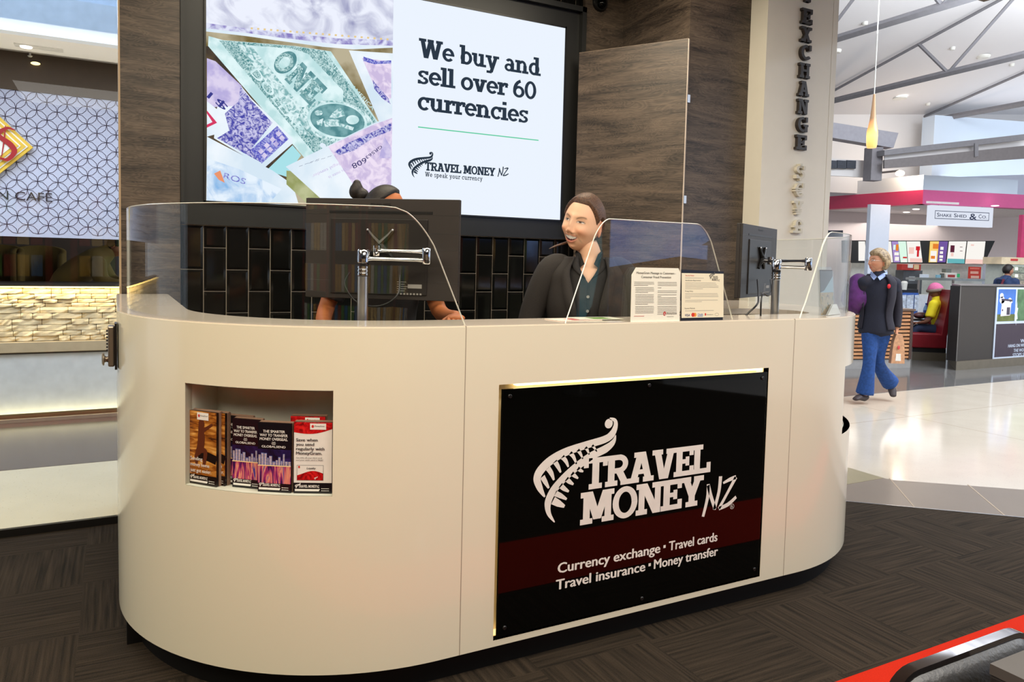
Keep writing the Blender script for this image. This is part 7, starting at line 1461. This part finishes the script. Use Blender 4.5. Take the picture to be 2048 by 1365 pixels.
sp = dict(J=dict(pelvis=Q(1881, 658), waist=Q(1880, 645), chest=Q(1878, 627), upper=Q(1876, 609), neckbase=Q(1874, 599), headbase=Q(1873, 592), head=Q(1872, 583), shL=Q(1868, 610, -.27), elL=Q(1858, 640, -.22), wrL=Q(1836, 646, -.30), shR=Q(1876, 609, -.63), elR=Q(1858, 641, -.68), wrR=Q(1838, 647, -.62),
    hipL=Q(1874, 662, -.35), knL=Q(1830, 660, -.33), anL=Q(1832, 710, -.30), toeL=Q(1822, 722, -.30), hipR=Q(1874, 662, -.56), knR=Q(1828, 660, -.58), anR=Q(1832, 712, -.60), toeR=Q(1820, 724, -.60)),
    side=bn_, skin=(120, 78, 58), voxel=.018, hsub=4, rot=Matrix.Rotation(math.atan2(-be_.x, be_.y), 4, 'Z') @ Matrix.Rotation(R_(22), 4, 'X'), headscale=1.1, face=dict(brow=(20, 14, 12)), handL=(-be_, (0, 0, -1), bn_, .6), handR=(-be_, (0, 0, -1), -bn_, .6), base=tuple(Q(1874, 660)),
    clothes=[dict(kind='top', name='t_shirt', mat=YEL, off=.03, sleeve=.85), dict(kind='trousers', name='jeans', mat=mat((30, 42, 70), .85), flare=.05), dict(kind='shoes', mat=PLAST2)])
p4_, HM4, J4 = person('seated person in a yellow T-shirt and pink knitted hat on the red booth bench', sp)
PKH = mat((196, 100, 140), .9, var=.1, scale=60, name='pink_knit'); GYH = mat((124, 108, 98), .9, name='grey_knit')
hat = hair_shell(p4_, HM4, lambda x, y, z, p: 1 if z > .15-.25*y else 0, PKH, name='knitted_hat', sub=4, th=.026)
mb = MB(); c = [HM4 @ V((.100*math.cos(a), .118*math.sin(a)+.0, .022-.024*math.sin(a))) for a in [2*math.pi*i/24 for i in range(25)]]; mb.sweep(c, [(.014, .026)]*25, side=(0, 0, 1) if False else None, n=8, cap=False); mb.build('hat_band', GYH, hat, smooth=True)
ut0, z_t = BP.q(1829, 639, -.25); ut1 = BP.q(1852, 639, -.25)[0]
tbx = thing('booth_table', tuple(BP.F @ V(((ut0+ut1)/2, .003, -1.0))), 'dark booth table in front of the person in yellow', 'table'); mb = MB(); mb.box((ut0-.55, z_t-.03, -1.7), (ut1, z_t, -.30), 0, BP.F); mb.build('top', PLAST2, tbx); mb = MB(); pc_ = BP.F @ V((ut0-.1, .0, -1.0)); mb.lathe((pc_.x, pc_.y, .003), [(.2, 0), (.2, .02), (.03, .03), (.03, z_t-.033)], 20); mb.build('pedestal', PLAST2, tbx)
q = BP.F @ V((BP.q(1841, 630, -.45)[0], z_t, -.45)); t = thing('drawstring_bag', tuple(q), 'dark red bag lying on the booth table', 'bag'); mb = MB(); mb.ball((q.x, q.y, z_t+.058), (.15, .09, .057)); mb.build('bag_body', mat((70, 30, 34), .5, var=.5, scale=14), t, smooth=True); mb = MB(); mb.ball((q.x+.03, q.y-.08, z_t+.06), (.08, .02, .035)); mb.build('mesh_pocket', mat((26, 34, 34), .4), t, smooth=True)
q = BP.F @ V((BP.q(1852, 614, -.85)[0], z_t, -.85)); t = thing('water_bottle', tuple(q), 'clear water bottle with a blue label and blue cap on the booth table', 'bottle')
zb_ = z_t+.001; mb = MB(); mb.lathe((q.x, q.y, zb_), [(0, 0), (.040, .0), (.042, .02), (.042, .15), (.03, .19), (.014, .22), (.014, .23)], 18); mb.build('bottle', mat((120, 160, 206), .1), t, smooth=True); mb = MB(); mb.lathe((q.x, q.y, zb_+.06), [(.0425, 0), (.0425, .07)], 18); mb.build('label_band', mat((30, 60, 150), .4), t, smooth=True); mb = MB(); mb.lathe((q.x, q.y, zb_+.23), [(.015, 0), (.015, .025), (0, .026)], 14); mb.build('cap', mat((40, 70, 170), .4), t)
# slatted timber counter
sl = thing('slatted_counter', (10.3, 7.3, 0), 'timber slatted counter end beside the booth, behind the walking person', 'counter'); Sp = VP((10.753, 7.204), (-.974, .225)); Sp = VP((9.70, 7.447), (.974, -.225)); 
xa_ = -.6; xb2 = 1.08; z1_ = .90
mb = MB(); mb.box((xa_, .14, -.5), (xb2-.0, z1_-.02, -.03), 0, Sp.F); mb.build('core', mat((44, 30, 24), .6), sl); mb = MB(); mb.box((xa_, .003, -.5), (xb2+.02, .14, -.02), 0, Sp.F); mb.build('kerb', mat((150, 146, 142), .5), sl)
mb = MB(); mb.box((xa_-.02, z1_-.02, -.52), (xb2+.03, z1_+.01, .02), 0, Sp.F); mb.build('top', mat((96, 74, 60), .4), sl)
TM = laminate('timber_slat', (150, 96, 58), (206, 150, 104), seed=9)
for k in range(13): mb = MB(); z_ = .155+k*.0565; mb.box((xa_, z_, -.03), (xb2-.04, z_+.036, -.0), 0, Sp.F); mb.build('slat', TM, sl)
mb = MB(); mb.box((xb2-.04, .14, -.5), (xb2+.01, z1_-.02, .005), 0, Sp.F); mb.build('end_post', mat((70, 50, 42), .5), sl)
q = Sp.F @ V((.75, z1_+.011, -.2)); mb = MB(); mb.box((q.x-.10, q.y-.07, q.z), (q.x+.10, q.y+.07, q.z+.008)); mb.box((q.x-.02, q.y-.04, q.z+.008), (q.x+.09, q.y+.05, q.z+.03)); tag(mb.build('napkins', WHITE), 'crumpled white napkins on top of the timber slatted counter', 'napkins')
q = Sp.F @ V((.95, z1_+.011, -.25)); mb = MB(); mb.ball((q.x, q.y, q.z+.03), (.05, .04, .03)); tag(mb.build('red_packet', mat((196, 30, 60), .5), smooth=True), 'small red packet at the corner of the timber slatted counter', 'packet')
# dark soffit edge at the upper right is the shop ceiling itself

# ================================================================== FOREGROUND
ch = thing('chrome_chair', (1.21, .95, .004), 'black leather chair back in a polished chrome band at the lower right corner', 'chair')
LTH = mat((24, 20, 15), .36, var=.2, scale=120, bump=.1, name='black_leather')
xl, xr, yb_, zt_, zb_ = .985, 1.385, .68, .905, .50
def rrect(x0, x1, z0, z1, r, n=8):
    out = []
    for cx_, cz_, a0 in ((x1-r, z1-r, 0), (x0+r, z1-r, 90), (x0+r, z0+r, 180), (x1-r, z0+r, 270)):
        for i in range(n+1): a = R_(a0+90*i/n); out.append((cx_+r*math.cos(a), cz_+r*math.sin(a)))
    return out
o1 = rrect(xl, xr, zb_, zt_, .075); mb = MB(); n_ = len(o1); i1 = rrect(xl+.008, xr-.008, zb_+.008, zt_-.008, .068)
def yy(z): return (zt_-z)*-.12
vs = [(x, yb_+yy(z)-.012, z) for x, z in o1]+[(x, yb_+yy(z)+.006, z) for x, z in o1]+[(x, yb_+yy(z)+.006, z) for x, z in i1]+[(x, yb_+yy(z)-.012, z) for x, z in i1]
mb.add(vs, [(k*n_+i, k*n_+(i+1) % n_, ((k+1) % 4)*n_+(i+1) % n_, ((k+1) % 4)*n_+i) for k in range(4) for i in range(n_)]); mb.build('chrome_band', CHROME, ch, smooth=True, ang=50)
c1_ = rrect(xl+.009, xr-.009, zb_+.009, zt_-.009, .067); c2_ = rrect(xl+.03, xr-.03, zb_+.03, zt_-.03, .05); mb = MB()
rings = [(c1_, .005), (c1_, -.014), (c2_, -.034), ([(xl+.08+(x-xl-.03)*.7, zb_+.07+(z-zb_-.03)*.68) for x, z in c2_], -.040)]
vs = [(x, yb_+yy(z)+d, z) for c, d in rings for x, z in c]; mb.add(vs, [(k*n_+i, k*n_+(i+1) % n_, (k+1)*n_+(i+1) % n_, (k+1)*n_+i) for k in range(3) for i in range(n_)]+[tuple(range(n_))[::-1], tuple(range(3*n_, 4*n_))]); mb.build('back_pad', LTH, ch, smooth=True, ang=60)
mb = MB(); mb.box((xl+.01, .755, .44), (xr-.01, 1.14, .52)); mb.build('seat', LTH, ch, bevel=.02)
mb = MB(); 
for x in (xl+.0, xr-.0): mb.tube([(x, yb_+yy(.6), .60), (x, .74, .47), (x, 1.10, .43), (x, 1.14, .40), (x, 1.10, .36), (x, .80, .36)], .011, 10)
mb.build('chrome_loop', CHROME, ch, smooth=True); mb = MB(); mb.lathe((1.21, .95, .004), [(.22, 0), (.22, .008), (.10, .03), (.03, .05), (.028, .44), (0, .44)], 36); mb.build('pedestal_base', CHROME, ch, smooth=True)
q = PX(1980, 1328, 2, .97); bx = thing('display_plinth', (q.x+.2, q.y-.2, .004), 'corner of a black box with a grey top beside the chrome chair', 'plinth')
mb = MB(); mb.box((q.x, q.y-.22, .004), (q.x+.30, q.y, .955)); mb.build('box', mat((20, 12, 12), .85), bx, bevel=.003); mb = MB(); mb.box((q.x, q.y-.22, .9555), (q.x+.30, q.y, .97)); mb.build('top', mat((74, 70, 68), .6), bx)

# ================================================================== THE STORE BEHIND (seen in the glass and the gloss)
lb_ = thing('poster_light_box', (6.3, -2.5, 0), 'tall lit poster of a blue sky and a temple in the store across the walkway', 'poster')
mb = MB(); mb.box((5.1, -2.62, .3), (7.7, -2.51, 2.75)); mb.build('case', PLAST2, lb_); FW = frame((0, -2.51, 0), (-1, 0, 0), (0, 0, 1))
mb = MB(); quad(mb, FW, -7.65, .35, -5.15, 2.7, 0, .003); mb.face([FW @ V(p) for p in ((-7.65, .35, .005), (-5.15, .35, .005), (-5.15, 1.45, .005), (-6.2, 1.6, .005), (-7.65, 1.5, .005))], 1); mb.build('lit_face', [emis((108, 140, 216), 3.2, (150, 178, 226), 1.2), emis((70, 44, 40), .8, (170, 110, 70), 9)], lb_)
mb = MB(); quad(mb, FW, -7.5, .9, -6.65, 1.75, 0, .007); mb.face([FW @ V(p) for p in ((-7.6, 1.75, .007), (-6.55, 1.75, .007), (-7.05, 2.0, .007))]); 
for k in range(4): quad(mb, FW, -7.4+k*.2, .95, -7.32+k*.2, 1.7, 1, .009)
mb.build('temple', [emis((120, 116, 130), .9), emis((170, 160, 170), 1.0)], lb_)
fb = thing('feather_banner', (4.8, -2.5, 0), 'turquoise feather banner in the store across the walkway', 'banner'); mb = MB(); FF = frame((0, -2.42, 0), (1, 0, 0), (0, 0, 1)); mb.prism([FF @ V(p) for p in ((4.66, .7, 0), (4.86, 1.0, 0), (4.98, 1.6, 0), (4.96, 2.15, 0), (4.84, 2.4, 0), (4.70, 2.3, 0))], (0, -.01, 0)); mb.build('cloth', emis((90, 206, 226), .9, (190, 236, 240), 3), fb); mb = MB(); mb.tube([(4.68, -2.43, .01), (4.68, -2.43, 2.3)], .015, 8); mb.lathe((4.68, -2.43, .004), [(.2, 0), (.2, .02), (.02, .03)], 20); mb.build('pole', ALU, fb)  # banner cloth glows by itself, with no lamp in it
rk_cols = [(196, 150, 60), (60, 110, 160), (210, 206, 196), (150, 60, 50), (90, 140, 70), (226, 190, 120)]
for r_i, (x0, y0, yaw) in enumerate(((-2.6, -1.6, 20), (-1.3, -2.1, 12), (.1, -2.3, 0), (1.5, -2.3, -6))):
    M_ = Matrix.Translation((x0, y0, .004)) @ Matrix.Rotation(R_(-yaw), 4, 'Z'); t = thing('brochure_rack', (x0, y0, .004), ['tall rack of travel brochures, first by the side wall of the store', 'tall rack of travel brochures, second from the side wall', 'tall rack of travel brochures, third from the side wall', 'tall rack of travel brochures, last of the row facing the counter'][r_i], 'rack', 'brochure racks in the store across the walkway')
    mb = MB(); mb.box((-.55, -.05, 0), (.55, 0, 2.3), 0, M_); mb.build('back_panel', mat((50, 40, 36), .6), t)
    for sx in (-.6, .52): mb = MB(); mb.box((sx, -.08, 0), (sx+.08, .08, 2.4), 0, M_); mb.build('upright', mat((120, 26, 24), .5), t)
    rn = random.Random(20+r_i)
    for j in range(5):
        mb = MB(); z_ = .35+j*.4; mb.box((-.52, 0, z_-.02), (.52, .14, z_), 0, M_); mb.build('shelf', PLAST2, t)
        mb = MB()
        for k in range(7): mb.box((-.5+k*.145, .03, z_+.002), (-.5+k*.145+.125, .05, z_+.27), rn.randrange(6), M_)
        mb.build('brochure_row', [mat(c, .5, emit=.10) for c in rk_cols], t)  # brochures get a faint glow of their own, without a lamp
